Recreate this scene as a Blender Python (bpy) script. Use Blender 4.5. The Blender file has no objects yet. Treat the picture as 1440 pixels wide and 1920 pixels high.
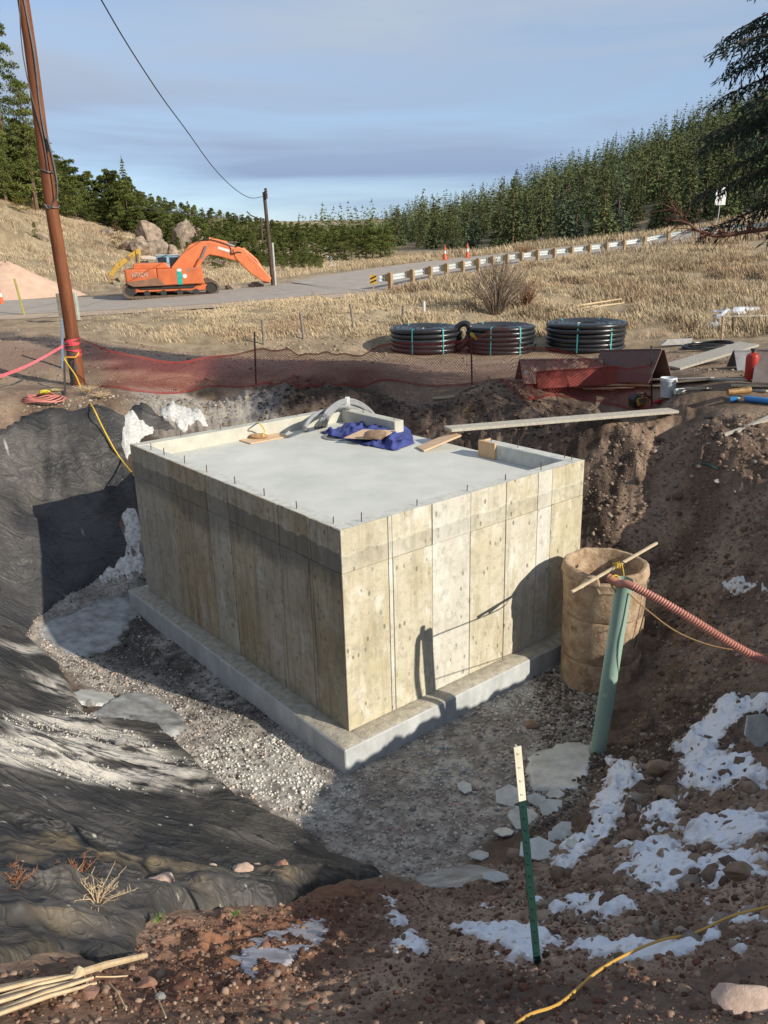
import bpy, math, random
import numpy as np
from mathutils import Vector, Matrix
R = math.radians
S = bpy.context.scene
COL = S.collection
random.seed(7)
rng = np.random.default_rng(11)

# ---------------------------------------------------------------- camera, sky, sun, exposure
CAM_Z = 5.27
F_PX, PITCH, ROLL = 1520.0, R(18.4), R(-1.5)          # focal length in pixels of a 1440 x 1920 frame
fwd = np.array([0, math.cos(PITCH), -math.sin(PITCH)])
rt0 = np.array([1.0, 0, 0]); up0 = np.cross(rt0, fwd)
RT = math.cos(ROLL)*rt0 + math.sin(ROLL)*up0
UP = -math.sin(ROLL)*rt0 + math.cos(ROLL)*up0
cam = bpy.data.cameras.new('camera'); cam_o = bpy.data.objects.new('camera', cam); COL.objects.link(cam_o)
cam.sensor_fit = 'VERTICAL'; cam.sensor_height = 24.0; cam.sensor_width = 18.0
cam.lens = 24.0*F_PX/1920.0
cam.clip_start = 0.05; cam.clip_end = 6000
cam_o.matrix_world = Matrix(((RT[0], UP[0], -fwd[0], 0), (RT[1], UP[1], -fwd[1], 0), (RT[2], UP[2], -fwd[2], CAM_Z), (0, 0, 0, 1)))
S.camera = cam_o

SUN_EL, SUN_AZ = R(27.0), R(-57.0)                     # AZ: the way the light travels, from +Y towards +X
ldir = Vector((math.sin(SUN_AZ)*math.cos(SUN_EL), math.cos(SUN_AZ)*math.cos(SUN_EL), -math.sin(SUN_EL)))
sun = bpy.data.lights.new('sun', 'SUN'); sun.energy = 4.3; sun.angle = R(0.5); sun.color = (1.0, 0.92, 0.78)
sun_o = bpy.data.objects.new('sun', sun); COL.objects.link(sun_o)
sun_o.rotation_euler = ldir.to_track_quat('-Z', 'Y').to_euler()
sun_o.location = (20, -12, 20)

W = bpy.data.worlds.new('World'); S.world = W; W.use_nodes = True
wn, wl = W.node_tree.nodes, W.node_tree.links
wn.clear()
wo = wn.new('ShaderNodeOutputWorld'); bg = wn.new('ShaderNodeBackground'); wl.new(bg.outputs[0], wo.inputs[0])
sky = wn.new('ShaderNodeTexSky'); sky.sky_type = 'NISHITA'; sky.sun_disc = False
sky.sun_elevation = SUN_EL
sky.sun_rotation = math.atan2(-ldir.x, -ldir.y)        # towards the sun
sky.altitude = 2300; sky.air_density = 1.0; sky.dust_density = 0.2; sky.ozone_density = 1.6
tc = wn.new('ShaderNodeTexCoord'); sep = wn.new('ShaderNodeSeparateXYZ'); wl.new(tc.outputs['Generated'], sep.inputs[0])
mp = wn.new('ShaderNodeMapping'); mp.inputs['Scale'].default_value = (1.0, 1.6, 8.5); mp.inputs['Rotation'].default_value = (0.0, R(4), 0)
wl.new(tc.outputs['Generated'], mp.inputs[0])
nz = wn.new('ShaderNodeTexNoise'); nz.inputs['Scale'].default_value = 2.1; nz.inputs['Detail'].default_value = 6; nz.inputs['Roughness'].default_value = 0.5; nz.inputs['Distortion'].default_value = 0.4
wl.new(mp.outputs[0], nz.inputs['Vector'])
cr = wn.new('ShaderNodeMapRange'); cr.inputs['From Min'].default_value = 0.36; cr.inputs['From Max'].default_value = 0.66; cr.inputs['To Min'].default_value = 0.40; cr.inputs['To Max'].default_value = 1.0
wl.new(nz.outputs['Fac'], cr.inputs['Value'])
hz = wn.new('ShaderNodeMapRange'); hz.inputs['From Min'].default_value = 0.0; hz.inputs['From Max'].default_value = 0.16; hz.inputs['To Min'].default_value = 1.0; hz.inputs['To Max'].default_value = 1.0
wl.new(sep.outputs['Z'], hz.inputs['Value'])
mm = wn.new('ShaderNodeMath'); mm.operation = 'MULTIPLY'; wl.new(cr.outputs[0], mm.inputs[0]); wl.new(hz.outputs[0], mm.inputs[1])
mx = wn.new('ShaderNodeMix'); mx.data_type = 'RGBA'
wl.new(mm.outputs[0], mx.inputs['Factor']); wl.new(sky.outputs[0], mx.inputs['A'])
vr_ = wn.new('ShaderNodeMapRange'); vr_.inputs['From Min'].default_value = 0.0; vr_.inputs['From Max'].default_value = 0.22; wl.new(sep.outputs['Z'], vr_.inputs['Value'])
vm = wn.new('ShaderNodeMix'); vm.data_type = 'RGBA'; wl.new(vr_.outputs[0], vm.inputs['Factor']); vm.inputs['A'].default_value = (1.45, 2.2, 3.8, 1); vm.inputs['B'].default_value = (3.1, 3.6, 4.3, 1); wl.new(vm.outputs['Result'], mx.inputs['B'])   # thin grey-blue cloud veil, in the sky's own units
wl.new(mx.outputs['Result'], bg.inputs['Color'])
bg.inputs['Strength'].default_value = 0.118
S.view_settings.view_transform = 'Standard'; S.view_settings.look = 'None'
S.view_settings.exposure = 0.42; S.view_settings.gamma = 1.0; S.view_settings.use_curve_mapping = False
S.cycles.max_bounces = 6; S.cycles.diffuse_bounces = 3; S.cycles.transparent_max_bounces = 8

# ---------------------------------------------------------------- helpers
O3 = np.array([0, 0, CAM_Z])
def ray(px, py):
    return RT*(px-720)/F_PX - UP*(py-960)/F_PX + fwd
def at(px, py, z):
    d = ray(px, py); return O3 + d*((z-CAM_Z)/d[2])
def aty(px, py, y):
    d = ray(px, py); return O3 + d*(y/d[1])

def tag(o, label=None, cat=None, group=None, kind=None):
    if label: o['label'] = label
    if cat: o['category'] = cat
    if group: o['group'] = group
    if kind: o['kind'] = kind
    return o
def empty(name, loc=(0, 0, 0), label=None, cat=None, group=None, rz=0):
    o = bpy.data.objects.new(name, None); COL.objects.link(o); o.location = loc; o.rotation_euler = (0, 0, rz)
    o.empty_display_size = 0.2
    return tag(o, label, cat, group)
def mesh_np(name, v, f, m=None, parent=None, smooth=False, col=None):
    """v (n,3), f (m,k) arrays with one face size, or a list of faces"""
    me = bpy.data.meshes.new(name)
    v = np.asarray(v, dtype=np.float32)
    if isinstance(f, np.ndarray):
        n, k = f.shape
        me.vertices.add(len(v)); me.vertices.foreach_set('co', v.ravel())
        me.loops.add(n*k); me.loops.foreach_set('vertex_index', f.ravel().astype(np.int32))
        me.polygons.add(n); me.polygons.foreach_set('loop_start', np.arange(0, n*k, k, dtype=np.int32))
        me.polygons.foreach_set('loop_total', np.full(n, k, dtype=np.int32))
        me.update(calc_edges=True); me.validate()
    else:
        me.from_pydata([tuple(map(float, p)) for p in v], [], f); me.update()
    if smooth: me.shade_smooth()
    if col is not None:
        a = me.color_attributes.new('Col', 'FLOAT_COLOR', 'POINT')
        c = np.ones((len(v), 4), dtype=np.float32); c[:, :col.shape[1]] = col
        a.data.foreach_set('color', c.ravel())
    o = bpy.data.objects.new(name, me); COL.objects.link(o)
    if m: me.materials.append(m)
    if parent: o.parent = parent
    return o

class MB:
    def __init__(s): s.v = []; s.f = []
    def add(s, vs, fs):
        b = len(s.v); s.v += [tuple(map(float, p)) for p in vs]; s.f += [tuple(b+i for i in q) for q in fs]; return s
    def box(s, c, d, M=None, taper=1.0):
        x, y, z = d[0]/2, d[1]/2, d[2]/2
        P = [Vector((sx*x*(taper if sz > 0 else 1), sy*y*(taper if sz > 0 else 1), sz*z)) for sz in (-1, 1) for sy in (-1, 1) for sx in (-1, 1)]
        if M is not None: P = [M @ p for p in P]
        c = Vector(c)
        return s.add([p+c for p in P], [(0, 2, 3, 1), (4, 5, 7, 6), (0, 1, 5, 4), (2, 6, 7, 3), (0, 4, 6, 2), (1, 3, 7, 5)])
    def beam(s, a, b, w, h, up=(0, 0, 1)):
        a = Vector(a); b = Vector(b); d = b-a; L = d.length; d.normalize()
        sd = d.cross(Vector(up)); 
        if sd.length < 1e-4: sd = d.cross(Vector((1, 0, 0)))
        sd.normalize(); u = sd.cross(d)
        P = [e + sd*(i*w/2) + u*(j*h/2) for e in (a, b) for j in (-1, 1) for i in (-1, 1)]
        return s.add(P, [(0, 2, 3, 1), (4, 5, 7, 6), (0, 1, 5, 4), (2, 6, 7, 3), (0, 4, 6, 2), (1, 3, 7, 5)])
    def tube(s, pts, r, n=8, cap=True, closed=False):
        pts = [Vector(p) for p in pts]; k = len(pts)
        rs = r if isinstance(r, (list, tuple)) else [r]*k
        rings = []; prev = None
        for i, p in enumerate(pts):
            if closed: t = pts[(i+1) % k]-pts[i-1]
            else: t = pts[min(i+1, k-1)]-pts[max(i-1, 0)]
            if t.length < 1e-9: t = Vector((0, 0, 1))
            t.normalize()
            if prev is None:
                a = Vector((0, 0, 1)) if abs(t.z) < .9 else Vector((1, 0, 0)); u = t.cross(a).normalized()
            else:
                u = (prev - t*prev.dot(t)); u = u.normalized() if u.length > 1e-6 else prev
            prev = u; w = t.cross(u)
            rings.append([p + (u*math.cos(2*math.pi*j/n)+w*math.sin(2*math.pi*j/n))*rs[i] for j in range(n)])
        vs = [q for rg in rings for q in rg]; fs = []
        for i in range(k if closed else k-1):
            i2 = (i+1) % k
            for j in range(n): fs.append((i*n+j, i*n+(j+1) % n, i2*n+(j+1) % n, i2*n+j))
        if cap and not closed:
            fs.append(tuple(range(n-1, -1, -1))); fs.append(tuple((k-1)*n+j for j in range(n)))
        return s.add(vs, fs)
    def lathe(s, prof, c=(0, 0, 0), n=24, wob=None, cap=True):
        c = Vector(c); vs = []; fs = []; k = len(prof)
        for i, (r, z) in enumerate(prof):
            for j in range(n):
                a = 2*math.pi*j/n; dr, dz = wob(i, a) if wob else (0, 0)
                vs.append(c+Vector(((r+dr)*math.cos(a), (r+dr)*math.sin(a), z+dz)))
        for i in range(k-1):
            for j in range(n): fs.append((i*n+j, i*n+(j+1) % n, (i+1)*n+(j+1) % n, (i+1)*n+j))
        if cap: fs.append(tuple(range(n-1, -1, -1))); fs.append(tuple((k-1)*n+j for j in range(n)))
        return s.add(vs, fs)
    def prism(s, poly, a, b):
        """poly: list of (u, v); a, b: functions (u, v) -> point, for the two ends"""
        n = len(poly); vs = [a(*p) for p in poly]+[b(*p) for p in poly]
        return s.add(vs, [tuple(range(n-1, -1, -1)), tuple(range(n, 2*n))]+[(i, (i+1) % n, n+(i+1) % n, n+i) for i in range(n)])
    def build(s, name, m=None, parent=None, smooth=False, bevel=0, loc=None, seg=1):
        me = bpy.data.meshes.new(name); me.from_pydata(s.v, [], s.f); me.update()
        import bmesh
        bm = bmesh.new(); bm.from_mesh(me); bmesh.ops.recalc_face_normals(bm, faces=bm.faces); bm.to_mesh(me); bm.free()
        if m: me.materials.append(m)
        o = bpy.data.objects.new(name, me); COL.objects.link(o)
        if parent: o.parent = parent
        if loc is not None: o.location = loc
        if smooth:
            me.shade_smooth()
            try: me.set_sharp_from_angle(angle=R(40))
            except Exception: pass
        if bevel:
            b = o.modifiers.new('b', 'BEVEL'); b.width = bevel; b.segments = seg; b.limit_method = 'ANGLE'; b.angle_limit = R(40)
        return o
def origin(o, p):
    """move a top-level mesh object's origin to p, keeping its shape in place"""
    p = Vector(p); o.data.transform(Matrix.Translation(-p)); o.location = p; return o
def spline(pts, n=8):
    P = [Vector(p) for p in pts]; P = [P[0]*2-P[1]]+P+[P[-1]*2-P[-2]]; out = []
    for i in range(1, len(P)-2):
        for k in range(n):
            t = k/n; a, b, c, d = P[i-1:i+3]
            out.append(0.5*((2*b)+(c-a)*t+(2*a-5*b+4*c-d)*t*t+(3*b-a-3*c+d)*t**3))
    out.append(P[-2]); return out

# numpy value noise
_perm = rng.permutation(4096)
_val = rng.random(4096).astype(np.float64)
def vnoise(x, y, seed=0):
    xi = np.floor(x).astype(np.int64); yi = np.floor(y).astype(np.int64); fx = x-xi; fy = y-yi
    fx = fx*fx*(3-2*fx); fy = fy*fy*(3-2*fy)
    def h(a, b): return _val[_perm[(a*1+_perm[(b+seed*131) & 4095]) & 4095]]
    return (h(xi, yi)*(1-fx)+h(xi+1, yi)*fx)*(1-fy)+(h(xi, yi+1)*(1-fx)+h(xi+1, yi+1)*fx)*fy
def fbm(x, y, sc, octv=4, seed=0, gain=.5):
    a = 1.0; s = 0; t = 0
    for o in range(octv):
        s = s+a*vnoise(x/sc*2**o+17.3*o, y/sc*2**o+5.1*o, seed+o); t += a; a *= gain
    return s/t
def sstep(a, b, x):
    t = np.clip((x-a)/(b-a), 0, 1); return t*t*(3-2*t)
def inpoly(x, y, poly):
    """signed distance (positive inside) to a polygon"""
    x = np.asarray(x, float); y = np.asarray(y, float)
    d = np.full(x.shape, 1e9); ins = np.zeros(x.shape, bool); n = len(poly)
    for i in range(n):
        x1, y1 = poly[i][:2]; x2, y2 = poly[(i+1) % n][:2]
        dx, dy = x2-x1, y2-y1; L = dx*dx+dy*dy+1e-12
        t = np.clip(((x-x1)*dx+(y-y1)*dy)/L, 0, 1)
        d = np.minimum(d, np.hypot(x-x1-t*dx, y-y1-t*dy))
        c = ((y1 > y) != (y2 > y)) & (x < dx*(y-y1)/(dy if dy else 1e-12)+x1)
        ins ^= c
    return np.where(ins, d, -d)

# ---------------------------------------------------------------- materials
def mat(name, base, rough=.8, dark=None, scale=8, detail=5, bump=0, bscale=None, metal=0, contrast=(.3, .7), spots=None, spec=.5, attr=None, stretch=None, objrand=0, trans=0, coat=0):
    """two-tone noise material; attr multiplies by the vertex colour; objrand varies brightness per object"""
    m = bpy.data.materials.new(name); m.use_nodes = True; N, L = m.node_tree.nodes, m.node_tree.links
    b = N['Principled BSDF']; b.inputs['Roughness'].default_value = rough; b.inputs['Metallic'].default_value = metal
    b.inputs['Specular IOR Level'].default_value = spec
    if coat: b.inputs['Coat Weight'].default_value = coat
    g = N.new('ShaderNodeNewGeometry'); vec = g.outputs['Position']
    if stretch:
        q = N.new('ShaderNodeMapping'); q.inputs['Scale'].default_value = stretch; L.new(vec, q.inputs[0]); vec = q.outputs[0]
    n = N.new('ShaderNodeTexNoise'); n.inputs['Scale'].default_value = scale; n.inputs['Detail'].default_value = detail; n.inputs['Roughness'].default_value = .62
    L.new(vec, n.inputs['Vector'])
    r = N.new('ShaderNodeMapRange'); r.inputs['From Min'].default_value, r.inputs['From Max'].default_value = contrast; L.new(n.outputs['Fac'], r.inputs['Value'])
    x = N.new('ShaderNodeMix'); x.data_type = 'RGBA'; L.new(r.outputs[0], x.inputs['Factor'])
    dk = dark or tuple(c*.6 for c in base)
    x.inputs['A'].default_value = (*dk, 1); x.inputs['B'].default_value = (*base, 1)
    out = x.outputs['Result']
    if spots:
        sc_, th, sc_col = spots
        v = N.new('ShaderNodeTexNoise'); v.inputs['Scale'].default_value = sc_; v.inputs['Detail'].default_value = 4; L.new(g.outputs['Position'], v.inputs['Vector'])
        rr = N.new('ShaderNodeMapRange'); rr.inputs['From Min'].default_value = th; rr.inputs['From Max'].default_value = th+.06; L.new(v.outputs['Fac'], rr.inputs['Value'])
        y = N.new('ShaderNodeMix'); y.data_type = 'RGBA'; L.new(rr.outputs[0], y.inputs['Factor']); L.new(out, y.inputs['A']); y.inputs['B'].default_value = (*sc_col, 1); out = y.outputs['Result']
    if attr:
        a = N.new('ShaderNodeAttribute'); a.attribute_name = attr
        y = N.new('ShaderNodeMix'); y.data_type = 'RGBA'; y.blend_type = 'MULTIPLY'; y.inputs['Factor'].default_value = 1
        L.new(out, y.inputs['A']); L.new(a.outputs['Color'], y.inputs['B']); out = y.outputs['Result']
    if objrand:
        oi = N.new('ShaderNodeObjectInfo'); q = N.new('ShaderNodeMapRange'); q.inputs['To Min'].default_value = 1-objrand; q.inputs['To Max'].default_value = 1+objrand
        L.new(oi.outputs['Random'], q.inputs['Value'])
        y = N.new('ShaderNodeVectorMath'); y.operation = 'SCALE'; L.new(out, y.inputs[0]); L.new(q.outputs[0], y.inputs['Scale']); out = y.outputs[0]
    L.new(out, b.inputs['Base Color'])
    if bump:
        bn = N.new('ShaderNodeTexNoise'); bn.inputs['Scale'].default_value = bscale or scale*4; bn.inputs['Detail'].default_value = 6; bn.inputs['Roughness'].default_value = .65
        L.new(vec, bn.inputs['Vector'])
        bp = N.new('ShaderNodeBump'); bp.inputs['Strength'].default_value = 1; bp.inputs['Distance'].default_value = bump; L.new(bn.outputs['Fac'], bp.inputs['Height']); L.new(bp.outputs[0], b.inputs['Normal'])
    if trans:
        b.inputs['Transmission Weight'].default_value = trans
    return m
def paint(name, c, rough=.45, metal=0, wear=.8, scale=20):
    return mat(name, c, rough, dark=tuple(x*wear for x in c), scale=scale, bump=.0008, metal=metal)
# ---------------------------------------------------------------- the lie of the land
CP = []
def P(px, py, z): p = at(px, py, z); CP.append((p[0], p[1], p[2]))
def PD(px, py, y): p = aty(px, py, y); CP.append((p[0], p[1], p[2]))
# pit floor
for q in [(60,1185,-.22),(110,1240,-.28),(160,1300,-.28),(300,1330,-.3),(250,1150,-.28),(450,1380,-.3),(560,1450,-.3),(440,1490,-.25),(600,1590,-.2),(760,1655,-.05),
          (900,1645,-.05),(800,1450,-.28),(800,1560,-.26),(1000,1350,-.28),(1090,1520,-.05),(1115,1430,-.2),(1030,1250,-.28),(350,1200,-.3),(1200,1310,-.15),(1215,1200,0.0),(1215,1130,.1)]: P(*q)
CP += [(0,9.5,-.3),(1.5,11,-.3),(-1.5,11.5,-.3),(-.5,13.5,-.3),(-3.6,12.8,-.25),(-4.6,12.6,-.2),(3.3,11.0,-.25),(3.6,9.9,-.1),(-2.5,14.0,-.2),(1.0,13.2,-.2),(2.9,10,-.25)]
# sides of the pit
for q in [(250,850,1.85),(240,960,.6),(150,1000,.55),(100,1100,.1),(25,1130,.02),(0,1100,.35),(60,942,1.0),(150,870,1.5),(0,942,1.25),(0,870,1.7),(200,1100,-.1),
          (0,1180,.1),(0,1250,.5),(0,1350,.9),(100,1350,.3),(0,1500,1.4),(200,1450,.35),(200,1600,1.0),(0,1650,2.0),(350,1550,.45),(400,1660,1.0),(550,1640,.3),(600,1690,.6),
          (200,1780,1.9),(0,1800,2.35),(300,1900,2.4),(500,1800,1.75),(720,1810,1.8),(720,1915,2.4),(720,1725,.85),(1008,1810,2.25),(950,1725,1.1),(1200,1600,.95),(1200,1750,1.8),
          (1300,1500,.75),(1440,1500,1.15),(1440,1350,.75),(1300,1350,.3),(1250,1440,.3),(1440,1700,2.05),(1440,1900,2.75),(1200,1900,2.65),(1050,1900,2.5),
          (1440,1200,1.0),(1250,1200,.1),(1330,1200,.45),(1300,1050,.6),(1250,1120,.2),(1250,1000,.8),(1110,950,.3),(1150,870,1.0),(1250,900,1.35),(1440,1000,1.5),(1440,850,2.15),
          (1350,950,1.4),(1000,810,1.5),(800,790,1.4),(700,765,1.7),(300,800,1.9),(400,780,1.7),(430,755,2.15),(350,770,2.1)]: P(*q)
CP += [(-1.5,15.6,.7),(-3.3,14.9,1.0),(1.2,14.3,.6),(2.6,12.8,.5),(3.6,11.8,.5),(4.2,11,.8)]
# the ground round the pit
for q in [(0,800,2.3),(100,766,2.4),(200,774,2.3),(280,750,2.3),(0,720,2.45),(147,720,2.42),(300,725,2.35),(480,722,2.25),(600,726,2.3),(700,730,2.3),(885,722,2.25),(1000,745,2.4),(900,742,2.25),(1100,755,2.45),
          (1280,772,2.55),(1250,745,2.5),(1440,760,2.6),(1350,850,2.1),(1200,790,2.35),
          (0,640,3.0),(200,665,2.65),(500,690,2.45),(700,690,2.5),(960,712,2.5),(1250,712,2.55),(1440,705,2.65)]: P(*q)
CP += [(0,0,3.65),(2,0,3.7),(-2,0,3.6),(0,1.4,3.2),(0,-4,3.9),(5,-4,4),(-6,-4,4),(4,2,3.3),(-4,2,3.2),(-7,5,3.0),(-8,9,2.8),(-9,13,2.6),(4.7,4.7,2.75),(5.7,4.2,3.3),(7,7,2.3),(7.5,10,2.4),(9,14,2.8),(8,2,3.0),(12,8,3.0),  # bank out of view on the right raised to shade footing and gravel
       (20,10,4),(-16,8,3.2),(0,-20,5),(25,-10,6),(-25,-10,4.5),(-20,18,3.2),(16,20,3.1),(-14,18,2.7)]
# dirt road, foot of the bank, the bank
for q in [(0,615,31),(200,620,29),(330,655,27),(450,662,27),(600,668,26.5),(720,672,26),(870,668,26.5),(1000,665,26),(1100,662,26),(1250,640,27),(1440,640,25),
          (500,620,30),(650,620,29.5),(800,620,30),(900,600,31.5),(1030,600,32),(1200,600,31),(1440,590,30),(1440,540,38),(1250,540,39),(1100,545,38),(1000,550,37),(900,560,35),
          (1440,480,48),(1250,490,48),(1100,510,47),(1000,525,45),(880,530,39),(300,600,33.5),(100,600,35)]: PD(*q)
# road: near edge and far edge
ROADN = [(-300,604,35),(-100,598,36),(0,592,37),(200,583,37.5),(430,568,38),(600,554,39),(722,543,41),(850,518,47),(977,496,54),(1105,480,59),(1192,467,61.5),(1310,446,62),(1440,436,60),(1600,424,56),(1900,405,50)]
near = np.array([aty(*q) for q in ROADN])
near_s = np.array(spline(near, 8))
tn = np.gradient(near_s, axis=0); nrm = np.stack([-tn[:, 1], tn[:, 0]], 1); nrm /= np.linalg.norm(nrm, axis=1)[:, None]
ROADW = 6.6
far_s = near_s.copy(); far_s[:, :2] += nrm*ROADW; far_s[:, 2] += .30
for i in range(0, len(near_s), 4):
    for w_, dz in ((-.6, -.05), (0, -.03), (ROADW/2, .12), (ROADW, .25), (ROADW+2, .28)):
        CP.append((near_s[i, 0]+nrm[i, 0]*w_, near_s[i, 1]+nrm[i, 1]*w_, near_s[i, 2]+dz))
# left hillside
for q in [(0,372,115),(80,392,115),(160,415,112),(250,438,110),(330,466,105),(420,492,100),(520,506,95),(600,500,120),(0,470,75),(150,500,70),(250,500,75),(400,515,75),
          (0,540,56),(150,548,54),(300,545,55),(450,540,56),(560,522,66),(620,512,75),(-150,340,110),(-400,330,100),(-300,520,55)]: PD(*q)
CP += [(-55,140,15),(-35,150,9),(-15,170,5),(-90,140,27),(-70,180,17),(-110,210,30),(-30,230,6),(-60,260,12),(0,210,5),(-60,90,22),(-45,60,13),(-60,40,9),(-120,80,40)]
# hills on the right
for q in [(680,492,110),(760,484,120),(900,474,125),(1000,468,120),(1100,455,112),(1200,442,105),(1300,425,98),(1440,400,90),
          (620,482,300),(740,425,400),(900,388,400),(1000,350,400),(1100,318,400),(1200,285,400),(1340,232,390),(1500,165,370),(1700,100,350),(600,484,480),(560,488,600),(740,455,240),(900,436,230),(1000,408,230),(1100,388,230),(1200,360,220),(1340,315,210),(1500,270,200)]: PD(*q)
CP += [(420,420,90),(220,520,55),(130,500,35),(60,600,22),(-100,600,24),(-300,500,40),(0,900,25),(-500,900,40),(500,900,45),(900,900,60),(150,160,50),(120,90,30),(80,50,15),(60,20,8),(200,60,50),(300,250,90)]
CP = np.array(CP); 
_c = .35
def _phi(ax, ay, bx, by): return np.sqrt((ax[:, None]-bx[None])**2+(ay[:, None]-by[None])**2+_c*_c)
_A = _phi(CP[:, 0], CP[:, 1], CP[:, 0], CP[:, 1])
_A -= np.eye(len(CP))*.12                                # a little smoothing
_w = np.linalg.lstsq(_A, CP[:, 2]-2.5, rcond=None)[0]
def Hraw(x, y):
    x = np.asarray(x, float).ravel(); y = np.asarray(y, float).ravel(); out = np.empty(len(x))
    for i in range(0, len(x), 20000):
        out[i:i+20000] = _phi(x[i:i+20000], y[i:i+20000], CP[:, 0], CP[:, 1]) @ _w+2.5
    return out
# polar grid: fine in front of the camera, coarse behind
TH = np.concatenate([np.radians(np.arange(-180, -40, 3.0)), np.radians(np.arange(-40, -29.9, .5)), np.radians(np.arange(-29.8, 30.05, .12)), np.radians(np.arange(30.5, 41, .5)), np.radians(np.arange(43, 181, 3.0))])
rr = [0.3]
while rr[-1] < 1100:
    r = rr[-1]
    rr.append(r+(0.08 if r < 1.6 else max(.0135, min(r*r/2050, r*.0125) if r < 60 else r*.014)))
RR = np.array(rr); NT, NR = len(TH), len(RR)
GX = RR[:, None]*np.sin(TH)[None]; GY = RR[:, None]*np.cos(TH)[None]
# coarse RBF evaluation, bilinear upsampling
ti = np.unique(np.concatenate([np.arange(0, NT, 6), [NT-1]])); ri = np.unique(np.concatenate([np.arange(0, NR, 3), [NR-1]]))
cg = Hraw(GX[np.ix_(ri, ti)], GY[np.ix_(ri, ti)]).reshape(len(ri), len(ti))
def up(a, src, n, axis):
    t = np.interp(np.arange(n), src, np.arange(len(src))); i = np.clip(np.floor(t).astype(int), 0, len(src)-2); f = t-i
    if axis == 0: return a[i]*(1-f)[:, None]+a[i+1]*f[:, None]
    return a[:, i]*(1-f)[None]+a[:, i+1]*f[None]
G0 = up(up(cg, ri, NR, 0), ti, NT, 1)
def bil(G, x, y):
    x = np.asarray(x, float); y = np.asarray(y, float); r = np.hypot(x, y); t = np.arctan2(x, y)
    a = np.clip(np.interp(r, RR, np.arange(NR)), 0, NR-1.001); b = np.clip(np.interp(t, TH, np.arange(NT)), 0, NT-1.001)
    i = a.astype(int); j = b.astype(int); fa = a-i; fb = b-j
    return (G[i, j]*(1-fb)+G[i, j+1]*fb)*(1-fa)+(G[i+1, j]*(1-fb)+G[i+1, j+1]*fb)*fa
def hit(px, py, G=None):
    """where the line of sight through a point of the photograph meets the ground"""
    G = G0 if G is None else G
    d = ray(px, py); d = d/np.hypot(d[0], d[1])
    rs = np.concatenate([np.arange(1.0, 30, .03), np.geomspace(30, 900, 700)])
    z = CAM_Z+d[2]*rs; h = bil(G, d[0]*rs, d[1]*rs)
    k = np.argmax(z < h)
    if k == 0: k = len(rs)-1
    z0, z1 = z[k-1]-h[k-1], z[k]-h[k]; f = z0/(z0-z1+1e-9); r = rs[k-1]+(rs[k]-rs[k-1])*f
    return np.array([d[0]*r, d[1]*r, CAM_Z+d[2]*r])
def hpoly(pts): return [tuple(hit(*p)[:2]) for p in pts]

# outlines of the different grounds (world x, y)
TARP_A = hpoly([(-60,815),(0,803),(50,777),(100,766),(160,768),(235,770),(262,792),(232,830),(255,905),(262,960),(225,985),(250,1015),(235,1050),(185,1088),(110,1130),(70,1165),(45,1195),(-40,1215)])
TARP_B = hpoly([(-120,1165),(-20,1172),(35,1180),(110,1242),(135,1290),(165,1340),(300,1362),(380,1440),(450,1495),(560,1545),(625,1600),(720,1640),(600,1672),(520,1700),(430,1692),(350,1700),(280,1722),(245,1780),(190,1812),(120,1775),(40,1800),(-60,1830)])
TARP_C = hpoly([(235,768),(272,762),(335,812),(322,822),(275,815),(250,790)])
GRAVEL = hpoly([(105,1240),(40,1195),(70,1130),(200,1040),(262,980),(340,1060),(700,1150),(1030,1180),(1080,1250),(1140,1330),(1110,1400),(1080,1500),(1000,1560),(930,1570),(860,1640),(760,1655),(640,1610),(560,1550),(440,1490),(330,1430),(240,1340)])
WHITEG = [hpoly([(400,1380),(520,1370),(600,1450),(680,1470),(640,1540),(560,1545),(450,1490),(340,1430)]), hpoly([(870,1300),(960,1270),(1035,1290),(1020,1325),(930,1345),(880,1330)]), hpoly([(760,1380),(860,1390),(900,1450),(830,1490),(770,1470)])]
PIT = hpoly([(0,800),(100,768),(240,768),(300,745),(480,728),(700,732),(900,744),(1100,760),(1200,775),(1300,800),(1440,840)])+[(5.6,4.5),(4,2.6),(0,2.4),(-3,3),(-6,6),(-8,10)]
FLOORP = hpoly([(60,1190),(110,1240),(160,1300),(440,1495),(600,1600),(760,1658),(900,1645),(1090,1520),(1115,1430),(1200,1320),(1215,1180)])+[(4.0,10.5),(2.6,12.4),(-.3,15.2),(-3.5,13.9),(-5.2,12.4)]
X, Y = GX, GY
pit = sstep(-.6, .4, inpoly(X, Y, PIT)); flo = sstep(-.5, .5, inpoly(X, Y, FLOORP)); rr_ = np.hypot(X, Y)
near_z = sstep(40, 18, rr_)
nearxy = np.stack([near_s[:, 0], near_s[:, 1]], 1)
# distance to road centreline, height of the road there
cen = (near_s+far_s)/2
rd = np.full(X.shape, 1e9); rz = np.zeros(X.shape); sd = np.zeros(X.shape)
msk = (rr_ > 25) & (rr_ < 130)
xm, ym = X[msk], Y[msk]; bd = np.full(xm.shape, 1e9); bz = np.zeros(xm.shape); bs = np.zeros(xm.shape)
for i in range(len(cen)-1):
    a, b = cen[i], cen[i+1]; dx, dy = b[0]-a[0], b[1]-a[1]; L = dx*dx+dy*dy
    t = np.clip(((xm-a[0])*dx+(ym-a[1])*dy)/L, 0, 1); ex = xm-a[0]-t*dx; ey = ym-a[1]-t*dy; d = np.hypot(ex, ey)
    k = d < bd; s_ = (dx*ey-dy*ex)/np.sqrt(L)
    bd[k] = d[k]; bz[k] = (a[2]+t*(b[2]-a[2]))[k]; bs[k] = s_[k]
rd[msk] = bd; rz[msk] = bz; sd[msk] = bs
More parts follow.
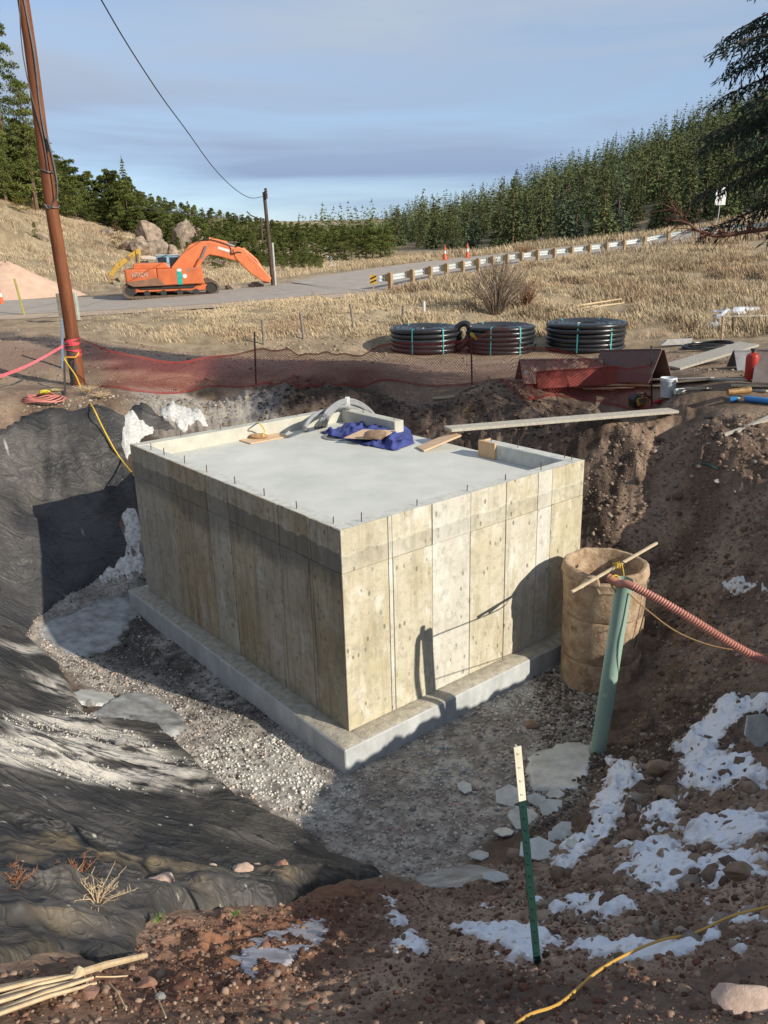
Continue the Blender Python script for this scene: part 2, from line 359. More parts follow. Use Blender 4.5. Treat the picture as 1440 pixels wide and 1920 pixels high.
# lumps and clods
lum = (fbm(X, Y, 1.3, 3, 1)-.5)*.16 + (fbm(X, Y, .32, 4, 2, .6)-.5)*.085
ridg = (1-np.abs(fbm(X, Y, .55, 3, 9)*2-1))
clod = np.where(pit > 0, (fbm(X, Y, .11, 3, 4, .6)-.5)*.05, 0)
bank = pit*(1-flo)
nofab = 1-np.clip(sstep(-.3, .1, inpoly(X, Y, TARP_A))+sstep(-.3, .1, inpoly(X, Y, TARP_B)), 0, 1)
ruts = np.sin(fbm(X, Y, 6, 2, 21)*6+Y*2.2)*.02
det = near_z*((1-flo)*(.35+.65*pit)*lum+bank*nofab*sstep(4.5, 8, Y+X)*(clod*2.4+(ridg-.6)*.13+np.clip(fbm(X, Y, .16, 3, 11, .6)-.52, 0, 1)*.35)+bank*nofab*(1-sstep(4.5, 8, Y+X))*(clod*1.5+(ridg-.6)*.05+np.clip(fbm(X, Y, .12, 3, 11, .6)-.55, 0, 1)*.18))+near_z*flo*(fbm(X, Y, .3, 3, 5)-.5)*.05
rightb = bank*sstep(3.0, 4.2, X)*.75+bank*sstep(14.2, 15.2, Y)*sstep(17.0, 15.6, Y)*.6
det += rightb*((fbm(X, Y, .7, 4, 14, .62)-.5)*.34)
fars = sstep(30, 60, rr_)
hillm = sstep(60, 100, rr_)
det += (1-near_z)*((fbm(X, Y, 4, 4, 6)-.5)*.5+sstep(90, 150, rr_)*(fbm(X, Y, 26, 3, 8)-.5)*3.0)*sstep(4.2, 10, rd)
det += sstep(22, 32, rr_)*(1-fars)*(fbm(X, Y, 1.1, 4, 7)-.5)*.3*sstep(4, 6, rd)
G = G0+det
onr = sstep(ROADW/2+1.6, ROADW/2, rd); crz = rz+np.clip(sd, -5, 6)*(.30/ROADW)
G = G*(1-onr)+(crz-.05)*onr
# foundation stays flat under the vault
BOXP = [(-.55,7.6),(3.0,10.45),(-.7,15.2),(-4.4,12.3)]
G = np.where(inpoly(X, Y, BOXP) > -.15, np.minimum(G, -.27), G)
def H(x, y): return float(bil(G, x, y))
def gh(px, py): return hit(px, py, G)
def gv(px, py, dz=0): p = gh(px, py); return Vector((p[0], p[1], p[2]+dz))

# ---- colours of the ground (what it is made of, not how it is lit)
def C3(*c): return np.array(c)[None, None, :]
def mixc(a, b, t): return a*(1-t[..., None])+b*t[..., None]
n1 = fbm(X, Y, .5, 5, 31, .6); n2 = fbm(X, Y, .12, 4, 33, .6); n3 = fbm(X, Y, 3.0, 4, 35)
dirt = mixc(C3(.135, .092, .068), C3(.275, .20, .150), sstep(.3, .7, n1))
tan_ = mixc(C3(.24, .18, .12), C3(.40, .31, .215), sstep(.3, .7, n1))
straw = mixc(C3(.30, .230, .145), C3(.46, .37, .245), sstep(.3, .7, n1))
red = mixc(C3(.12, .045, .025), C3(.25, .11, .06), sstep(.3, .7, n1))
dark = mixc(C3(.072, .052, .042), C3(.170, .124, .098), sstep(.32, .68, n1))
grav = mixc(C3(.24, .22, .20), C3(.43, .405, .37), sstep(.35, .65, n2))
ter = tan_*np.ones(X.shape+(1,))
groad = mixc(C3(.25, .17, .13), C3(.36, .26, .20), sstep(.3, .7, n3))
ROADD = hpoly([(0,700),(150,690),(480,708),(900,720),(1300,700),(1300,668),(1000,672),(700,676),(450,668),(330,660),(200,645),(0,618),(-200,620),(-200,720)])
ter = mixc(ter, groad, sstep(-.6, .6, inpoly(X, Y, ROADD)+(n1-.5)*1.2))
ter = mixc(ter, dirt, near_z*sstep(24, 17, rr_)*.75)
rb = pit*sstep(.2, .8, pit)
ter = mixc(ter, dark, rb)
ter = mixc(ter, dirt*1.2, rb*sstep(3.2, 4.6, X+(n1-.5)*2))                       # right bank, drier
fg = pit*sstep(6.5, 5.0, Y+(n1-.5)*1.5)
ter = mixc(ter, dirt*1.55, fg)
redp = sstep(-.3, .5, inpoly(X, Y, hpoly([(560,1650),(760,1660),(740,1760),(600,1850),(430,1918),(0,1918),(0,1840),(200,1810),(300,1720),(480,1690)]))+(n1-.5)*.6)
ter = mixc(ter, red, redp*.85)
DRYB = hpoly([(780,1800),(1010,1815),(1200,1815),(1440,1790),(1440,1918),(820,1918)])
ter = mixc(ter, mixc(C3(.075, .05, .045), C3(.13, .09, .075), n2), sstep(-.1, .2, inpoly(X, Y, DRYB)+(n1-.5)*.3)*.7)
gm = sstep(-.12, .12, inpoly(X, Y, GRAVEL)+(n1-.5)*.4)
ter = mixc(ter, grav, gm)
wet = sstep(-.2, .4, inpoly(X, Y, hpoly([(150,1230),(260,1110),(420,1180),(560,1350),(520,1385),(400,1340),(300,1280),(200,1250)])))
ter = mixc(ter, C3(.07, .06, .055)*np.ones(X.shape+(1,)), wet*sstep(.35, .5, n1)*.85)
wm = np.zeros(X.shape)
for q in WHITEG: wm = np.maximum(wm, sstep(-.1, .3, inpoly(X, Y, q)+(n2-.5)*.5))
ter = mixc(ter, C3(.50, .48, .44)*np.ones(X.shape+(1,)), wm*.8*sstep(.35, .6, n2))
# grey cement wash behind the vault on the left
wash = sstep(-.5, .3, inpoly(X, Y, hpoly([(240,740),(330,730),(500,738),(520,790),(430,800),(300,815),(270,775)]))+(n1-.5)*1.0)
ter = mixc(ter, mixc(C3(.26, .25, .24), C3(.50, .48, .44), n2), wash*.75)
ochre = sstep(-.1, .3, inpoly(X, Y, hpoly([(850,760),(905,755),(900,785),(860,790)])))
ter = mixc(ter, C3(.30, .18, .07)*np.ones(X.shape+(1,)), ochre*.5)
# dry grass slopes
gr = sstep(27.5, 31, rr_+(n3-.5)*5)*sstep(-13, -7, X+(n3-.5)*8)
gr = np.maximum(gr, sstep(58, 66, rr_)) * sstep(ROADW/2, ROADW/2+.8, rd)
ter = mixc(ter, mixc(straw, straw*.82, sstep(.4, .6, n3)), gr)
FOREST = sstep(118, 145, rr_)*sstep(-.02, .10, np.arctan2(X, Y)+.03)
ter = mixc(ter, C3(.10, .085, .05)*np.ones(X.shape+(1,)), FOREST)
shoulder = sstep(ROADW/2+2.0, ROADW/2+.2, rd)*sstep(40, 20, X)*(1-gr*.4)
ter = mixc(ter, C3(.42, .33, .24)*np.ones(X.shape+(1,)), shoulder*.8)
M_TER = mat('ground_soil', (1.15, 1.12, 1.08), .95, dark=(.62, .60, .58), scale=14, detail=8, bump=.018, bscale=22, attr='Col', spec=.25)
idx = np.arange(NR*NT).reshape(NR, NT)
q4 = np.stack([idx[:-1, :-1].ravel(), idx[:-1, 1:].ravel(), idx[1:, 1:].ravel(), idx[1:, :-1].ravel()], 1)[:, ::-1].copy()
gnd = mesh_np('ground', np.stack([X.ravel(), Y.ravel(), G.ravel()], 1), q4, M_TER, smooth=True, col=ter.reshape(-1, 3))
tag(gnd, kind='structure')
# the small gap under the camera
mb = MB(); mb.lathe([(.001, H(0, .3)), (.36, H(0, .3)-.01)], n=24, cap=False); tag(mb.build('ground', M_TER), kind='structure')

def patch(name, m, lift, mat_, thr=0.0, smooth=True, col=None, kind=None, rmax=60):
    """a sheet lying on the ground: cells of the ground grid where m > thr, raised by lift (m and lift on the grid)"""
    k = m > thr; k &= rr_ < rmax
    q = k[:-1, :-1] | k[1:, :-1] | k[:-1, 1:] | k[1:, 1:]
    ii, jj = np.nonzero(q)
    f = np.stack([idx[ii, jj], idx[ii, jj+1], idx[ii+1, jj+1], idx[ii+1, jj]], 1)[:, ::-1]
    u, inv = np.unique(f.ravel(), return_inverse=True)
    v = np.stack([X.ravel()[u], Y.ravel()[u], (G+lift).ravel()[u]], 1)
    o = mesh_np(name, v, np.ascontiguousarray(inv.reshape(f.shape)), mat_, smooth=smooth, col=None if col is None else col.reshape(-1, col.shape[-1])[u])
    if kind: o['kind'] = kind
    return o
def rooted(o):
    n = len(o.data.vertices); c = np.empty(n*3, np.float32); o.data.vertices.foreach_get('co', c); c = c.reshape(-1, 3)
    p = Vector((float(c[:, 0].mean()), float(c[:, 1].mean()), float(c[:, 2].min()))); return origin(o, p)

# road surface: asphalt sheet with a gravel shoulder
M_ROAD = mat('road_asphalt', (.38, .335, .29), .9, dark=(.30, .265, .235), scale=1.4, detail=8, bump=.004, bscale=60, spec=.2)
M_SHOULDER = mat('road_shoulder_gravel', (.47, .37, .28), .95, dark=(.34, .25, .18), scale=3, detail=8, bump=.02, bscale=30)
def strip(w0, w1, dz):
    v = []; f = []
    for i in range(len(near_s)):
        for w_ in (w0, w1): v.append((near_s[i, 0]+nrm[i, 0]*w_, near_s[i, 1]+nrm[i, 1]*w_, near_s[i, 2]+.30*w_/ROADW+dz))
    for i in range(len(near_s)-1): f.append((2*i, 2*i+2, 2*i+3, 2*i+1))
    return v, f
v, f = strip(.15, ROADW-.1, .02); o = mesh_np('road', v, [q[::-1] for q in f], M_ROAD); tag(o, kind='structure')
v, f = strip(-1.5, .15, .012); o = mesh_np('road_shoulder', v, [q[::-1] for q in f], M_SHOULDER); tag(o, kind='structure')
# ---------------------------------------------------------------- the concrete vault
A = Vector((-.46, 7.96, 0)); B_ = Vector((-3.85, 12.18, 0)); C_ = Vector((2.72, 10.54, 0)); D_ = B_+C_-A
uR = (C_-A).normalized(); uL = (B_-A).normalized()
# square it up: right-hand direction and its perpendicular
uL = Vector((-uR.y, uR.x, 0)); LR = 4.09; LL = 5.41
B_ = A+uL*LL; C_ = A+uR*LR; D_ = B_+uR*LR
def VP(a, b, z): return A+uR*a+uL*b+Vector((0, 0, z))      # a along the right face, b along the left face
ROTV = Matrix(((uR.x, uL.x, 0), (uR.y, uL.y, 0), (0, 0, 1)))
def vbox(mb, a0, a1, b0, b1, z0, z1): mb.box(VP((a0+a1)/2, (b0+b1)/2, (z0+z1)/2), (a1-a0, b1-b0, z1-z0), ROTV); return mb

def concrete(name, base, alt, stain, bandz=None, band_s=0, streak=.5, holes=.5):
    m = bpy.data.materials.new(name); m.use_nodes = True; N, L = m.node_tree.nodes, m.node_tree.links
    b = N['Principled BSDF']; b.inputs['Roughness'].default_value = .85; b.inputs['Specular IOR Level'].default_value = .25
    g = N.new('ShaderNodeNewGeometry'); pos = g.outputs['Position']
    oi = N.new('ShaderNodeObjectInfo')
    off = N.new('ShaderNodeVectorMath'); off.operation = 'SCALE'; cmb = N.new('ShaderNodeCombineXYZ'); 
    for k in 'XYZ': L.new(oi.outputs['Random'], cmb.inputs[k])
    L.new(cmb.outputs[0], off.inputs[0]); off.inputs['Scale'].default_value = 60
    ad = N.new('ShaderNodeVectorMath'); ad.operation = 'ADD'; L.new(pos, ad.inputs[0]); L.new(off.outputs[0], ad.inputs[1]); p2 = ad.outputs[0]
    def noise(sc, det=5, vec=None, stretch=None, rough=.6):
        v = vec or p2
        if stretch:
            q = N.new('ShaderNodeMapping'); q.inputs['Scale'].default_value = stretch; L.new(v, q.inputs[0]); v = q.outputs[0]
        n = N.new('ShaderNodeTexNoise'); n.inputs['Scale'].default_value = sc; n.inputs['Detail'].default_value = det; n.inputs['Roughness'].default_value = rough; L.new(v, n.inputs['Vector']); return n.outputs['Fac']
    def rng_(s, a, b_, lo=0, hi=1):
        r = N.new('ShaderNodeMapRange'); r.inputs['From Min'].default_value = a; r.inputs['From Max'].default_value = b_; r.inputs['To Min'].default_value = lo; r.inputs['To Max'].default_value = hi; L.new(s, r.inputs['Value']); return r.outputs[0]
    def mix(f, a, c):
        x = N.new('ShaderNodeMix'); x.data_type = 'RGBA'
        if isinstance(f, float): x.inputs['Factor'].default_value = f
        else: L.new(f, x.inputs['Factor'])
        for s_, i in ((a, 'A'), (c, 'B')):
            if isinstance(s_, tuple): x.inputs[i].default_value = (*s_, 1)
            else: L.new(s_, x.inputs[i])
        return x.outputs['Result']
    def mul(a, c):
        x = N.new('ShaderNodeMath'); x.operation = 'MULTIPLY'; L.new(a, x.inputs[0])
        if isinstance(c, float): x.inputs[1].default_value = c
        else: L.new(c, x.inputs[1])
        return x.outputs[0]
    col = mix(rng_(noise(1.1, 4), .34, .66), base, alt)
    rnd = rng_(oi.outputs['Random'], 0, 1, 0, .55)
    col = mix(rnd, col, tuple((x+y)/2*1.02 for x, y in zip(base, (sum(base)/3,)*3)))       # some panels greyer
    col = mix(mul(rng_(noise(1, 6, stretch=(14, 14, .9)), .48, .72), streak), col, stain)      # vertical streaks
    col = mix(mul(rng_(noise(9, 6, rough=.7), .48, .70), .7), col, tuple(c*.50 for c in base))  # mottling
    col = mix(mul(rng_(noise(3.1, 7, stretch=(1, 1, .5), rough=.75), .54, .66), .5), col, tuple(min(.8, c*1.35) for c in (base[1], base[1], base[1]*.95)))
    col = mix(mul(rng_(noise(2.2, 6, vec=pos, stretch=(1, 1, .35), rough=.7), .56, .68), .65), col, stain)
    if bandz:
        s = N.new('ShaderNodeSeparateXYZ'); L.new(pos, s.inputs[0])
        nz_ = N.new('ShaderNodeMath'); nz_.operation = 'MULTIPLY_ADD'; L.new(noise(4.2, 9, vec=pos, rough=.72), nz_.inputs[0]); nz_.inputs[1].default_value = .22; L.new(s.outputs['Z'], nz_.inputs[2])
        top = rng_(nz_.outputs[0], bandz[1]+.11, bandz[1]+.125, 1, 0)
        nb = N.new('ShaderNodeMath'); nb.operation = 'MULTIPLY_ADD'; L.new(noise(1.3, 6, vec=pos, rough=.65), nb.inputs[0]); nb.inputs[1].default_value = .9; L.new(s.outputs['Z'], nb.inputs[2])
        bot = rng_(nb.outputs[0], bandz[0]+.40, bandz[0]+.56, 0, 1)
        col = mix(mul(mul(top, bot), band_s), col, tuple(c*.33 for c in (base[2], base[2], base[2]*.95)))
        # pale fins along the ragged cold joint
        j1 = rng_(nz_.outputs[0], bandz[1]+.10, bandz[1]+.118, 0, 1); j2 = rng_(nz_.outputs[0], bandz[1]+.122, bandz[1]+.135, 1, 0)
        col = mix(mul(mul(j1, j2), .22), col, tuple(min(.75, c*1.35) for c in base))
    vo = N.new('ShaderNodeTexVoronoi'); vo.inputs['Scale'].default_value = 10.5; vo.inputs['Randomness'].default_value = 1
    q = N.new('ShaderNodeMapping'); q.inputs['Scale'].default_value = (1, 1, .5); L.new(p2, q.inputs[0]); L.new(q.outputs[0], vo.inputs['Vector'])
    hole = mul(rng_(vo.outputs['Distance'], .11, .22, 1, 0), rng_(noise(2.6, 3), .44, .54))
    col = mix(mul(hole, holes), col, tuple(c*.33 for c in base))
    L.new(col, b.inputs['Base Color'])
    h1 = noise(38, 6, rough=.7)
    x = N.new('ShaderNodeMath'); x.operation = 'SUBTRACT'; L.new(h1, x.inputs[0]); L.new(mul(hole, 1.2), x.inputs[1])
    bp = N.new('ShaderNodeBump'); bp.inputs['Distance'].default_value = .006; L.new(x.outputs[0], bp.inputs['Height']); L.new(bp.outputs[0], b.inputs['Normal'])
    return m
M_CR = concrete('concrete_yellowish', (.60, .56, .44), (.45, .385, .24), (.30, .26, .17), (1.95, 2.13), .22, .5, .9)  # yellowish concrete of the right face and the core
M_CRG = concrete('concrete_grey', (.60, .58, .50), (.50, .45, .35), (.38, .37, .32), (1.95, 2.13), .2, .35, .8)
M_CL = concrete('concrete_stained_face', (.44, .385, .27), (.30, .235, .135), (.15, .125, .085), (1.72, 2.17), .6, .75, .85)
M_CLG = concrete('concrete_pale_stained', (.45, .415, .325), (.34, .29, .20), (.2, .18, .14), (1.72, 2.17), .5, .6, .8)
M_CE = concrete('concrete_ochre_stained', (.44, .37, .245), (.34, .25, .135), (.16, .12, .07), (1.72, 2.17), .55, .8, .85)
M_SLAB = mat('concrete_slab', (.62, .62, .57), .8, dark=(.47, .475, .44), scale=1.3, detail=9, bump=.002, bscale=40, contrast=(.3, .7), spec=.3)
M_SLABE = mat('concrete_wall_top', (.62, .62, .57), .85, dark=(.45, .445, .40), scale=9, detail=9, bump=.006, bscale=50, spec=.25)
M_PARA = mat('concrete_parapet', (.54, .53, .46), .85, dark=(.40, .39, .33), scale=4, detail=8, bump=.004, bscale=40)
M_FOOT = mat('concrete_footing_side', (.52, .54, .545), .85, dark=(.34, .355, .36), scale=5, detail=9, bump=.004, bscale=30, stretch=(1, 1, .5))
M_FTOP = mat('concrete_footing_top', (.50, .46, .38), .95, dark=(.27, .24, .19), scale=11, detail=9, bump=.014, bscale=45)
M_REBAR = mat('rebar_steel', (.13, .075, .05), .7, scale=40, metal=.4)
M_PLY = mat('plywood', (.62, .42, .24), .7, dark=(.50, .32, .17), scale=5, detail=8, bump=.001, stretch=(1, 6, 1))

vault = empty('concrete_vault', A, 'big square concrete vault standing on its footing in the middle of the pit', 'vault')
def vpart(mb, name, m, parent=None, **k):
    k.setdefault('bevel', 0)
    o = mb.build(name, m, None, **k); o.data.transform(Matrix.Translation(-A))
    o.parent = parent or vault; return o
# core, slab and footing
T = .022
core = vpart(vbox(MB(), T, LR-.01, T, LL-.01, .0, 2.20), 'core', M_CR)
slab = vpart(vbox(MB(), .2, LR-.2, .2, LL-.2, 2.2, 2.206), 'slab', M_SLAB)
sl2 = vpart(vbox(MB(), LR-.2, LR-.005, 1.72, 3.9, 2.2, 2.206), 'slab_edge', M_SLAB)
FO = .25
ft = MB(); vbox(ft, -FO, LR+FO, -FO, LL+FO, -.42, -.012); foot = vpart(ft, 'footing', M_FOOT, bevel=.012)
ftt = MB(); n_ = 26
def ftop(a0, a1, b0, b1):
    na, nb = max(2, int((a1-a0)/.05)), max(2, int((b1-b0)/.05)); v = []; f = []
    for i in range(na+1):
        for j in range(nb+1):
            a = a0+(a1-a0)*i/na; b = b0+(b1-b0)*j/nb; p = VP(a, b, 0)
            z = .001+.02*float(fbm(np.array(p.x), np.array(p.y), .12, 3, 3))
            if i in (0, na) or j in (0, nb): z = -.01
            v.append(VP(a, b, z))
    for i in range(na):
        for j in range(nb): k = i*(nb+1)+j; f.append((k, k+nb+1, k+nb+2, k+1))
    return v, f
for r_ in ((-FO+.012, .03, -FO+.012, LL+FO-.012), (.03, LR+FO-.012, -FO+.012, .03)):
    v, f = ftop(*r_); m_ = MB(); m_.add(v, f); vpart(m_, 'footing_crust', M_FTOP, smooth=True)
# parapet: near walls are flush rims, the far ones stand higher above the slab
for nm, (a0, a1, b0, b1) in dict(l=(T, .2, T, LL-.2), r=(.2, LR-.2, T, .2)).items():
    vpart(vbox(MB(), a0, a1, b0, b1, 2.2, 2.424), 'parapet', M_SLABE, bevel=.008)
vpart(vbox(MB(), T, LR, LL-.2, LL, 2.2, 2.43), 'parapet', M_PARA, bevel=.008)
vpart(vbox(MB(), LR-.2, LR, T, 1.72, 2.2, 2.426), 'parapet', M_SLABE, bevel=.008)
vpart(vbox(MB(), LR-.2, LR, 3.72, LL-.2, 2.2, 2.426), 'parapet', M_PARA, bevel=.008)
# form panels, each its own cast face
rs_ = random.Random(3)
def panels(side, seams, fins):
    for i in range(len(seams)-1):
        a0, a1 = seams[i], seams[i+1]; g = .0045
        for z0, z1, up_ in ((.0, 1.93, 0), (1.937, 2.43, 1)):
            e = rs_.uniform(-.004, .005); mb = MB()
            lo0 = a0+g if i else (0 if side == 'R' else -e); hi = a1-g if i < len(seams)-2 else a1
            if side == 'R': vbox(mb, lo0 if i else 0, hi, -e, T-.0005, z0+(.001 if up_ == 0 else 0), z1)
            else: vbox(mb, -e, T-.0005, lo0 if i else T, hi, z0+(.001 if up_ == 0 else 0), z1)
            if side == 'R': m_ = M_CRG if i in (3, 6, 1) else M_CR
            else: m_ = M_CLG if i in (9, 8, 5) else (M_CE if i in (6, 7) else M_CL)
            w = a1-a0
            o = vpart(mb, 'form_panel' if w > .12 else 'form_strip', m_, bevel=.003)
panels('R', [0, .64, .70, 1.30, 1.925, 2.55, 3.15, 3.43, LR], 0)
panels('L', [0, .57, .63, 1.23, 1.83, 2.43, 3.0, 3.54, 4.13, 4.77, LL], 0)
# rebar pins
pins = [(.09, b) for b in (.25, .95, 1.65, 2.35, 3.1, 3.75, 4.4, 4.85)]+[(a, .09) for a in (.35, 1.15, 1.95, 2.62, 3.3)]+[(LR-.12, .12), (LR-.1, .26), (LR-.1, 1.1), (LR-.1, 1.62)]+[(LR-.1, 3.85), (LR-.1, 4.7)]+[(a, LL-.1) for a in (.8, 1.5, 2.3, 3.0, 3.6)]
for a, b in pins:
    mb = MB(); p = VP(a, b, 2.40); mb.tube([p, p+Vector((rs_.uniform(-.006, .006), rs_.uniform(-.006, .006), .115+rs_.uniform(-.02, .02)))], .0065, 6)
    vpart(mb, 'rebar_pin', M_REBAR)
vpart(vbox(MB(), LR-.22, LR+.012, 1.722, 1.75, 2.21, 2.44), 'form_board', M_PLY)
vpart(vbox(MB(), LR-.24, LR-.202, 1.42, 1.75, 2.21, 2.45), 'form_board', M_PLY)
# hatch ring where the conduits come out
rg = MB(); hc = VP(3.15, 4.25, 2.206); rg.lathe([(.30, 0), (.30, .02), (.25, .022), (.25, -.0)], hc, 28, cap=False)
vpart(rg, 'hatch_ring', mat('ring_grey', (.28, .29, .29), .6, scale=20), smooth=True)
hb = MB(); hb.lathe([(.001, .002), (.25, .003)], hc, 24, cap=False); vpart(hb, 'hatch_opening', mat('hatch_dark', (.04, .04, .04), .9))

# ---------------------------------------------------------------- gravel and stones
def stones(name, pts, sizes, cols, m, parent=None, sub=0, flat=.7):
    """joined little rocks: icosahedra with knocked corners"""
    t = (1+5**.5)/2
    iv = np.array([(-1,t,0),(1,t,0),(-1,-t,0),(1,-t,0),(0,-1,t),(0,1,t),(0,-1,-t),(0,1,-t),(t,0,-1),(t,0,1),(-t,0,-1),(-t,0,1)], float); iv /= np.linalg.norm(iv[0])
    fi = np.array([(0,11,5),(0,5,1),(0,1,7),(0,7,10),(0,10,11),(1,5,9),(5,11,4),(11,10,2),(10,7,6),(7,1,8),(3,9,4),(3,4,2),(3,2,6),(3,6,8),(3,8,9),(4,9,5),(2,4,11),(6,2,10),(8,6,7),(9,8,1)])
    n = len(pts); jit = rng.uniform(.62, 1.12, (n, 12, 1)); ax = rng.uniform(.65, 1.15, (n, 1, 3)); 
    v = iv[None]*jit*ax
    q = rng.normal(size=(n, 4)); q /= np.linalg.norm(q, axis=1)[:, None]; w, x, y, z = q.T
    Rm = np.stack([1-2*(y*y+z*z), 2*(x*y-z*w), 2*(x*z+y*w), 2*(x*y+z*w), 1-2*(x*x+z*z), 2*(y*z-x*w), 2*(x*z-y*w), 2*(y*z+x*w), 1-2*(x*x+y*y)], 1).reshape(n, 3, 3)
    v = np.einsum('nij,nkj->nki', Rm, v); v[:, :, 2] *= flat
    v = v*np.asarray(sizes)[:, None, None]+np.asarray(pts)[:, None, :]
    f = (fi[None]+np.arange(n)[:, None, None]*12).reshape(-1, 3)
    c = np.repeat(np.asarray(cols)[:, None, :], 12, 1).reshape(-1, 3)
    o = mesh_np(name, v.reshape(-1, 3), f, m, parent, col=c); return o
M_STONE = mat('stones', (1.1, 1.08, 1.05), .9, dark=(.75, .74, .72), scale=60, detail=4, attr='Col', spec=.3)
def scatter(poly, n, pad=0.0):
    x0, y0 = np.min(poly, 0); x1, y1 = np.max(poly, 0); x = rng.uniform(x0, x1, n*3); y = rng.uniform(y0, y1, n*3)
    s = inpoly(x, y, poly); k = s > rng.normal(0, .06, len(x))+pad; x, y = x[k][:n], y[k][:n]; return x, y
pal = np.array([(.34,.31,.28),(.42,.39,.36),(.28,.25,.23),(.38,.30,.25),(.46,.43,.40),(.24,.20,.18),(.40,.30,.26),(.20,.19,.19)])
x, y = scatter(GRAVEL, 15500)
k = inpoly(x, y, [tuple(VP(a, b, 0)[:2]) for a, b in ((-.27, -.27), (LR+.3, -.27), (LR+.3, LL+.3), (-.27, LL+.3))]) < 0
# the left strip is wet mud with few stones
WET = hpoly([(110,1220),(300,1060),(430,1180),(580,1370),(520,1385),(400,1345),(300,1290),(200,1250)])
k &= (inpoly(x, y, WET) < 0) | (rng.random(len(x)) < .25)
x, y = x[k], y[k]; s = rng.lognormal(-4.12, .32, len(x))
c = pal[rng.integers(0, len(pal), len(x))]*rng.uniform(.95, 1.45, (len(x), 1))
wgt = np.max([sstep(-.05, .2, inpoly(x, y, q)) for q in WHITEG], 0)*np.clip(fbm(x, y, .25, 2, 44)*4-1.1, 0, 1)
c = c*(1-wgt[:, None])+np.array([.70, .68, .63])*wgt[:, None]*rng.uniform(.85, 1.05, (len(x), 1))
bl = sstep(-.05, .25, inpoly(x, y, WHITEG[2]))*.8; c = c*(1-bl[:, None])+np.array([.36, .39, .42])*bl[:, None]*rng.uniform(.8, 1.1, (len(x), 1))
pinkp = hit(745, 1558); pk = np.exp(-((x-pinkp[0])**2+(y-pinkp[1])**2)/.006); c = c*(1-pk[:, None]*.7)+np.array([.65, .12, .18])*pk[:, None]*.7
tag(stones('gravel', np.stack([x, y, bil(G, x, y)+s*.25], 1), s, c, M_STONE), kind='stuff')
# rubble on the banks
def rubble(poly, n, mu, sg, pal_, name='rubble', smax=.09, sink=.1):
    x, y = scatter(poly, n); k = inpoly(x, y, [tuple(VP(a, b, 0)[:2]) for a, b in ((-.27, -.27), (LR+.3, -.27), (LR+.3, LL+.3), (-.27, LL+.3))]) < 0
    x, y = x[k], y[k]; s = np.minimum(rng.lognormal(mu, sg, len(x)), smax); p = np.array(pal_)
    c = p[rng.integers(0, len(p), len(x))]*rng.uniform(.7, 1.15, (len(x), 1))
    return tag(stones(name, np.stack([x, y, bil(G, x, y)+s*sink], 1), s, c, M_STONE), kind='stuff')
dp = [(.17,.115,.085),(.23,.16,.12),(.29,.22,.17),(.13,.09,.068),(.34,.26,.2)]
rubble(hpoly([(1440,780),(1200,800),(1110,860),(1100,1000),(1220,1150),(1230,1210),(1440,1220)]), 7500, -4.45, .72, dp+dp+[(.30,.25,.21)], smax=.13, sink=-.05)
rubble(hpoly([(1440,1220),(1230,1200),(1215,1330),(1120,1430),(1090,1530),(900,1650),(1000,1760),(1440,1760)]), 7500, -4.45, .72, dp+[(.30,.25,.21)], smax=.11, sink=0)
rubble(hpoly([(1000,1240),(1120,1290),(1130,1420),(1090,1520),(1000,1600),(960,1500),(1020,1400)]), 2500, -3.95, .4, [(.12,.10,.085),(.2,.17,.14),(.28,.25,.22),(.08,.065,.055)])
rubble(hpoly([(480,725),(1110,760),(1090,850),(930,830),(760,790),(480,790)]), 4000, -4.1, .6, [(.08,.052,.04),(.05,.035,.028),(.12,.08,.06),(.17,.11,.08)], smax=.12)
rubble(hpoly([(560,1690),(900,1650),(1440,1640),(1440,1918),(0,1918),(0,1830),(190,1812),(280,1722)]), 12000, -4.97, .62, [(.16,.07,.045),(.10,.055,.04),(.22,.12,.08),(.26,.17,.12),(.34,.24,.18)], smax=.035)
rubble(hpoly([(110,1235),(270,1070),(560,1360),(440,1480),(230,1360)]), 3500, -4.3, .45, [(.12,.105,.095),(.2,.18,.16),(.3,.28,.26),(.07,.06,.055)])
rubble(hpoly([(0,720),(480,735),(700,690),(1200,700),(1440,720),(1440,650),(870,670),(450,665),(0,620)]), 4000, -4.0, .55, [(.25,.18,.13),(.33,.26,.2),(.16,.11,.08)], smax=.07)
rubble(hpoly([(0,770),(300,745),(480,735),(430,800),(240,770)]), 1500, -4.1, .5, [(.34,.28,.2),(.4,.38,.34),(.2,.14,.1)], smax=.06)
rubble(hpoly([(330,600),(640,570),(900,560),(1000,600),(720,668),(450,655)]), 2500, -3.4, .5, [(.36,.29,.2),(.45,.38,.29),(.26,.2,.14)], smax=.12)

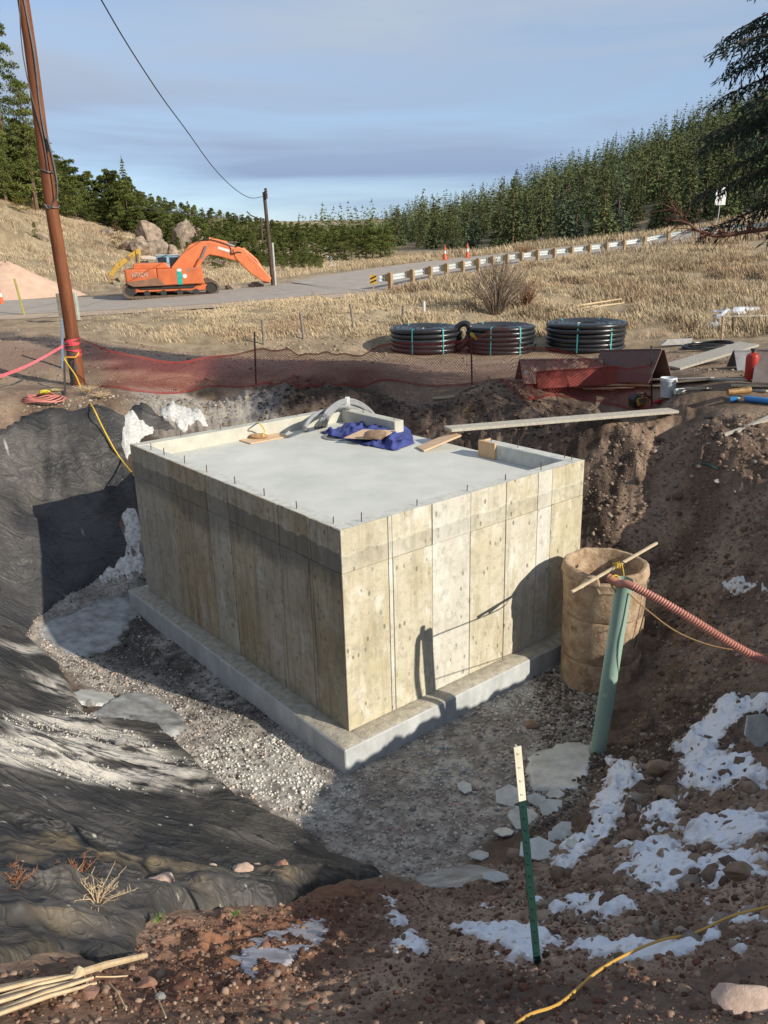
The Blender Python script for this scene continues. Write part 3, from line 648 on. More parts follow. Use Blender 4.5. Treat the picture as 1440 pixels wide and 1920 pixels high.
def rock_mesh(name, r, m, parent=None, seed=0, sub=3, squash=(1, 1, .7), amp=.35, facets=7):
    import bmesh
    bm = bmesh.new(); bmesh.ops.create_icosphere(bm, subdivisions=sub, radius=1); g = random.Random(seed)
    pl = []
    for _ in range(facets):
        n = Vector((g.gauss(0, 1), g.gauss(0, 1), g.gauss(0, 1))).normalized(); pl.append((n, g.uniform(.55, .85)))
    from mathutils import noise
    for v in bm.verts:
        p = v.co.copy()
        for n, d in pl:
            t = p.dot(n)
            if t > d: p -= n*(t-d)*.92
        p *= 1+amp*.5*noise.noise(p*2.2+Vector((seed, 0, 0)))+amp*.18*noise.noise(p*7+Vector((seed, 3, 0)))
        v.co = Vector((p.x*squash[0]*r, p.y*squash[1]*r, p.z*squash[2]*r))
    me = bpy.data.meshes.new(name); bm.to_mesh(me); bm.free(); me.materials.append(m); me.shade_smooth()
    try: me.set_sharp_from_angle(angle=R(28))
    except Exception: pass
    o = bpy.data.objects.new(name, me); COL.objects.link(o)
    if parent: o.parent = parent
    return o
M_ROCKB = mat('rock_brown', (.30, .21, .14), .9, dark=(.16, .10, .065), scale=9, detail=8, bump=.01, bscale=30)
M_ROCKR = mat('rock_reddish', (.36, .20, .14), .9, dark=(.20, .10, .07), scale=12, detail=8, bump=.008, bscale=30)
M_ROCKP = mat('rock_pinkish', (.58, .43, .35), .9, dark=(.38, .27, .21), scale=12, detail=8, bump=.006, bscale=40)
M_ROCKG = mat('rock_grey', (.34, .33, .31), .9, dark=(.2, .19, .18), scale=12, detail=8, bump=.006, bscale=40)
def rock_at(px, py, wpx, m, label, seed, squash=(1, .8, .65), rz=0):
    p = gv(px, py); d = (p-Vector(O3)).length; r = wpx/2/F_PX*d*1.08
    o = rock_mesh('rock', r, m, None, seed, 2 if wpx < 20 else 3, squash); o.location = p+Vector((0, 0, r*squash[2]*.35+(.11 if 'fabric' in label else 0))); o.rotation_euler = (0, 0, rz)
    return tag(o, label, 'rock')
for a in [(1237,1445,46,M_ROCKB,'brown blocky rock beside the snow to the right of the green pipe foot',1),
          (1395,1888,95,M_ROCKP,'large flat tan rock at the bottom right corner beyond the yellow hose',2,(1,.7,.4)),
          (305,1680,46,M_ROCKP,'long pinkish flat stone lying on the crumpled fabric',3,(1,.6,.4),.3),
          (458,1657,32,M_ROCKP,'pale pink stone, left one of the close pair on the fabric edge',4),
          (486,1652,22,M_ROCKP,'small pointed tan stone, right one of the close pair on the fabric edge',5),
          (533,1646,24,M_ROCKR,'reddish stone on the fabric right of the close pair',6),
          (402,1651,18,M_ROCKP,'small tan stone on the fabric left of the close pair',7),
          (1085,1745,0,M_ROCKB,'',8),
          (275,1850,30,M_ROCKR,'dark red stone in the red soil below the reed stalks',9),
          (302,1873,20,M_ROCKG,'grey pebble in the red soil under the reed stalks',10),
          (165,1866,40,M_ROCKR,'broad reddish stone beside the end of the reed stalks',11,(1,.7,.4)),
          (1345,905,18,M_ROCKG,'grey flat stone half way up the right bank',12,(1,.6,.5)),
          (1010,1440,0,M_ROCKB,'',13),
          (998,1362,26,M_ROCKB,'brown stone on the gravel between the manhole and the wooden topped post',14),
          (1388,1640,50,M_ROCKB,'tan clod in the snow near the right edge',15,(1,.7,.5)),
          (1140,1655,34,M_ROCKB,'brown clod sticking out of the snow right of the green steel post',16),
          (1270,1641,24,M_ROCKB,'small round clod in the lower snow patch right of the green post',17),
          (1063,1605,26,M_ROCKB,'round clod at the lower edge of the broken ice',18),
          (1187,1570,32,M_ROCKB,'tilted clod between the snow patches above the lower snow band',19),
          (1255,1490,40,M_ROCKB,'dark earth lump in the snow below the blocky rock',20),
          (925,1688,20,M_ROCKR,'red stone on the soil below the broken ice',21),
          (120,1822,24,M_ROCKP,'',22),(173,1336,20,M_ROCKG,'pale stone on the fabric beside the frozen puddle',23),(228,1409,20,M_ROCKG,'light grey stone in the cement crumbs on the fabric',24),
          (325,1520,0,M_ROCKG,'',25),(1340,1410,0,M_ROCKB,'',26),(1300,1110,34,M_ROCKB,'brown rock low on the right bank above the ribbed hose',27),(1150,1655,0,M_ROCKB,'',28)]:
    if a[2] and a[4]: rock_at(*a)
# ---------------------------------------------------------------- black fabric liners
M_FAB = mat('black_ground_fabric', (1.1, 1.07, 1.03), .55, dark=(.72, .72, .73), scale=9, detail=7, bump=.0012, bscale=240, attr='Col', spec=.35, contrast=(.25, .75))
def wrinkle(m, d=.042, sc=2.2):
    N, L = m.node_tree.nodes, m.node_tree.links; old = [n for n in N if n.bl_idname == 'ShaderNodeBump'][0]; b = N['Principled BSDF']
    g_ = N.new('ShaderNodeNewGeometry'); prev = None
    for k, (s_, st, ds) in enumerate(((sc, (.45, 1.3, 1), d), (sc*3.1, (.8, 1.2, 1), d*.33))):
        q = N.new('ShaderNodeMapping'); q.inputs['Scale'].default_value = st; q.inputs['Rotation'].default_value = (0, 0, R(-22-30*k)); L.new(g_.outputs['Position'], q.inputs[0])
        n = N.new('ShaderNodeTexNoise'); n.inputs['Scale'].default_value = s_; n.inputs['Detail'].default_value = 2.5; n.inputs['Roughness'].default_value = .45; n.inputs['Distortion'].default_value = .9; L.new(q.outputs[0], n.inputs['Vector'])
        a = N.new('ShaderNodeMath'); a.operation = 'SUBTRACT'; a.inputs[1].default_value = .5; L.new(n.outputs['Fac'], a.inputs[0]); c = N.new('ShaderNodeMath'); c.operation = 'ABSOLUTE'; L.new(a.outputs[0], c.inputs[0])
        p = N.new('ShaderNodeMath'); p.operation = 'POWER'; L.new(c.outputs[0], p.inputs[0]); p.inputs[1].default_value = .7
        bp = N.new('ShaderNodeBump'); bp.invert = True; bp.inputs['Distance'].default_value = ds*2.2; L.new(p.outputs[0], bp.inputs['Height'])
        if prev: L.new(prev.outputs[0], bp.inputs['Normal'])
        prev = bp
    L.new(prev.outputs[0], old.inputs['Normal'])
wrinkle(M_FAB)
def fabric(name, poly, folds, label, colf):
    s = inpoly(X, Y, poly)+(fbm(X, Y, .25, 3, 57)-.5)*.10; e = sstep(0, .12, s)
    lift = np.where(s < .03, (s-.03)*1.6, 0)+.020*sstep(-.02, .03, s)+e*(.03+folds)+np.exp(-((s-.07)/.035)**2)*.010
    o = patch(name, s, lift, M_FAB, thr=-.10, col=colf(s)); rooted(o); return tag(o, label, 'ground fabric')
pk_ = hit(100, 772)
ang = np.arctan2(X-pk_[0], -(Y-pk_[1])); rad = np.hypot(X-pk_[0], Y-pk_[1])
foldA = (np.sin(ang*24+fbm(X, Y, 1.2, 2, 51)*5)*.030*sstep(0, 1.2, rad)*sstep(5.2, 2.0, rad)+(fbm(X, Y, .5, 3, 52)-.5)*.04)
r4 = np.clip(1-np.abs(fbm(X*.5, Y, .45, 2, 76)*2-1)*2.4, 0, 1); foldA += r4**2*.03
foldA += np.sin((rad-fbm(X, Y, 1.5, 2, 53)*1.6)*7)*.014*sstep(3, 5, rad)
fabn = fbm(X, Y, .6, 4, 55); fabf = fbm(X, Y, .05, 3, 56)
basefab = mixc(C3(.034, .034, .036), C3(.088, .082, .078), sstep(.3, .7, fabn))
def colA(s):
    c = basefab.copy(); fl = (fabf > .86)*1.0; c = mixc(c, C3(.5, .48, .45)*np.ones(X.shape+(1,)), fl)
    low = sstep(1.2, .2, G); c = mixc(c, C3(.062, .062, .066)*np.ones(X.shape+(1,)), low*.6); return c
tA = fabric('ground_fabric', TARP_A, foldA, 'large black fabric liner sheet spread down the left side of the pit below the pole', colA)
# near sheet: long folds across the slope, crumpled hem at the bottom
u_ = X*.92+Y*.39; v_ = -X*.39+Y*.92
f1 = np.abs(fbm(u_*.30+3, v_+fbm(X, Y, 1.3, 2, 61)*.7, .50, 3, 62, .5)*2-1)**.7
f2 = np.abs(fbm(u_, v_, .32, 3, 63, .6)*2-1)
hem = sstep(-.1, .9, inpoly(X, Y, hpoly([(-60,1500),(200,1560),(420,1640),(620,1640),(640,1700),(300,1730),(200,1830),(-60,1850)])))
r1 = np.clip(1-np.abs(fbm(u_*.16+3, v_+fbm(X, Y, 1.4, 2, 69)*.6, .36, 2, 62, .4)*2-1)*1.9, 0, 1); r2 = np.clip(1-np.abs(fbm(u_*.35-3, v_*.9+fbm(X, Y, .8, 2, 70)*.6, .30, 2, 73, .4)*2-1)*2.2, 0, 1); r3 = np.clip(1-np.abs(fbm(X*.8, Y+fbm(X, Y, .3, 2, 74)*.3, .16, 2, 75)*2-1)*2.2, 0, 1)
foldB = r1**2.0*.13*(.45+hem)+r2**2*.13*hem+r3**1.6*.030*(.1+hem)
cem = np.zeros(X.shape)
for q in [[(0,1205),(80,1215),(95,1235),(20,1235),(0,1225)], [(30,1255),(130,1270),(150,1310),(110,1315),(60,1290)], [(-20,1350),(110,1340),(170,1365),(270,1395),(340,1425),(410,1475),(300,1485),(200,1480),(60,1440),(-20,1430)],
          [(100,1450),(330,1475),(430,1460),(440,1480),(300,1492),(150,1475)], [(120,1345),(180,1330),(200,1380),(150,1390)]]:
    cem = np.maximum(cem, sstep(-.12, .2, inpoly(X, Y, hpoly(q))+(fabn-.5)*.5))
cemn = fbm(u_*.4, v_, .16, 5, 66, .65)
def colB(s):
    c = basefab*.95; c = mixc(c, C3(.05, .05, .045)*np.ones(X.shape+(1,)), sstep(.5, .62, fbm(X, Y, .4, 4, 67))*.6)
    c = mixc(c, C3(.55, .52, .47)*np.ones(X.shape+(1,)), np.clip(cem*sstep(.36, .50, cemn), 0, 1)*.95)
    c = mixc(c, C3(.27, .21, .13)*np.ones(X.shape+(1,)), hem*sstep(.52, .66, fbm(X, Y, .45, 4, 68))*.75)
    return mixc(c, C3(.5, .48, .45)*np.ones(X.shape+(1,)), (fabf > .86)*.9)
tB = fabric('ground_fabric', TARP_B, foldB, 'wrinkled black fabric liner with cement spills in the lower left foreground', colB)
tC = fabric('ground_fabric', TARP_C, (fbm(X, Y, .3, 2, 71)-.5)*.1, 'small triangle of black fabric sticking up behind the left corner of the vault', colA)
# cement crumbs on the near sheet
x, y = scatter(hpoly([(0,1350),(150,1330),(390,1460),(430,1480),(150,1470),(0,1420)]), 1500); s = rng.lognormal(-4.7, .4, len(x))
tag(stones('cement_crumbs', np.stack([x, y, bil(G, x, y)+.06+s*.2], 1), s, rng.uniform(.38, .62, (len(x), 1))*np.array([1, .96, .88]), M_STONE), kind='stuff')

# ---------------------------------------------------------------- snow and ice
def snow_mat():
    m = mat('snow', (.86, .88, .92), .75, dark=(.76, .78, .83), scale=10, detail=7, bump=.012, bscale=34, spec=.3)
    b = m.node_tree.nodes['Principled BSDF']; b.inputs['Subsurface Weight'].default_value = .0; return m
M_SNOW = snow_mat()
M_DSNOW = mat('dirty_snow', (.74, .74, .73), .85, dark=(.42, .39, .35), scale=16, detail=8, bump=.02, bscale=30, contrast=(.36, .56))
sn = fbm(X, Y, .22, 5, 81, .62); sn2 = fbm(X, Y, .06, 3, 83)
M_SNOW.node_tree.nodes['Principled BSDF'].inputs['Roughness'].default_value = .65
M_SNOWD = mat('old_snow', (1.0, 1.0, 1.0), .7, dark=(.88, .89, .93), scale=14, detail=8, bump=.014, bscale=40, attr='Col', spec=.3)
sn3 = fbm(X, Y, .022, 2, 84)
def snow(polys, label, m=M_SNOWD, h=.035, rough=.27, thr=.0):
    f = np.full(X.shape, -9.0)
    for q in polys: f = np.maximum(f, inpoly(X, Y, hpoly(q)))
    f = np.clip(f, -1, .19)+(sn-.5)*rough+(sn2-.5)*.12+(sn3-.5)*.05
    ed = sstep(.10, .0, f+(sn2-.5)*.10); cs = mixc(C3(.84, .86, .90)*np.ones(X.shape+(1,)), C3(.50, .44, .38), ed*.75); cs = mixc(cs, C3(.30, .23, .17)*np.ones(X.shape+(1,)), sstep(.70, .78, fbm(X, Y, .05, 3, 85))*.7)
    lift = sstep(-.02, .10, f)*h+np.minimum(f, 0)*.8-.008+(sn2-.5)*.012
    return tag(rooted(patch('snow_patch', f, lift, m, thr=-.10, col=cs)), label, 'snow patch')
snow([[(350+600-600+810,1718),(900,1700),(990,1700),(1030,1690),(1020,1740),(1060,1760),(1030,1800),(960,1815),(900,1770),(820,1740)]], 'white snow patch around the foot of the green steel post')
snow([[(1040,1780),(1100,1752),(1200,1755),(1300,1765),(1330,1740),(1345,1760),(1250,1795),(1160,1800),(1100,1790)]], 'long thin snow strip reaching right from the green post towards the yellow hose')
snow([[(1060,1690),(1110,1685),(1190,1690),(1195,1720),(1130,1735),(1080,1725)]], 'small snow patch above the long strip and right of the green steel post', rough=.25)
snow([[(718,1690),(752,1692),(750,1712),(722,1712)],[(722,1712),(765,1722),(765,1748),(738,1745)],[(718,1770),(765,1750),(815,1770),(790,1792),(725,1795)]], 'scattered small snow bits on dark soil at the lower middle of the picture', rough=.15)
snow([[(1140,1430),(1190,1428),(1205,1460),(1180,1490),(1170,1540),(1120,1600),(1080,1640),(1020,1660),(1045,1600),(1100,1560),(1110,1500),(1120,1480)]], 'tongue of snow running downhill from the foot of the green pipe')
snow([[(1260,1400),(1330,1340),(1360,1300),(1440,1290),(1470,1340),(1400,1350),(1360,1400),(1440,1440),(1460,1480),(1380,1480),(1290,1490),(1270,1450)]], 'large snow patch at the right edge behind the blocky brown rock')
snow([[(1200,1520),(1280,1500),(1270,1560),(1210,1570)],[(1170,1590),(1290,1570),(1320,1600),(1290,1660),(1220,1680),(1160,1660)]], 'twin snow patches between the snow tongue and the right edge', rough=.3)
snow([[(1280,1560),(1360,1530),(1460,1510),(1460,1560),(1340,1590)],[(1310,1610),(1400,1590),(1460,1590),(1460,1640),(1380,1650),(1330,1700),(1310,1700)]], 'broken snow cover on the clods at the right edge above the yellow hose', rough=.45)
snow([[(1300,1715),(1340,1700),(1440,1700),(1460,1740),(1380,1745)],[(1350,1760),(1390,1750),(1430,1800),(1390,1830)]], 'snow fragments crossed by the yellow hose near the right edge', rough=.3)
snow([[(1310,1105),(1360,1098),(1420,1100),(1440,1112),(1380,1125),(1330,1115)]], 'thin dirty snow streak on the right bank behind the manhole', m=M_DSNOW, h=.03, rough=.2)
snow([[(222,780),(250,768),(275,800),(300,815),(262,830),(235,870),(225,850),(232,810)]], 'lumpy white cement mound on the fabric at the left corner of the vault', m=mat('white_spill', (.70, .70, .68), .9, dark=(.40, .39, .37), scale=16, detail=8, bump=.03, bscale=24), h=.10, rough=.2)['category'] = 'cement mound'
snow([[(300,770),(335,762),(385,775),(385,805),(345,812),(310,790)]], 'white cement spill on the slope behind the vault corner', m=bpy.data.materials['white_spill'], h=.05, rough=.3)['category'] = 'cement spill'
snow([[(215,960),(250,945),(262,975),(262,1030),(240,1045),(225,1020),(240,990)],[(190,1065),(240,1040),(275,1040),(285,1085),(225,1090),(150,1075)]], 'dirty snow lying between the black liner and the left end of the footing', m=M_DSNOW, h=.05, rough=.35)
snow([[(1385,560),(1410,556),(1425,572),(1390,600),(1360,612),(1335,610),(1350,590),(1375,580)]], 'snow streak in a gully of the grassy slope at the right', h=.06, rough=2.2)

def ice_mat(name, c1, c2, r):
    m = mat(name, c1, r, dark=c2, scale=5, detail=8, bump=.003, bscale=14, spec=.6, contrast=(.35, .62)); return m
M_ICE = ice_mat('pale_ice', (.56, .56, .53), (.36, .36, .34), .33)
M_ICED = ice_mat('frozen_puddle', (.38, .385, .38), (.17, .165, .155), .28)
def ice(q, label, m, h=.034, rough=.20):
    f = inpoly(X, Y, hpoly(q)); f = np.clip(f, -1, .2)+(sn-.5)*rough+(sn2-.5)*.10
    k = f > 0; Aq = np.stack([X[k], Y[k], np.ones(k.sum())], 1); co = np.linalg.lstsq(Aq, G[k], rcond=None)[0]
    lift = (X*co[0]+Y*co[1]+co[2]-G)+h+.034*(fbm(X, Y, .4, 4, 88, .6)-.5)+np.minimum(f, 0)*1.2
    o = patch('ice_sheet', f, lift, m, thr=-.10); return tag(rooted(o), label, 'ice sheet')
ice([(985,1425),(1010,1405),(1080,1398),(1110,1400),(1100,1450),(1085,1480),(1040,1488),(1000,1470)], 'round pale ice sheet at the foot of the green pipe', M_ICE)
ice([(170,1340),(230,1305),(300,1300),(345,1320),(340,1370),(300,1385),(250,1372),(180,1385)], 'frozen puddle between the two fabric liners left of the vault', M_ICED, rough=.2)
ice([(105,1305),(150,1295),(200,1300),(240,1315),(180,1325)], 'narrow milky ice tongue left of the frozen puddle', M_ICE, rough=.15)
ice([(130,1150),(180,1120),(240,1110),(270,1140),(240,1180),(200,1220),(130,1230),(60,1190),(90,1165)], 'thin ice film on the wet gravel in the shadow of the vault', M_ICED, h=.045, rough=.5)
ice([(440,1800),(480,1760),(560,1730),(610,1722),(595,1760),(560,1790),(530,1810),(470,1825)], 'bluish ice patch on the red soil at the bottom of the picture', ice_mat('blue_ice', (.50, .50, .56), (.30, .28, .30), .4), rough=.3, h=.012)
ice([(780,1640),(880,1630),(935,1648),(930,1668),(860,1675),(790,1665)], 'wet ice rim at the lower edge of the gravel', M_ICED, rough=.15)
# broken ice slabs, each one a piece of its own
def slab_ice(px, py, w, hgt, rz, tilt, label, g=None):
    p = gv(px, py); d = (p-Vector(O3)).length; k = d/F_PX; r_ = random.Random(int(px*7+py)); n = 6
    poly = [((w*k/2)*math.cos(2*math.pi*i/n+.3)*r_.uniform(.75, 1.15), (hgt*k)*math.sin(2*math.pi*i/n+.3)*r_.uniform(.75, 1.15)) for i in range(n)]
    mb = MB(); mb.prism(poly, lambda a, b: (a, b, -.008), lambda a, b: (a, b, .008))
    o = mb.build('ice_slab', M_ICE, bevel=.003); o.location = p+Vector((0, 0, .035)); o.rotation_euler = (tilt[0], tilt[1], rz)
    return tag(o, label, 'ice slab', g)
for i, q in enumerate([(960,1500,60,30,.2,(.1,.05),'grey ice slab at the top left of the broken ice'),(985,1540,75,35,-.4,(-.1,.12),'wide grey ice slab in the middle of the broken ice left of the steel post'),(1035,1520,60,22,.6,(.25,.1),'ice slab tilted up against its neighbour right of the steel post'),
      (1060,1560,80,20,.7,(.2,.25),'long tilted ice slab beside the snow tongue'),(1010,1600,70,28,.1,(.05,.0),'flat ice slab at the bottom of the broken ice'),(900,1610,44,12,.5,(.1,.3),'thin light ice slab lying on the gravel edge'),
      (1040,1495,34,14,-.5,(.3,-.2),'small ice slab right behind the steel post'),(945,1565,36,20,.9,(-.15,.2),'small ice slab on the gravel left of the broken ice'),(1005,1505,40,14,.2,(.2,.1),'small ice slab between the two upper slabs'),(1075,1590,44,14,.9,(.1,.3),'small ice slab at the right end of the broken ice'),
      (870,1480,30,16,.2,(.15,.1),'lone grey ice slab on the gravel far left of the steel post'),(1045,1575,40,16,.4,(.35,.1),'small ice slab leaning on the long one'),(930,1650,50,14,.1,(.05,.1),'ice slab at the toe of the foreground bank')]): slab_ice(*q)
o = slab_ice(1422, 1395, 70, 32, .3, (1.15, .2), 'upright sheet of clear ice leaning in the snow at the right edge'); o.location.z += .12

# ---------------------------------------------------------------- manhole, green pipe, hose
M_MAN = mat('manhole_concrete', (.47, .35, .24), .95, dark=(.27, .175, .105), scale=6, detail=9, bump=.022, bscale=26, contrast=(.36, .62), spots=(4, .60, (.24, .155, .095)))
MC = Vector((2.80, 9.54, -.32))
man = empty('concrete_manhole', MC, 'round tan concrete manhole barrel with broken rim by the right corner of the vault', 'manhole')
def crack(i, a):
    n = math.sin(a*5+i)*.006+math.sin(a*13+i*2)*.004
    return n, 0
def rimw(i, a):
    z = .05*(float(fbm(np.array(math.cos(a)*1.0+3), np.array(math.sin(a)*1.0+3), .5, 4, 7, .6))-.5)
    if -2.0 < a-2*math.pi*(a > math.pi) < -1.55: z -= .10     # the bite broken out of the rim
    return math.sin(a*5)*.004, z
def section(name, prof, wb, m=M_MAN):
    mb = MB(); mb.lathe(prof, (0, 0, 0), 72, wb, cap=False); o = mb.build(name, m, man, smooth=True); return o
section('lower_ring', [(.33, -.1), (.50, -.1), (.505, .25), (.507, .42), (.49, .44), (.33, .44)], crack)
section('middle_ring', [(.40, .44), (.492, .445), (.508, .47), (.51, .95), (.505, 1.02), (.495, 1.03), (.40, 1.03)], crack)
section('upper_ring', [(.42, 1.03), (.498, 1.035), (.515, 1.06), (.515, 1.3), (.525, 1.46), (.545, 1.56)], crack)
mb = MB(); mb.lathe([(.545, 1.558), (.53, 1.655), (.50, 1.675), (.465, 1.67), (.445, 1.62), (.43, 1.3), (.42, .3)], (0, 0, 0), 96, rimw, cap=False); mb.build('rim', M_MAN, man, smooth=True)
mb = MB(); mb.lathe([(.001, .35), (.43, .33)], (0, 0, 0), 32, cap=False); mb.build('opening_floor', mat('pit_mud', (.09, .06, .045), .95, scale=8), man)
M_GPIPE = mat('green_pvc', (.31, .44, .36), .45, dark=(.23, .35, .285), scale=3, detail=6, bump=.0006, stretch=(1, 1, .4), spots=(9, .66, (.42, .47, .40)))
gp0 = Vector((2.30, 7.72, -.42)); gp1 = Vector((2.39, 7.47, 2.00))
mb = MB(); dgp = (gp1-gp0).normalized()
mb.tube([gp0, gp0.lerp(gp1, .33), gp0.lerp(gp1, .66), gp1], .085, 28, cap=False); mb.tube([gp1+dgp*.0, gp1-dgp*.5], .078, 28, cap=False)
# joined ring on top
n_ = 28
gpipe = mb.build('sewer_pipe', M_GPIPE, smooth=True); origin(gpipe, gp0)
tag(gpipe, 'light green plastic pipe standing upright in front of the manhole', 'pipe')
M_HOSE = mat('pink_ribbed_hose', (.47, .20, .15), .6, dark=(.37, .15, .11), scale=8, bump=.0005)
def aim(px, py, y): return Vector(aty(px, py, y))
hp = spline([aim(1140, 1082, 7.5), aim(1160, 1094, 7.42), aim(1178, 1096, 7.32), aim(1230, 1122, 7.15), aim(1300, 1163, 6.95), aim(1380, 1212, 6.8), aim(1440, 1240, 6.72), aim(1560, 1275, 6.6), aim(1750, 1300, 6.5)], 40)
rs = []; acc = 0
for i, p in enumerate(hp):
    if i: acc += (p-hp[i-1]).length
    rs.append(.040+(.0045*math.cos(acc*2*math.pi/.026) if i > 60 else .002))
mb = MB(); 
# resample evenly, fine enough for the ribs
L_ = [0]
for i in range(1, len(hp)): L_.append(L_[-1]+(hp[i]-hp[i-1]).length)
ev = np.arange(0, L_[-1], .0065); pts = [Vector([float(np.interp(e, L_, [p[k] for p in hp])) for k in range(3)]) for e in ev]
mb.tube(pts, [.040+(.0048*math.cos(e*2*math.pi/.026) if e > .30 else .001) for e in ev], 16)
o = mb.build('ribbed_hose', M_HOSE, smooth=True); origin(o, pts[-1]); tag(o, 'pink ribbed drain hose hung over the top of the green pipe and running off right', 'hose')
M_WOOD = mat('raw_wood', (.62, .52, .36), .75, dark=(.44, .34, .21), scale=12, detail=6, bump=.002, stretch=(1, 1, 1))
st0, st1 = aim(1072, 1110, 8.6), aim(1232, 1018, 9.35)
mb = MB(); mb.beam(st0, st1, .032, .028); o = mb.build('wooden_stake', M_WOOD, bevel=.003); origin(o, st0); tag(o, 'splintered wooden stake lying across the manhole rim', 'stake')
mb = MB(); mb.beam(aim(1088, 1102, 8.75), aim(1102, 1087, 8.9), .05, .02); o = mb.build('wood_splinter', M_WOOD); origin(o, aim(1090, 1100, 8.8)); tag(o, 'short wood splinter on the left side of the manhole rim', 'wood scrap')
M_ROPEY = mat('yellow_rope', (.62, .42, .06), .8, dark=(.40, .26, .04), scale=60, bump=.003)
mb = MB(); c0 = st0.lerp(st1, .52); tt = (st1-st0).normalized(); sa = tt.cross(Vector((0, 0, 1))).normalized(); sb = sa.cross(tt)
hel = [c0+tt*(-.04+.0045*i)+(sa*math.cos(i*1.15)+sb*math.sin(i*1.15))*(.036+.008*math.sin(i*.9)) for i in range(22)]
mb.tube(spline(hel+[hel[-1]+Vector((.02, -.02, -.10)), hel[-1]+Vector((.03, -.04, -.22))], 3), .010, 6); o = mb.build('rope_knot', M_ROPEY, smooth=True); origin(o, c0); tag(o, 'yellow rope knotted round the wooden stake over the manhole', 'rope')
mb = MB(); c1 = aim(1152, 1088, 7.46); mb.tube([c1+Vector((.052*math.cos(a_), .01*math.sin(2*a_), .052*math.sin(a_))) for a_ in np.linspace(0, 6.2, 18)], .009, 6)
mb.tube(spline([c1+Vector((-.03, 0, -.045)), c1+Vector((.015, 0, -.12)), c1+Vector((.05, .01, -.2)), c1+Vector((.035, .02, -.28))], 5), .009, 6)
o = mb.build('rope_loop', M_ROPEY, smooth=True); origin(o, c1); tag(o, 'yellow rope loop round the end of the ribbed hose', 'rope')
M_WIRE = mat('black_cable', (.03, .028, .03), .5, scale=40)
mb = MB(); mb.tube(spline([aim(1163, 1052, 8.95), aim(1178, 1062, 8.8), aim(1172, 1080, 8.6), aim(1166, 1100, 7.6), aim(1172, 1108, 7.42)], 8), .008, 6)
mb.tube(spline([aim(1202, 1068, 9.5), aim(1214, 1085, 9.25), aim(1213, 1110, 9.16), aim(1210, 1140, 9.13), aim(1200, 1180, 9.10), aim(1188, 1215, 9.06)], 8), .007, 6)
mb.tube(spline([aim(1140, 1100, 9.06), aim(1140, 1140, 9.05), aim(1146, 1180, 9.03), aim(1150, 1200, 7.62)], 6), .006, 6)
o = mb.build('black_cable', M_WIRE, smooth=True); origin(o, aim(1172, 1108, 7.4)); tag(o, 'thin black cables dangling from the manhole rim', 'cable')
mb = MB(); mb.tube(spline([aim(1178, 1112, 7.4), aim(1215, 1145, 7.3), aim(1270, 1185, 7.15), aim(1340, 1212, 7.0), aim(1440, 1228, 6.85), aim(1600, 1260, 6.7)], 8), .007, 6)
o = mb.build('orange_cord', mat('tan_cord', (.42, .24, .10), .6, scale=30), smooth=True); origin(o, aim(1178, 1112, 7.4)); tag(o, 'thin orange cord sagging below the ribbed hose', 'cord')

# ---------------------------------------------------------------- steel T-posts
M_TGREEN = mat('green_post_paint', (.012, .044, .038), .4, dark=(.008, .030, .026), scale=20, bump=.0006)
M_TWHITE = mat('pale_post_tip', (.74, .70, .58), .6, dark=(.60, .54, .40), scale=14)
M_TBLACK = mat('dark_post_paint', (.02, .024, .026), .5, scale=20)
def tpost(base, top, label, m=M_TBLACK, w=.034, tip=0, m2=None, group=None, plate=True):
    base = Vector(base); top = Vector(top); d = top-base
    r = empty('steel_t_post', base, label, 'fence post', group)
    sd = Vector((1, .25, 0)).normalized(); fr = d.normalized().cross(sd).normalized()
    def tee(a, b, name, mm_):
        mb = MB(); mb.beam(a, b, w, .006, up=-fr); mb.beam(a+fr*.012, b+fr*.012, .006, w*.62, up=-fr)
        k = 0; n = int((b-a).length/.055)
        for i in range(n): mb.box(a.lerp(b, (i+.5)/n)-fr*.004, (.010, .005, .010))
        o = mb.build(name, mm_, r); o.data.transform(Matrix.Translation(-base)); return o
    cut = base+d*(1-tip)
    tee(base-d*.12, cut, 'post', m)
    if tip: tee(cut, top, 'painted_tip', m2)
    return r
tp = gv(1008, 1810)
ttop = aty(970, 1400, tp.y+.12)
tpost(tp, ttop, 'green steel T post with a pale painted tip in the right foreground', M_TGREEN, .034, .235, M_TWHITE)

# yellow hose in the foreground
M_YH = mat('yellow_hose', (.52, .31, .07), .5, dark=(.5, .28, .05), scale=9, bump=.001)
pth = [gv(px, py, dz) for px, py, dz in [(985,1918,.03),(1050,1888,.02),(1120,1838,.05),(1180,1806,.06),(1240,1778,.05),(1300,1762,.04),(1370,1733,.05),(1440,1712,.04),(1540,1690,.04)]]
mb = MB(); mb.tube(spline([pth[0]+Vector((-.15, -.12, .0))]+pth, 10), .0062, 8); o = mb.build('yellow_hose', M_YH, smooth=True); origin(o, pth[0]); tag(o, 'thin yellow hose crossing the snow in the bottom right corner', 'hose')

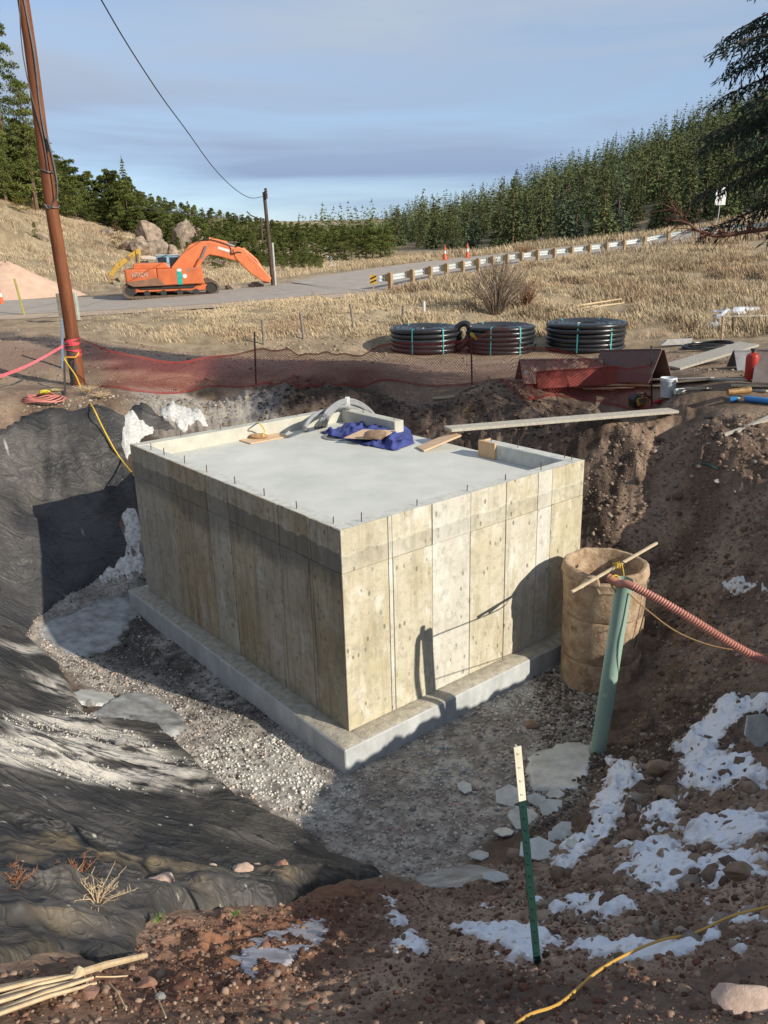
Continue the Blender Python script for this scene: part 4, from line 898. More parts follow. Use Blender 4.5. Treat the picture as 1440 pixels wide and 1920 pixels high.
# reeds and dead weeds in the foreground
M_REED = mat('dry_reed', (.66, .52, .34), .8, dark=(.45, .32, .18), scale=20, detail=6, stretch=(1, 1, 1))
reed = empty('reed_bundle', gv(150, 1860), 'bundle of pale dry reed stalks in the bottom left corner', 'reeds')
for i in range(9):
    a_ = gv(-30+i*3, 1868+i*7, .03+.01*(i % 3)); b_ = gv(150+i*4, 1838+i*2, .03+.008*(i % 4))
    mb = MB(); mb.tube([a_-reed.location, (a_+b_)/2-reed.location+Vector((0, 0, .01)), b_-reed.location], [.008, .009, .006], 6); mb.build('reed_stalk', M_REED, reed, smooth=True)
mb = MB(); mb.tube([p-reed.location for p in (gv(140, 1842, .04), gv(200, 1824, .045), gv(275, 1803, .04))], [.015, .016, .013], 8); mb.build('reed_stem', M_REED, reed, smooth=True)
mb = MB(); mb.tube([p-reed.location for p in (gv(140, 1850, .03), gv(150, 1842, .05), gv(158, 1838, .03))], [.012, .028, .012], 8); mb.build('reed_knot', M_REED, reed, smooth=True)
for pts_, lb in (([(205,1850),(220,1866),(232,1888),(238,1900)], 'thin curved twig hanging below the reed bundle'), ([(290,1858),(300,1885),(312,1915)], 'thin pale twig at the bottom edge'), ([(180,1838),(215,1838),(240,1836)], 'short straw beside the reed bundle tip')):
    mb = MB(); ps = [gv(a, b, .02) for a, b in pts_]; mb.tube(spline(ps, 4), .0035, 5); o = mb.build('twig', M_REED, smooth=True); origin(o, ps[0]); tag(o, lb, 'twig')
def weed(px, py, h, m, label, n=26, spread=.8, seed=1):
    g = random.Random(seed); p = gv(px, py); mb = MB()
    for _ in range(n):
        a_ = g.uniform(0, 6.28); l = h*g.uniform(.5, 1); t = Vector((math.cos(a_)*spread*g.random(), math.sin(a_)*spread*g.random(), 1)).normalized()
        q = [Vector((0, 0, 0)), t*l*.5, t*l+Vector((math.cos(a_)*l*.25, math.sin(a_)*l*.25, -l*.15))]
        mb.tube(q, [.003, .0025, .001], 4, cap=False)
        for k in range(5):
            b_ = q[1].lerp(q[2], g.random()); mb.tube([b_, b_+Vector((g.gauss(0, .03), g.gauss(0, .03), g.uniform(0, .04)))*h*3], [.002, .0008], 3, cap=False)
    o = mb.build('dead_weed', m); o.location = p+Vector((0, 0, .04)); return tag(o, label, 'weed')
weed(185, 1712, .24, M_REED, 'pale dry weed lying on the crumpled fabric', 34, 1.8, 2)
weed(150, 1665, .2, mat('rusty_weed', (.34, .15, .07), .9, scale=30), 'rust coloured dry weed on the fabric above the pale one', 30, 1.3, 3)
weed(30, 1680, .18, bpy.data.materials['rusty_weed'], 'rust coloured weed at the left edge on the fabric', 24, 1.2, 4)
M_SPROUT = mat('green_sprout', (.12, .22, .04), .6, scale=20)
weed(300, 1737, .05, M_SPROUT, 'tiny green sprout by the hem of the near fabric', 16, 1.4, 5)
weed(440, 1728, .05, M_SPROUT, 'tiny green sprout on the red soil below the fabric edge', 14, 1.4, 6)
# ---------------------------------------------------------------- on the vault
def on(a, b, z=2.206): return VP(a, b, z)
def atz(px, py, z): return Vector(at(px, py, z))
M_TARPB = mat('blue_blanket', (.055, .075, .27), .85, dark=(.035, .045, .19), scale=30, bump=.002)
def cloth(name, m, px_poly, z, amp, label, cat, seed=1, res=.022, thick=.006):
    poly = [tuple(atz(px, py, z)[:2]) for px, py in px_poly]; x0, y0 = np.min(poly, 0); x1, y1 = np.max(poly, 0)
    xs = np.arange(x0, x1+res, res); ys = np.arange(y0, y1+res, res); XX, YY = np.meshgrid(xs, ys)
    s = inpoly(XX, YY, poly)+(fbm(XX, YY, .15, 2, seed)-.5)*.05
    f1 = np.abs(fbm(XX*1.2, YY*.7, .30, 3, seed)*2-1); Z = z+.012+(1-f1)**3*amp*sstep(-.02, .12, s)+(fbm(XX, YY, .08, 2, seed+3)-.5)*.012
    id_ = np.arange(XX.size).reshape(XX.shape); k = s > 0; q = k[:-1, :-1] & k[1:, :-1] & k[:-1, 1:] & k[1:, 1:]; ii, jj = np.nonzero(q)
    f = np.stack([id_[ii, jj], id_[ii, jj+1], id_[ii+1, jj+1], id_[ii+1, jj]], 1); u, inv = np.unique(f.ravel(), return_inverse=True)
    v = np.stack([XX.ravel()[u], YY.ravel()[u], Z.ravel()[u]], 1); o = mesh_np(name, v, np.ascontiguousarray(inv.reshape(f.shape)), m, smooth=True)
    md = o.modifiers.new('s', 'SOLIDIFY'); md.thickness = thick; rooted(o); return tag(o, label, cat)
cloth('moving_blanket', M_TARPB, [(600,813),(655,798),(705,793),(760,800),(776,818),(778,832),(742,847),(690,838),(640,825)], 2.206, .10, 'crumpled blue moving blanket on the slab by the far wall', 'blanket', 5)
def board(pts, th, m, name, label, cat='board', z=None, group=None):
    """a flat board through 4 ground-plan corners (Vectors), of thickness th"""
    mb = MB(); n = (pts[1]-pts[0]).cross(pts[2]-pts[0]).normalized(); n = n if n.z > 0 else -n
    mb.add(list(pts)+[p+n*th for p in pts], [(3, 2, 1, 0), (4, 5, 6, 7)]+[(i, (i+1) % 4, 4+(i+1) % 4, 4+i) for i in range(4)])
    o = mb.build(name, m, bevel=.002); origin(o, pts[0]); return tag(o, label, cat, group)
M_PLY2 = mat('pale_plywood', (.66, .46, .30), .75, dark=(.55, .37, .22), scale=4, detail=8, stretch=(1, 5, 1))
board([atz(*p, 2.21) for p in ((437,823),(515,812),(545,819),(470,833))], .018, M_PLY2, 'plywood_sheet', 'tan plywood sheet on the slab near the far left rim', 'plywood')
board([atz(*p, 2.30) for p in ((645,822),(680,806),(742,808),(712,825))], .012, M_PLY2, 'plywood_sheet', 'tan plywood piece lying on the blue blanket', 'plywood')
M_ROCKT = mat('sandy_rock', (.48, .30, .16), .9, dark=(.3, .17, .08), scale=14, detail=7, bump=.006)
r_ = rock_mesh('rock', .15, M_ROCKT, None, 31, 2, (1.1, .6, .45)); r_.location = atz(486, 818, 2.26); tag(r_, 'sandy rock weighing down the plywood sheet on the slab', 'rock')
r_ = rock_mesh('rock', .18, bpy.data.materials['rock_brown'], None, 33, 2, (1.2, .6, .5)); r_.location = atz(704, 816, 2.37); tag(r_, 'mossy brown rock on the plywood piece over the blue blanket', 'rock')
M_YCORD = mat('yellow_cord', (.72, .48, .04), .5, dark=(.6, .38, .03), scale=12)
mb = MB(); mb.tube(spline([atz(492, 818, 2.28), atz(496, 808, 2.34), atz(491, 799, 2.44), atz(486, 794, 2.50), atz(484, 792, 2.44)], 6), .011, 6); o = mb.build('extension_cord', M_YCORD, smooth=True); origin(o, atz(492, 818, 2.28)); tag(o, 'short yellow cord end rising from the rock on the plywood sheet', 'cord')
# conduits coming out of the hatch and over the far wall
M_CON = mat('grey_conduit', (.30, .31, .315), .5, dark=(.22, .23, .235), scale=12, bump=.0008)
cond = empty('conduit_bundle', on(3.2, 4.3), 'bundle of grey conduits bending out of the round hatch over the far wall', 'conduits')
hA = atz(597, 806, 2.12)
for i, (dx, dz, dx2) in enumerate([(0, 0, 0), (.07, .05, .05), (-.07, -.02, -.05), (.02, .10, .02), (.13, .02, .1)]):
    off = Vector((dx, dx*.3, 0))
    q = [hA+off+Vector((-.04, 0, -.35)), hA+off, aim(606+dx*70, 786-dz*80, 13.35), aim(630+dx*40, 762-dz*60, 13.9), aim(655, 755-dz*60, 14.5), aim(680, 763-dz*50, 14.9), aim(700+dx2*20, 780-dz*40, 15.2), aim(712, 800, 15.3)]
    mb = MB(); mb.tube([p-cond.location for p in spline(q, 8)], .028, 10); mb.build('conduit', M_CON, cond, smooth=True)
q = [atz(575, 806, 2.12), aim(572, 800, 13.05), aim(590, 778, 13.4), aim(620, 768, 13.8), aim(650, 762, 14.4), aim(690, 775, 15.0)]
mb = MB(); mb.tube([p-cond.location for p in spline(q, 8)], .036, 10); mb.build('conduit', M_CON, cond, smooth=True)
p = aim(652, 756, 14.42); mb = MB(); mb.tube([p-cond.location+Vector((-.04, 0, 0)), p-cond.location+Vector((.04, 0, .0))], .115, 14); mb.build('tape_wrap', mat('white_tape', (.75, .75, .73), .5), cond, smooth=True)
# planks from the vault to the bank
M_PLANK = mat('weathered_plank', (.50, .46, .39), .85, dark=(.32, .29, .24), scale=10, detail=8, bump=.002, stretch=(3, 1, 1))
def plank(a, b, w, th, label, m=M_PLANK, name='plank', group=None, rollz=0):
    a = Vector(a); b = Vector(b); mb = MB(); mb.beam(a, b, w, th, up=(0, rollz, 1)); o = mb.build(name, m, bevel=.003); origin(o, a); return tag(o, label, 'plank', group)
plank(on(LR-.10, 2.55, 2.47), gv(1262, 776, .06), .29, .045, 'long weathered plank bridging from the gap in the vault rim to the bank')
plank(on(LR-.62, 2.62, 2.222), on(LR-.02, 2.42, 2.40), .28, .03, 'short plywood strip leading up to the plank at the vault rim', M_PLY2)
plank(gv(812, 750, .04), gv(1015, 737, .05), .06, .05, 'thin pole lying along the rim of the pit below the fence', M_WOOD)
plank(gv(1380, 815, .04), gv(1500, 765, .1), .055, .05, 'upper grey pipe length lying on the right bank', bpy.data.materials['weathered_plank'])
plank(gv(1357, 820, .04), gv(1500, 775, .08), .045, .05, 'lower grey pipe length lying on the right bank', bpy.data.materials['weathered_plank'])
plank(gv(1170, 778, .02), gv(1225, 779, .02), .03, .03, 'short rusty bar lying on top of the bank right of the plank', mat('rust_bar', (.2, .13, .09), .7))

# ---------------------------------------------------------------- utility pole, cord, tape
M_POLE = mat('creosote_pole', (.25, .085, .032), .6, dark=(.10, .032, .015), scale=3.2, detail=8, bump=.003, bscale=30, stretch=(3, 3, .35), spec=.35)
pb = gv(147, 722); pt = aty(33, -60, pb.y-.35)
pole = empty('utility_pole', pb, 'tall reddish brown leaning utility pole at the left with red tape round its foot', 'utility pole')
def lp(p): return Vector(p)-Vector(pb)
pt = Vector(pt); pd = pt-pb
mb = MB(); ks = np.linspace(0, 1.15, 24); g_ = random.Random(2)
mb.tube([lp(pb+pd*k+Vector((math.sin(k*9)*.02, 0, 0))-(Vector((0, 0, .4)) if k == 0 else Vector((0, 0, 0)))) for k in ks], [.148-.045*k for k in ks], 20); mb.build('pole_shaft', M_POLE, pole, smooth=True)
mb = MB(); mb.tube([lp(pb+pd*k) for k in (-.01, .06, .115)], [.153, .150, .147], 20, cap=False); mb.build('ground_sleeve', mat('dark_sleeve', (.10, .085, .09), .6, dark=(.06, .05, .05), scale=8), pole, smooth=True)
M_CAB = mat('pole_cable', (.13, .12, .12), .5)
mb = MB()
mb.tube([lp(pb+pd*k+Vector((.12-.03*k+.02*math.sin(k*25), -.10, 0))) for k in np.linspace(.60, 1.1, 16)], .022, 6); mb.build('riser_cable', M_CAB, pole, smooth=True)
mb = MB(); c_ = [lp(pb+pd*k+Vector((dx, -.14, 0))) for k, dx in ((.63, .13), (.60, .16), (.55, .19), (.52, .19), (.49, .15), (.465, -.02), (.475, -.10))]
mb.tube(spline(c_, 5), .018, 6); mb.tube([p+Vector((.03, -.02, 0)) for p in spline(c_[:5], 5)], .016, 6); mb.build('splice_cables', M_CAB, pole, smooth=True)
mb = MB(); q = [lp(pb+pd*k+Vector((-.09+.16*math.sin(k*7+.6)**2, -.13, 0))) for k in np.linspace(.55, 1.1, 14)]; mb.tube(spline(q, 4), .012, 5); mb.build('ground_wire', M_CAB, pole, smooth=True)
mb = MB()
for k in (.555, .47): mb.tube([lp(pb+pd*k+Vector((.142*math.cos(a_), .142*math.sin(a_), .03*math.sin(a_*2)))) for a_ in np.linspace(0, 6.28, 16)], .013, 5)
mb.build('strap_ring', M_CAB, pole, smooth=True)
M_TAPE = mat('red_tape', (.62, .075, .10), .5, dark=(.50, .05, .07), scale=14)
mb = MB()
for k0 in (.085, .100, .112, .122, .128):
    ps = [lp(pb+pd*k0+Vector((.165*math.cos(a_), .165*math.sin(a_), .03*math.sin(a_+k0*300)))) for a_ in np.linspace(0, 6.28, 20)]
    for i in range(len(ps)-1):
        h = Vector((0, 0, .022+.012*math.sin(i+k0*99))); mb.add([ps[i]-h, ps[i+1]-h, ps[i+1]+h, ps[i]+h], [(0, 1, 2, 3)])
mb.build('tape_wrap', M_TAPE, pole, smooth=True)
ta = pb+pd*.112+Vector((-.16, -.12, 0)); tb_ = Vector(aty(-60, 722, 15.2)); mb = MB(); n = 24
pts = []
for i in range(n+1):
    t = i/n; p = ta.lerp(tb_, t)+Vector((0, 0, -.10*math.sin(math.pi*t))); tw = .5*math.sin(t*5)
    h = Vector((0, math.sin(tw)*.03, math.cos(tw)*.03)); pts += [p-h, p+h]
mb.add(pts, [(2*i, 2*i+2, 2*i+3, 2*i+1) for i in range(n)])
o = mb.build('barrier_tape', mat('pink_red_tape', (.75, .16, .20), .5, dark=(.66, .10, .13), scale=10), smooth=True); origin(o, ta); tag(o, 'red barrier tape stretched from the utility pole to the left edge', 'tape')
mb = MB(); pa = pb+pd*.085
q = [pa+Vector((.15, -.10, .05)), pa+Vector((.08, -.2, -.03)), pa+Vector((-.13, -.17, -.03)), pa+Vector((-.12, -.2, -.12)), aim(142, 705, pb.y-.5), aim(158, 742, pb.y-1.0), gv(176, 782, .20), gv(195, 822, .22), gv(215, 858, .20), gv(232, 882, .18), gv(254, 905, .12)]
mb.tube(spline(q, 8), .014, 8); o = mb.build('extension_cord', M_YCORD, smooth=True); origin(o, q[-1]); tag(o, 'long yellow cord running from the pole down over the black liner', 'cord')
M_PINK = mat('pink_air_hose', (.56, .20, .17), .6, dark=(.45, .14, .12), scale=8)
cb = gv(80, 752, .03); coil = empty('coiled_hose', cb, 'coiled pink hose lying on the dirt left of the pole foot', 'hose')
for i in range(5):
    mb = MB(); rr0 = .34-.035*i; mb.tube([Vector((rr0*1.25*math.cos(a_)+.03*math.sin(i*3), rr0*math.sin(a_), .02*i+.02*math.sin(a_*3+i))) for a_ in np.linspace(0, 2*math.pi, 30, endpoint=False)], .014, 6, closed=True); mb.build('hose_loop', M_PINK, coil, smooth=True)
M_YGL = mat('yellow_glove', (.75, .60, .05), .7, dark=(.5, .42, .05), scale=30)
g1 = rock_mesh('work_glove', .13, M_YGL, None, 41, 2, (1.1, .7, .45)); g1.location = gv(84, 747, .12); tag(g1, 'yellow work glove lying on the coiled pink hose', 'glove')
g1 = rock_mesh('rag', .13, mat('olive_rag', (.34, .31, .14), .9, dark=(.2, .18, .08), scale=30), None, 42, 2, (1.3, .7, .4)); g1.location = gv(103, 743, .12); tag(g1, 'olive rag bundled beside the yellow glove', 'rag')
# stake and cable foot by the pole
mb = MB(); mb.beam(gv(122, 742, .0), pb+Vector((-.12, -.3, .55)), .04, .04); o = mb.build('timber_brace', mat('dark_timber', (.06, .045, .035), .9), bevel=.003); origin(o, gv(122, 742)); tag(o, 'dark timber brace leaning against the foot of the pole', 'timber')
weed(165, 742, .30, bpy.data.materials['dry_reed'], 'straw tuft round the foot of the utility pole', 70, 1.6, 8)
weed(190, 750, .24, bpy.data.materials['dry_reed'], 'low straw tuft just right of the pole foot', 60, 2.2, 9)
p = gv(116, 690); mb = MB(); mb.beam(p+Vector((0, 0, -.1)), Vector(aty(116, 598, p.y)), .10, .03); o = mb.build('blue_stake', mat('blue_grey_paint', (.22, .30, .42), .6, scale=12), bevel=.004); origin(o, p); tag(o, 'blue grey slat standing behind the utility pole', 'stake')

# ---------------------------------------------------------------- orange mesh fence
fp = [gv(480, 722), gv(885, 722), gv(1222, 762)]
ftops = [aty(477, 622, fp[0].y), aty(883, 617, fp[1].y), aty(1221, 648, fp[2].y)]
lbs = ['black steel fence post standing nearest the utility pole', 'black steel fence post with a yellow tag in front of the pipe coils', 'black steel fence post beside the white bucket']
for p, t, l in zip(fp, ftops, lbs): tpost(p, t, l, M_TBLACK, .038)
mb = MB(); p = Vector(ftops[1])+Vector((.02, -.03, -.12)); mb.add([p+Vector(q) for q in ((-.02, 0, .05), (.05, -.01, .0), (.12, -.03, -.09), (.10, -.03, -.13), (.0, 0, -.06), (-.05, 0, .0))], [(0, 1, 2, 3, 4, 5)]); mb.box(p+Vector((0, .0, .02)), (.05, .012, .05))
o = mb.build('post_tag', mat('yellow_tag', (.72, .52, .05), .6, scale=20)); origin(o, p); tag(o, 'yellow tag tied near the top of the middle black post', 'tag')
# path of the net: plan points with bottom and top heights
netp = [(pb+pd*.095+Vector((.18, -.1, 0)), 0.02, 1.05), (gv(215, 728), .04, .78), (gv(300, 738), .02, .72), (gv(390, 728), .05, .72), (fp[0]+Vector((.02, -.03, 0)), .02, .80), (gv(580, 724), .02, .72), (gv(680, 724), .0, .70), (gv(780, 722), .02, .98),
        (fp[1]+Vector((.02, -.03, 0)), .03, 1.10), (gv(960, 732), .02, 1.12), (gv(1040, 742), .0, 1.0), (gv(1130, 754), .0, .78), (fp[2]+Vector((.0, -.03, 0)), .05, .85)]
npl = [Vector((q[0].x, q[0].y, H(q[0].x, q[0].y))) for q in netp]; nps = spline(npl, 6); nb = np.interp(np.arange(len(nps)), np.arange(0, len(nps), 6), [q[1] for q in netp]); nt_ = np.interp(np.arange(len(nps)), np.arange(0, len(nps), 6), [q[2] for q in netp])
sl = [0]
for i in range(1, len(nps)): sl.append(sl[-1]+(nps[i]-nps[i-1]).length)
sl = np.array(sl); nx_ = np.array([p.x for p in nps]); ny_ = np.array([p.y for p in nps]); nz_ = np.array([H(p.x, p.y) for p in nps])
def netpt(s, v):                                      # v 0..1 up the net
    x = np.interp(s, sl, nx_); y = np.interp(s, sl, ny_); z = np.interp(s, sl, nz_); b = np.interp(s, sl, nb); t = np.interp(s, sl, nt_)
    w = .10*np.sin(s*1.7+v*2)*(1-abs(v-.5))+.05*np.sin(s*4.3)*(1-v); lean = .10*(1-v)
    return np.stack([x+w*.15, y-w-lean, z+b+v*(t-b)], -1)
def strands():
    V = []; F = []; n = 0; step = .068; Lt = sl[-1]; slope = .95; nv = 13; vv = np.linspace(0, 1, nv)
    for sg in (1, -1):
        for s0 in np.arange(-slope, Lt+slope, step):
            s = s0+sg*vv*slope; k = (s > 0) & (s < Lt)
            if k.sum() < 2: continue
            s_, v_ = s[k], vv[k]; p = netpt(s_, v_); hw = .0050
            a = p+np.array([0, 0, hw]); b = p-np.array([0, 0, hw]); m_ = len(s_)
            V.append(np.stack([a, b], 1).reshape(-1, 3)); i = np.arange(m_-1)*2+n; F.append(np.stack([i, i+1, i+3, i+2], 1)); n += 2*m_
    for v in (0.0, .03, .97, 1.0):
        s = np.linspace(0, Lt, 200); p = netpt(s, np.full(200, v)); a = p+np.array([0, 0, .007]); b = p-np.array([0, 0, .007])
        V.append(np.stack([a, b], 1).reshape(-1, 3)); i = np.arange(199)*2+n; F.append(np.stack([i, i+1, i+3, i+2], 1)); n += 400
    return np.concatenate(V), np.concatenate(F)
M_NET = mat('red_safety_mesh', (.30, .035, .025), .5, dark=(.20, .025, .02), scale=5)
v, f = strands(); net = mesh_np('safety_fence', v, f, M_NET); rooted(net); tag(net, 'long sagging red orange plastic mesh fence running along the rim of the pit', 'fence')

# ---------------------------------------------------------------- pipe coils
M_BPIPE = mat('black_poly_pipe', (.022, .023, .027), .32, dark=(.015, .016, .019), scale=6, detail=5, bump=.0006, spec=.6)
M_STRAP = mat('teal_strap', (.07, .42, .42), .5, dark=(.05, .33, .34), scale=20)
def coil_obj(px, py, rpx, hpx, turns, label, missing=0, seed=1):
    p = gv(px, py); d = (p-Vector(O3)).length; Rr = rpx/F_PX*d; Hh = hpx/F_PX*d; rp = Hh/turns/2
    p = p+Vector((0, Rr*.75, 0)); p.z = H(p.x, p.y)-.02
    c = empty('pipe_coil', p, label, 'pipe coil', 'big black pipe coils in a row behind the fence'); g = random.Random(seed)
    for k in range(turns):
        for lay in range(6 if k == turns-1 else 2):
            mb = MB(); R0 = Rr-rp-lay*rp*2.05+g.uniform(-.02, .02); cx, cy = g.uniform(-.03, .03), g.uniform(-.03, .03)
            if lay == 1 and k < turns-1 and k > 0: continue
            mb.tube([Vector((cx+R0*math.cos(a_), cy+R0*math.sin(a_), rp+k*2*rp*.985-max(0, lay-1)*rp*.12+.012*math.sin(a_*2+k))) for a_ in np.linspace(0, 2*math.pi, 56, endpoint=False)], rp, 12, closed=True); mb.build('pipe_turn', M_BPIPE, c, smooth=True)
    for a_ in (-2.0, -1.15, -.25, .9, 2.2):
        mb = MB(); w = .022; ca, sa = math.cos(a_), math.sin(a_); tx = Vector((-sa, ca, 0))*w
        pr = [(Rr+.012, .0), (Rr+.014, Hh*.5), (Rr+.006, Hh-rp*.3), (Rr-rp, Hh+.012), (Rr-rp*3.3, Hh+.012), (Rr-rp*4.3, Hh-rp)]
        q = [Vector((r_*ca, r_*sa, z_)) for r_, z_ in pr]
        mb.add([v for e in q for v in (e-tx, e+tx)], [(2*i, 2*i+2, 2*i+3, 2*i+1) for i in range(len(q)-1)]); mb.build('strap', M_STRAP, c)
    return c
c1 = coil_obj(802, 664, 68, 44, 5, 'left black pipe coil of the three, its loose end curling up on the right', seed=3)
coil_obj(946, 663, 64, 49, 6, 'middle black pipe coil of the three, bound with teal straps', seed=4)
coil_obj(1110, 661, 72, 49, 6, 'right black pipe coil of the three, behind the brown steel barriers', seed=5)
mb = MB(); R1 = .62; mb.tube([Vector((1.10+R1*.42*math.cos(a_)+.14*math.sin(a_), -.55-R1*.2*math.cos(a_), .50+R1*.62*math.sin(a_))) for a_ in np.linspace(-2.6, 3.2, 30)], .10, 12); mb.build('loose_end', M_BPIPE, c1, smooth=True)
fc = gv(1335, 655); flat_ = empty('flat_pipe_coil', fc, 'low loose coil of thin black pipe on the dirt at the right', 'pipe coil')
for i in range(7):
    mb = MB(); R0 = .95-.05*i; mb.tube([Vector((R0*math.cos(a_)+.04*math.sin(i*2), .55*R0*math.sin(a_), .03+.025*i+.03*math.sin(a_*2+i))) for a_ in np.linspace(0, 2*math.pi, 36, endpoint=False)], .022, 6, closed=True); mb.build('pipe_turn', M_BPIPE, flat_, smooth=True)

# ---------------------------------------------------------------- steel barriers, boards
M_STEELT = mat('rusty_tan_steel', (.36, .25, .20), .75, dark=(.25, .13, .09), scale=4, detail=8, bump=.002, spots=(5, .62, (.45, .42, .38)))
M_STEELP = mat('brown_steel', (.17, .095, .085), .7, dark=(.12, .07, .06), scale=4, detail=8, bump=.002)
M_STEELR = mat('red_steel', (.27, .045, .03), .65, dark=(.17, .035, .025), scale=4, detail=8, bump=.002)
def aframe(pxa, pya, pxb, pyb, hpx, half, m, label, th=.02, cap=True):
    """a tent shaped steel barrier between two ground points"""
    a = gv(pxa, pya); b = gv(pxb, pyb); d = (a-Vector(O3)).length; h = hpx/F_PX*d; ax = (b-a).normalized(); sd = Vector((ax.y, -ax.x, 0)).normalized()
    r = empty('steel_barrier', a, label, 'barrier')
    def LL_(p): return p-a
    for s in (1, -1):
        mb = MB(); o0 = sd*half*s; t0 = sd*.03*s; nrm_ = (Vector((0, 0, h))-o0).cross(ax).normalized()*th
        q = [LL_(a+o0), LL_(b+o0), LL_(b+t0)+Vector((0, 0, h)), LL_(a+t0)+Vector((0, 0, h))]
        mb.add(q+[p+nrm_ for p in q], [(0, 1, 2, 3), (7, 6, 5, 4)]+[(i, (i+1) % 4, 4+(i+1) % 4, 4+i) for i in range(4)]); mb.build('side_plate', m, r, bevel=.003)
    mb = MB(); mb.beam(LL_(a)+Vector((0, 0, h)), LL_(b)+Vector((0, 0, h)), .09, .03); mb.build('ridge_bar', m, r, bevel=.003)
    return r
aframe(973, 716, 1140, 713, 40, .28, M_STEELT, 'tan rusty tent shaped steel barrier behind the red one')
aframe(1125, 712, 1238, 716, 52, .30, M_STEELP, 'dark brown tent shaped steel barrier nearest the last fence post')
aframe(1006, 726, 1192, 714, 28, .20, M_STEELR, 'low red tent shaped steel barrier in front of the tan one')
M_GREYB = mat('grey_barrier', (.28, .28, .31), .8, dark=(.18, .17, .18), scale=5, detail=8, bump=.003)
aframe(1372, 692, 1440, 690, 30, .30, M_GREYB, 'grey blue barrier end standing under the raised plank')
aframe(1412, 712, 1560, 716, 50, .32, mat('grey_brown_barrier', (.30, .25, .23), .8, dark=(.20, .16, .15), scale=5, bump=.003), 'grey brown barrier running off the right edge behind the red bottle')
plank(gv(1258, 693, .05), aty(1405, 645, gv(1258, 693).y+.6), .62, .05, 'wide weathered ramp plank propped on the grey barrier')
gb = gv(1408, 713); bot = empty('gas_bottle', gb, 'red gas bottle standing at the right edge beside the barriers', 'gas bottle'); bs = (gb-Vector(O3)).length/F_PX
mb = MB(); mb.lathe([(0.001, 0), (.10, 0), (.115, .02), (.115, 38*bs), (.10, 43*bs), (.05, 46*bs), (.001, 47*bs)], n=20); mb.build('bottle_body', mat('red_paint', (.50, .035, .025), .4, dark=(.36, .03, .02), scale=8), bot, smooth=True)
mb = MB(); mb.lathe([(.03, 46*bs), (.03, 49*bs), (.045, 50*bs), (.045, 53*bs), (.001, 53*bs)], n=12); mb.build('valve', mat('dark_metal', (.05, .05, .05), .5), bot, smooth=True)
bot.rotation_euler = (0, R(-2), 0)
# lumber scattered on the ground
M_LUM = mat('new_lumber', (.62, .48, .30), .8, dark=(.42, .31, .19), scale=6, detail=6, bump=.001)
g = random.Random(9)
for i, (xa, ya, xb, yb, w, lb) in enumerate([(1150,716,1330,712,.24,'wide board under the red barrier end'),(1255,722,1330,716,.20,'board with a pointed end right of the bucket'),(1180,728,1255,727,.14,'board passing behind the white bucket'),
    (1330,714,1440,717,.12,'long board running to the right edge at the red bottle'),(1100,727,1215,723,.10,'pale board behind the last fence post'),(1095,735,1190,731,.08,'board lying on the fallen mesh left of the last post'),
    (1285,730,1440,736,.10,'half buried pale board right of the bucket'),(1275,741,1385,752,.05,'pale lath on the dirt in front of the other boards'),(1060,730,1150,733,.06,'thin board at the left end of the lumber pile'),(1245,735,1330,733,.10,'short board at the foot of the bucket'),(1370,728,1440,727,.10,'narrow board at the far right of the lumber pile')]):
    plank(gv(xa, ya, .03+.02*(i % 3)), gv(xb, yb, .03+.02*(i % 2)), w, .03, lb, M_LUM if i % 3 else M_PLANK, 'lumber_board')
M_BUCK = mat('white_plastic', (.66, .70, .72), .45, dark=(.58, .62, .64), scale=8)
bk = gv(1251, 744); bu = empty('bucket', bk, 'white plastic bucket standing beside the last fence post', 'bucket')
mb = MB(); mb.lathe([(.001, .0), (.125, .0), (.13, .01), (.148, .30), (.156, .31), (.156, .325), (.149, .328), (.151, .345), (.158, .348), (.158, .36), (.152, .372), (.146, .372), (.140, .30), (.122, .02), (.001, .02)], n=32, cap=False); mb.build('bucket_body', M_BUCK, bu, smooth=True)
mb = MB(); mb.tube([Vector((.16*math.cos(a_), -.02-.06*math.sin(a_)*1.6, .32-.20*math.sin(a_))) for a_ in np.linspace(0, math.pi, 18)], .003, 5); mb.build('handle', mat('wire_steel', (.4, .4, .4), .4, metal=.8), bu)
cp_ = gv(1275, 739, .05); mb = MB(); mb.tube([Vector((-.10, 0, .0)), Vector((.08, .03, 0)), Vector((.10, .03, 0))], [.055, .06, .045], 14); o = mb.build('white_canister', M_BUCK, smooth=True); o.location = cp_; tag(o, 'small white canister lying right of the bucket', 'canister')
# radio
rp_ = gv(1199, 762); rd_o = empty('jobsite_radio', rp_, 'black and yellow jobsite radio on the dirt left of the last fence post', 'radio', rz=R(8))
M_RB = mat('radio_black', (.018, .018, .018), .5); M_RY = mat('radio_yellow', (.62, .40, .04), .5, scale=15)
mb = MB(); mb.prism([(-.19, 0), (.19, 0), (.20, .16), (.13, .235), (-.13, .235), (-.20, .16)], lambda a, b: (a, -.11, b), lambda a, b: (a, .11, b)); mb.build('radio_body', M_RB, rd_o, bevel=.012, seg=2)
mb = MB(); mb.prism([(-.10, .03), (.10, .03), (.14, .16), (.10, .20), (-.10, .20), (-.14, .16)], lambda a, b: (a, -.122, b), lambda a, b: (a, -.10, b)); mb.build('front_frame', M_RY, rd_o, bevel=.004)
mb = MB(); mb.prism([(-.06, .10), (.06, .10), (.09, .16), (.07, .185), (-.07, .185), (-.09, .16)], lambda a, b: (a, -.128, b), lambda a, b: (a, -.11, b)); mb.build('display', mat('radio_display', (.10, .13, .16), .2), rd_o)
for k in (.045, .068): mb = MB(); mb.box((0, -.126, k), (.12, .008, .008)); mb.build('grille_bar', M_RB, rd_o)
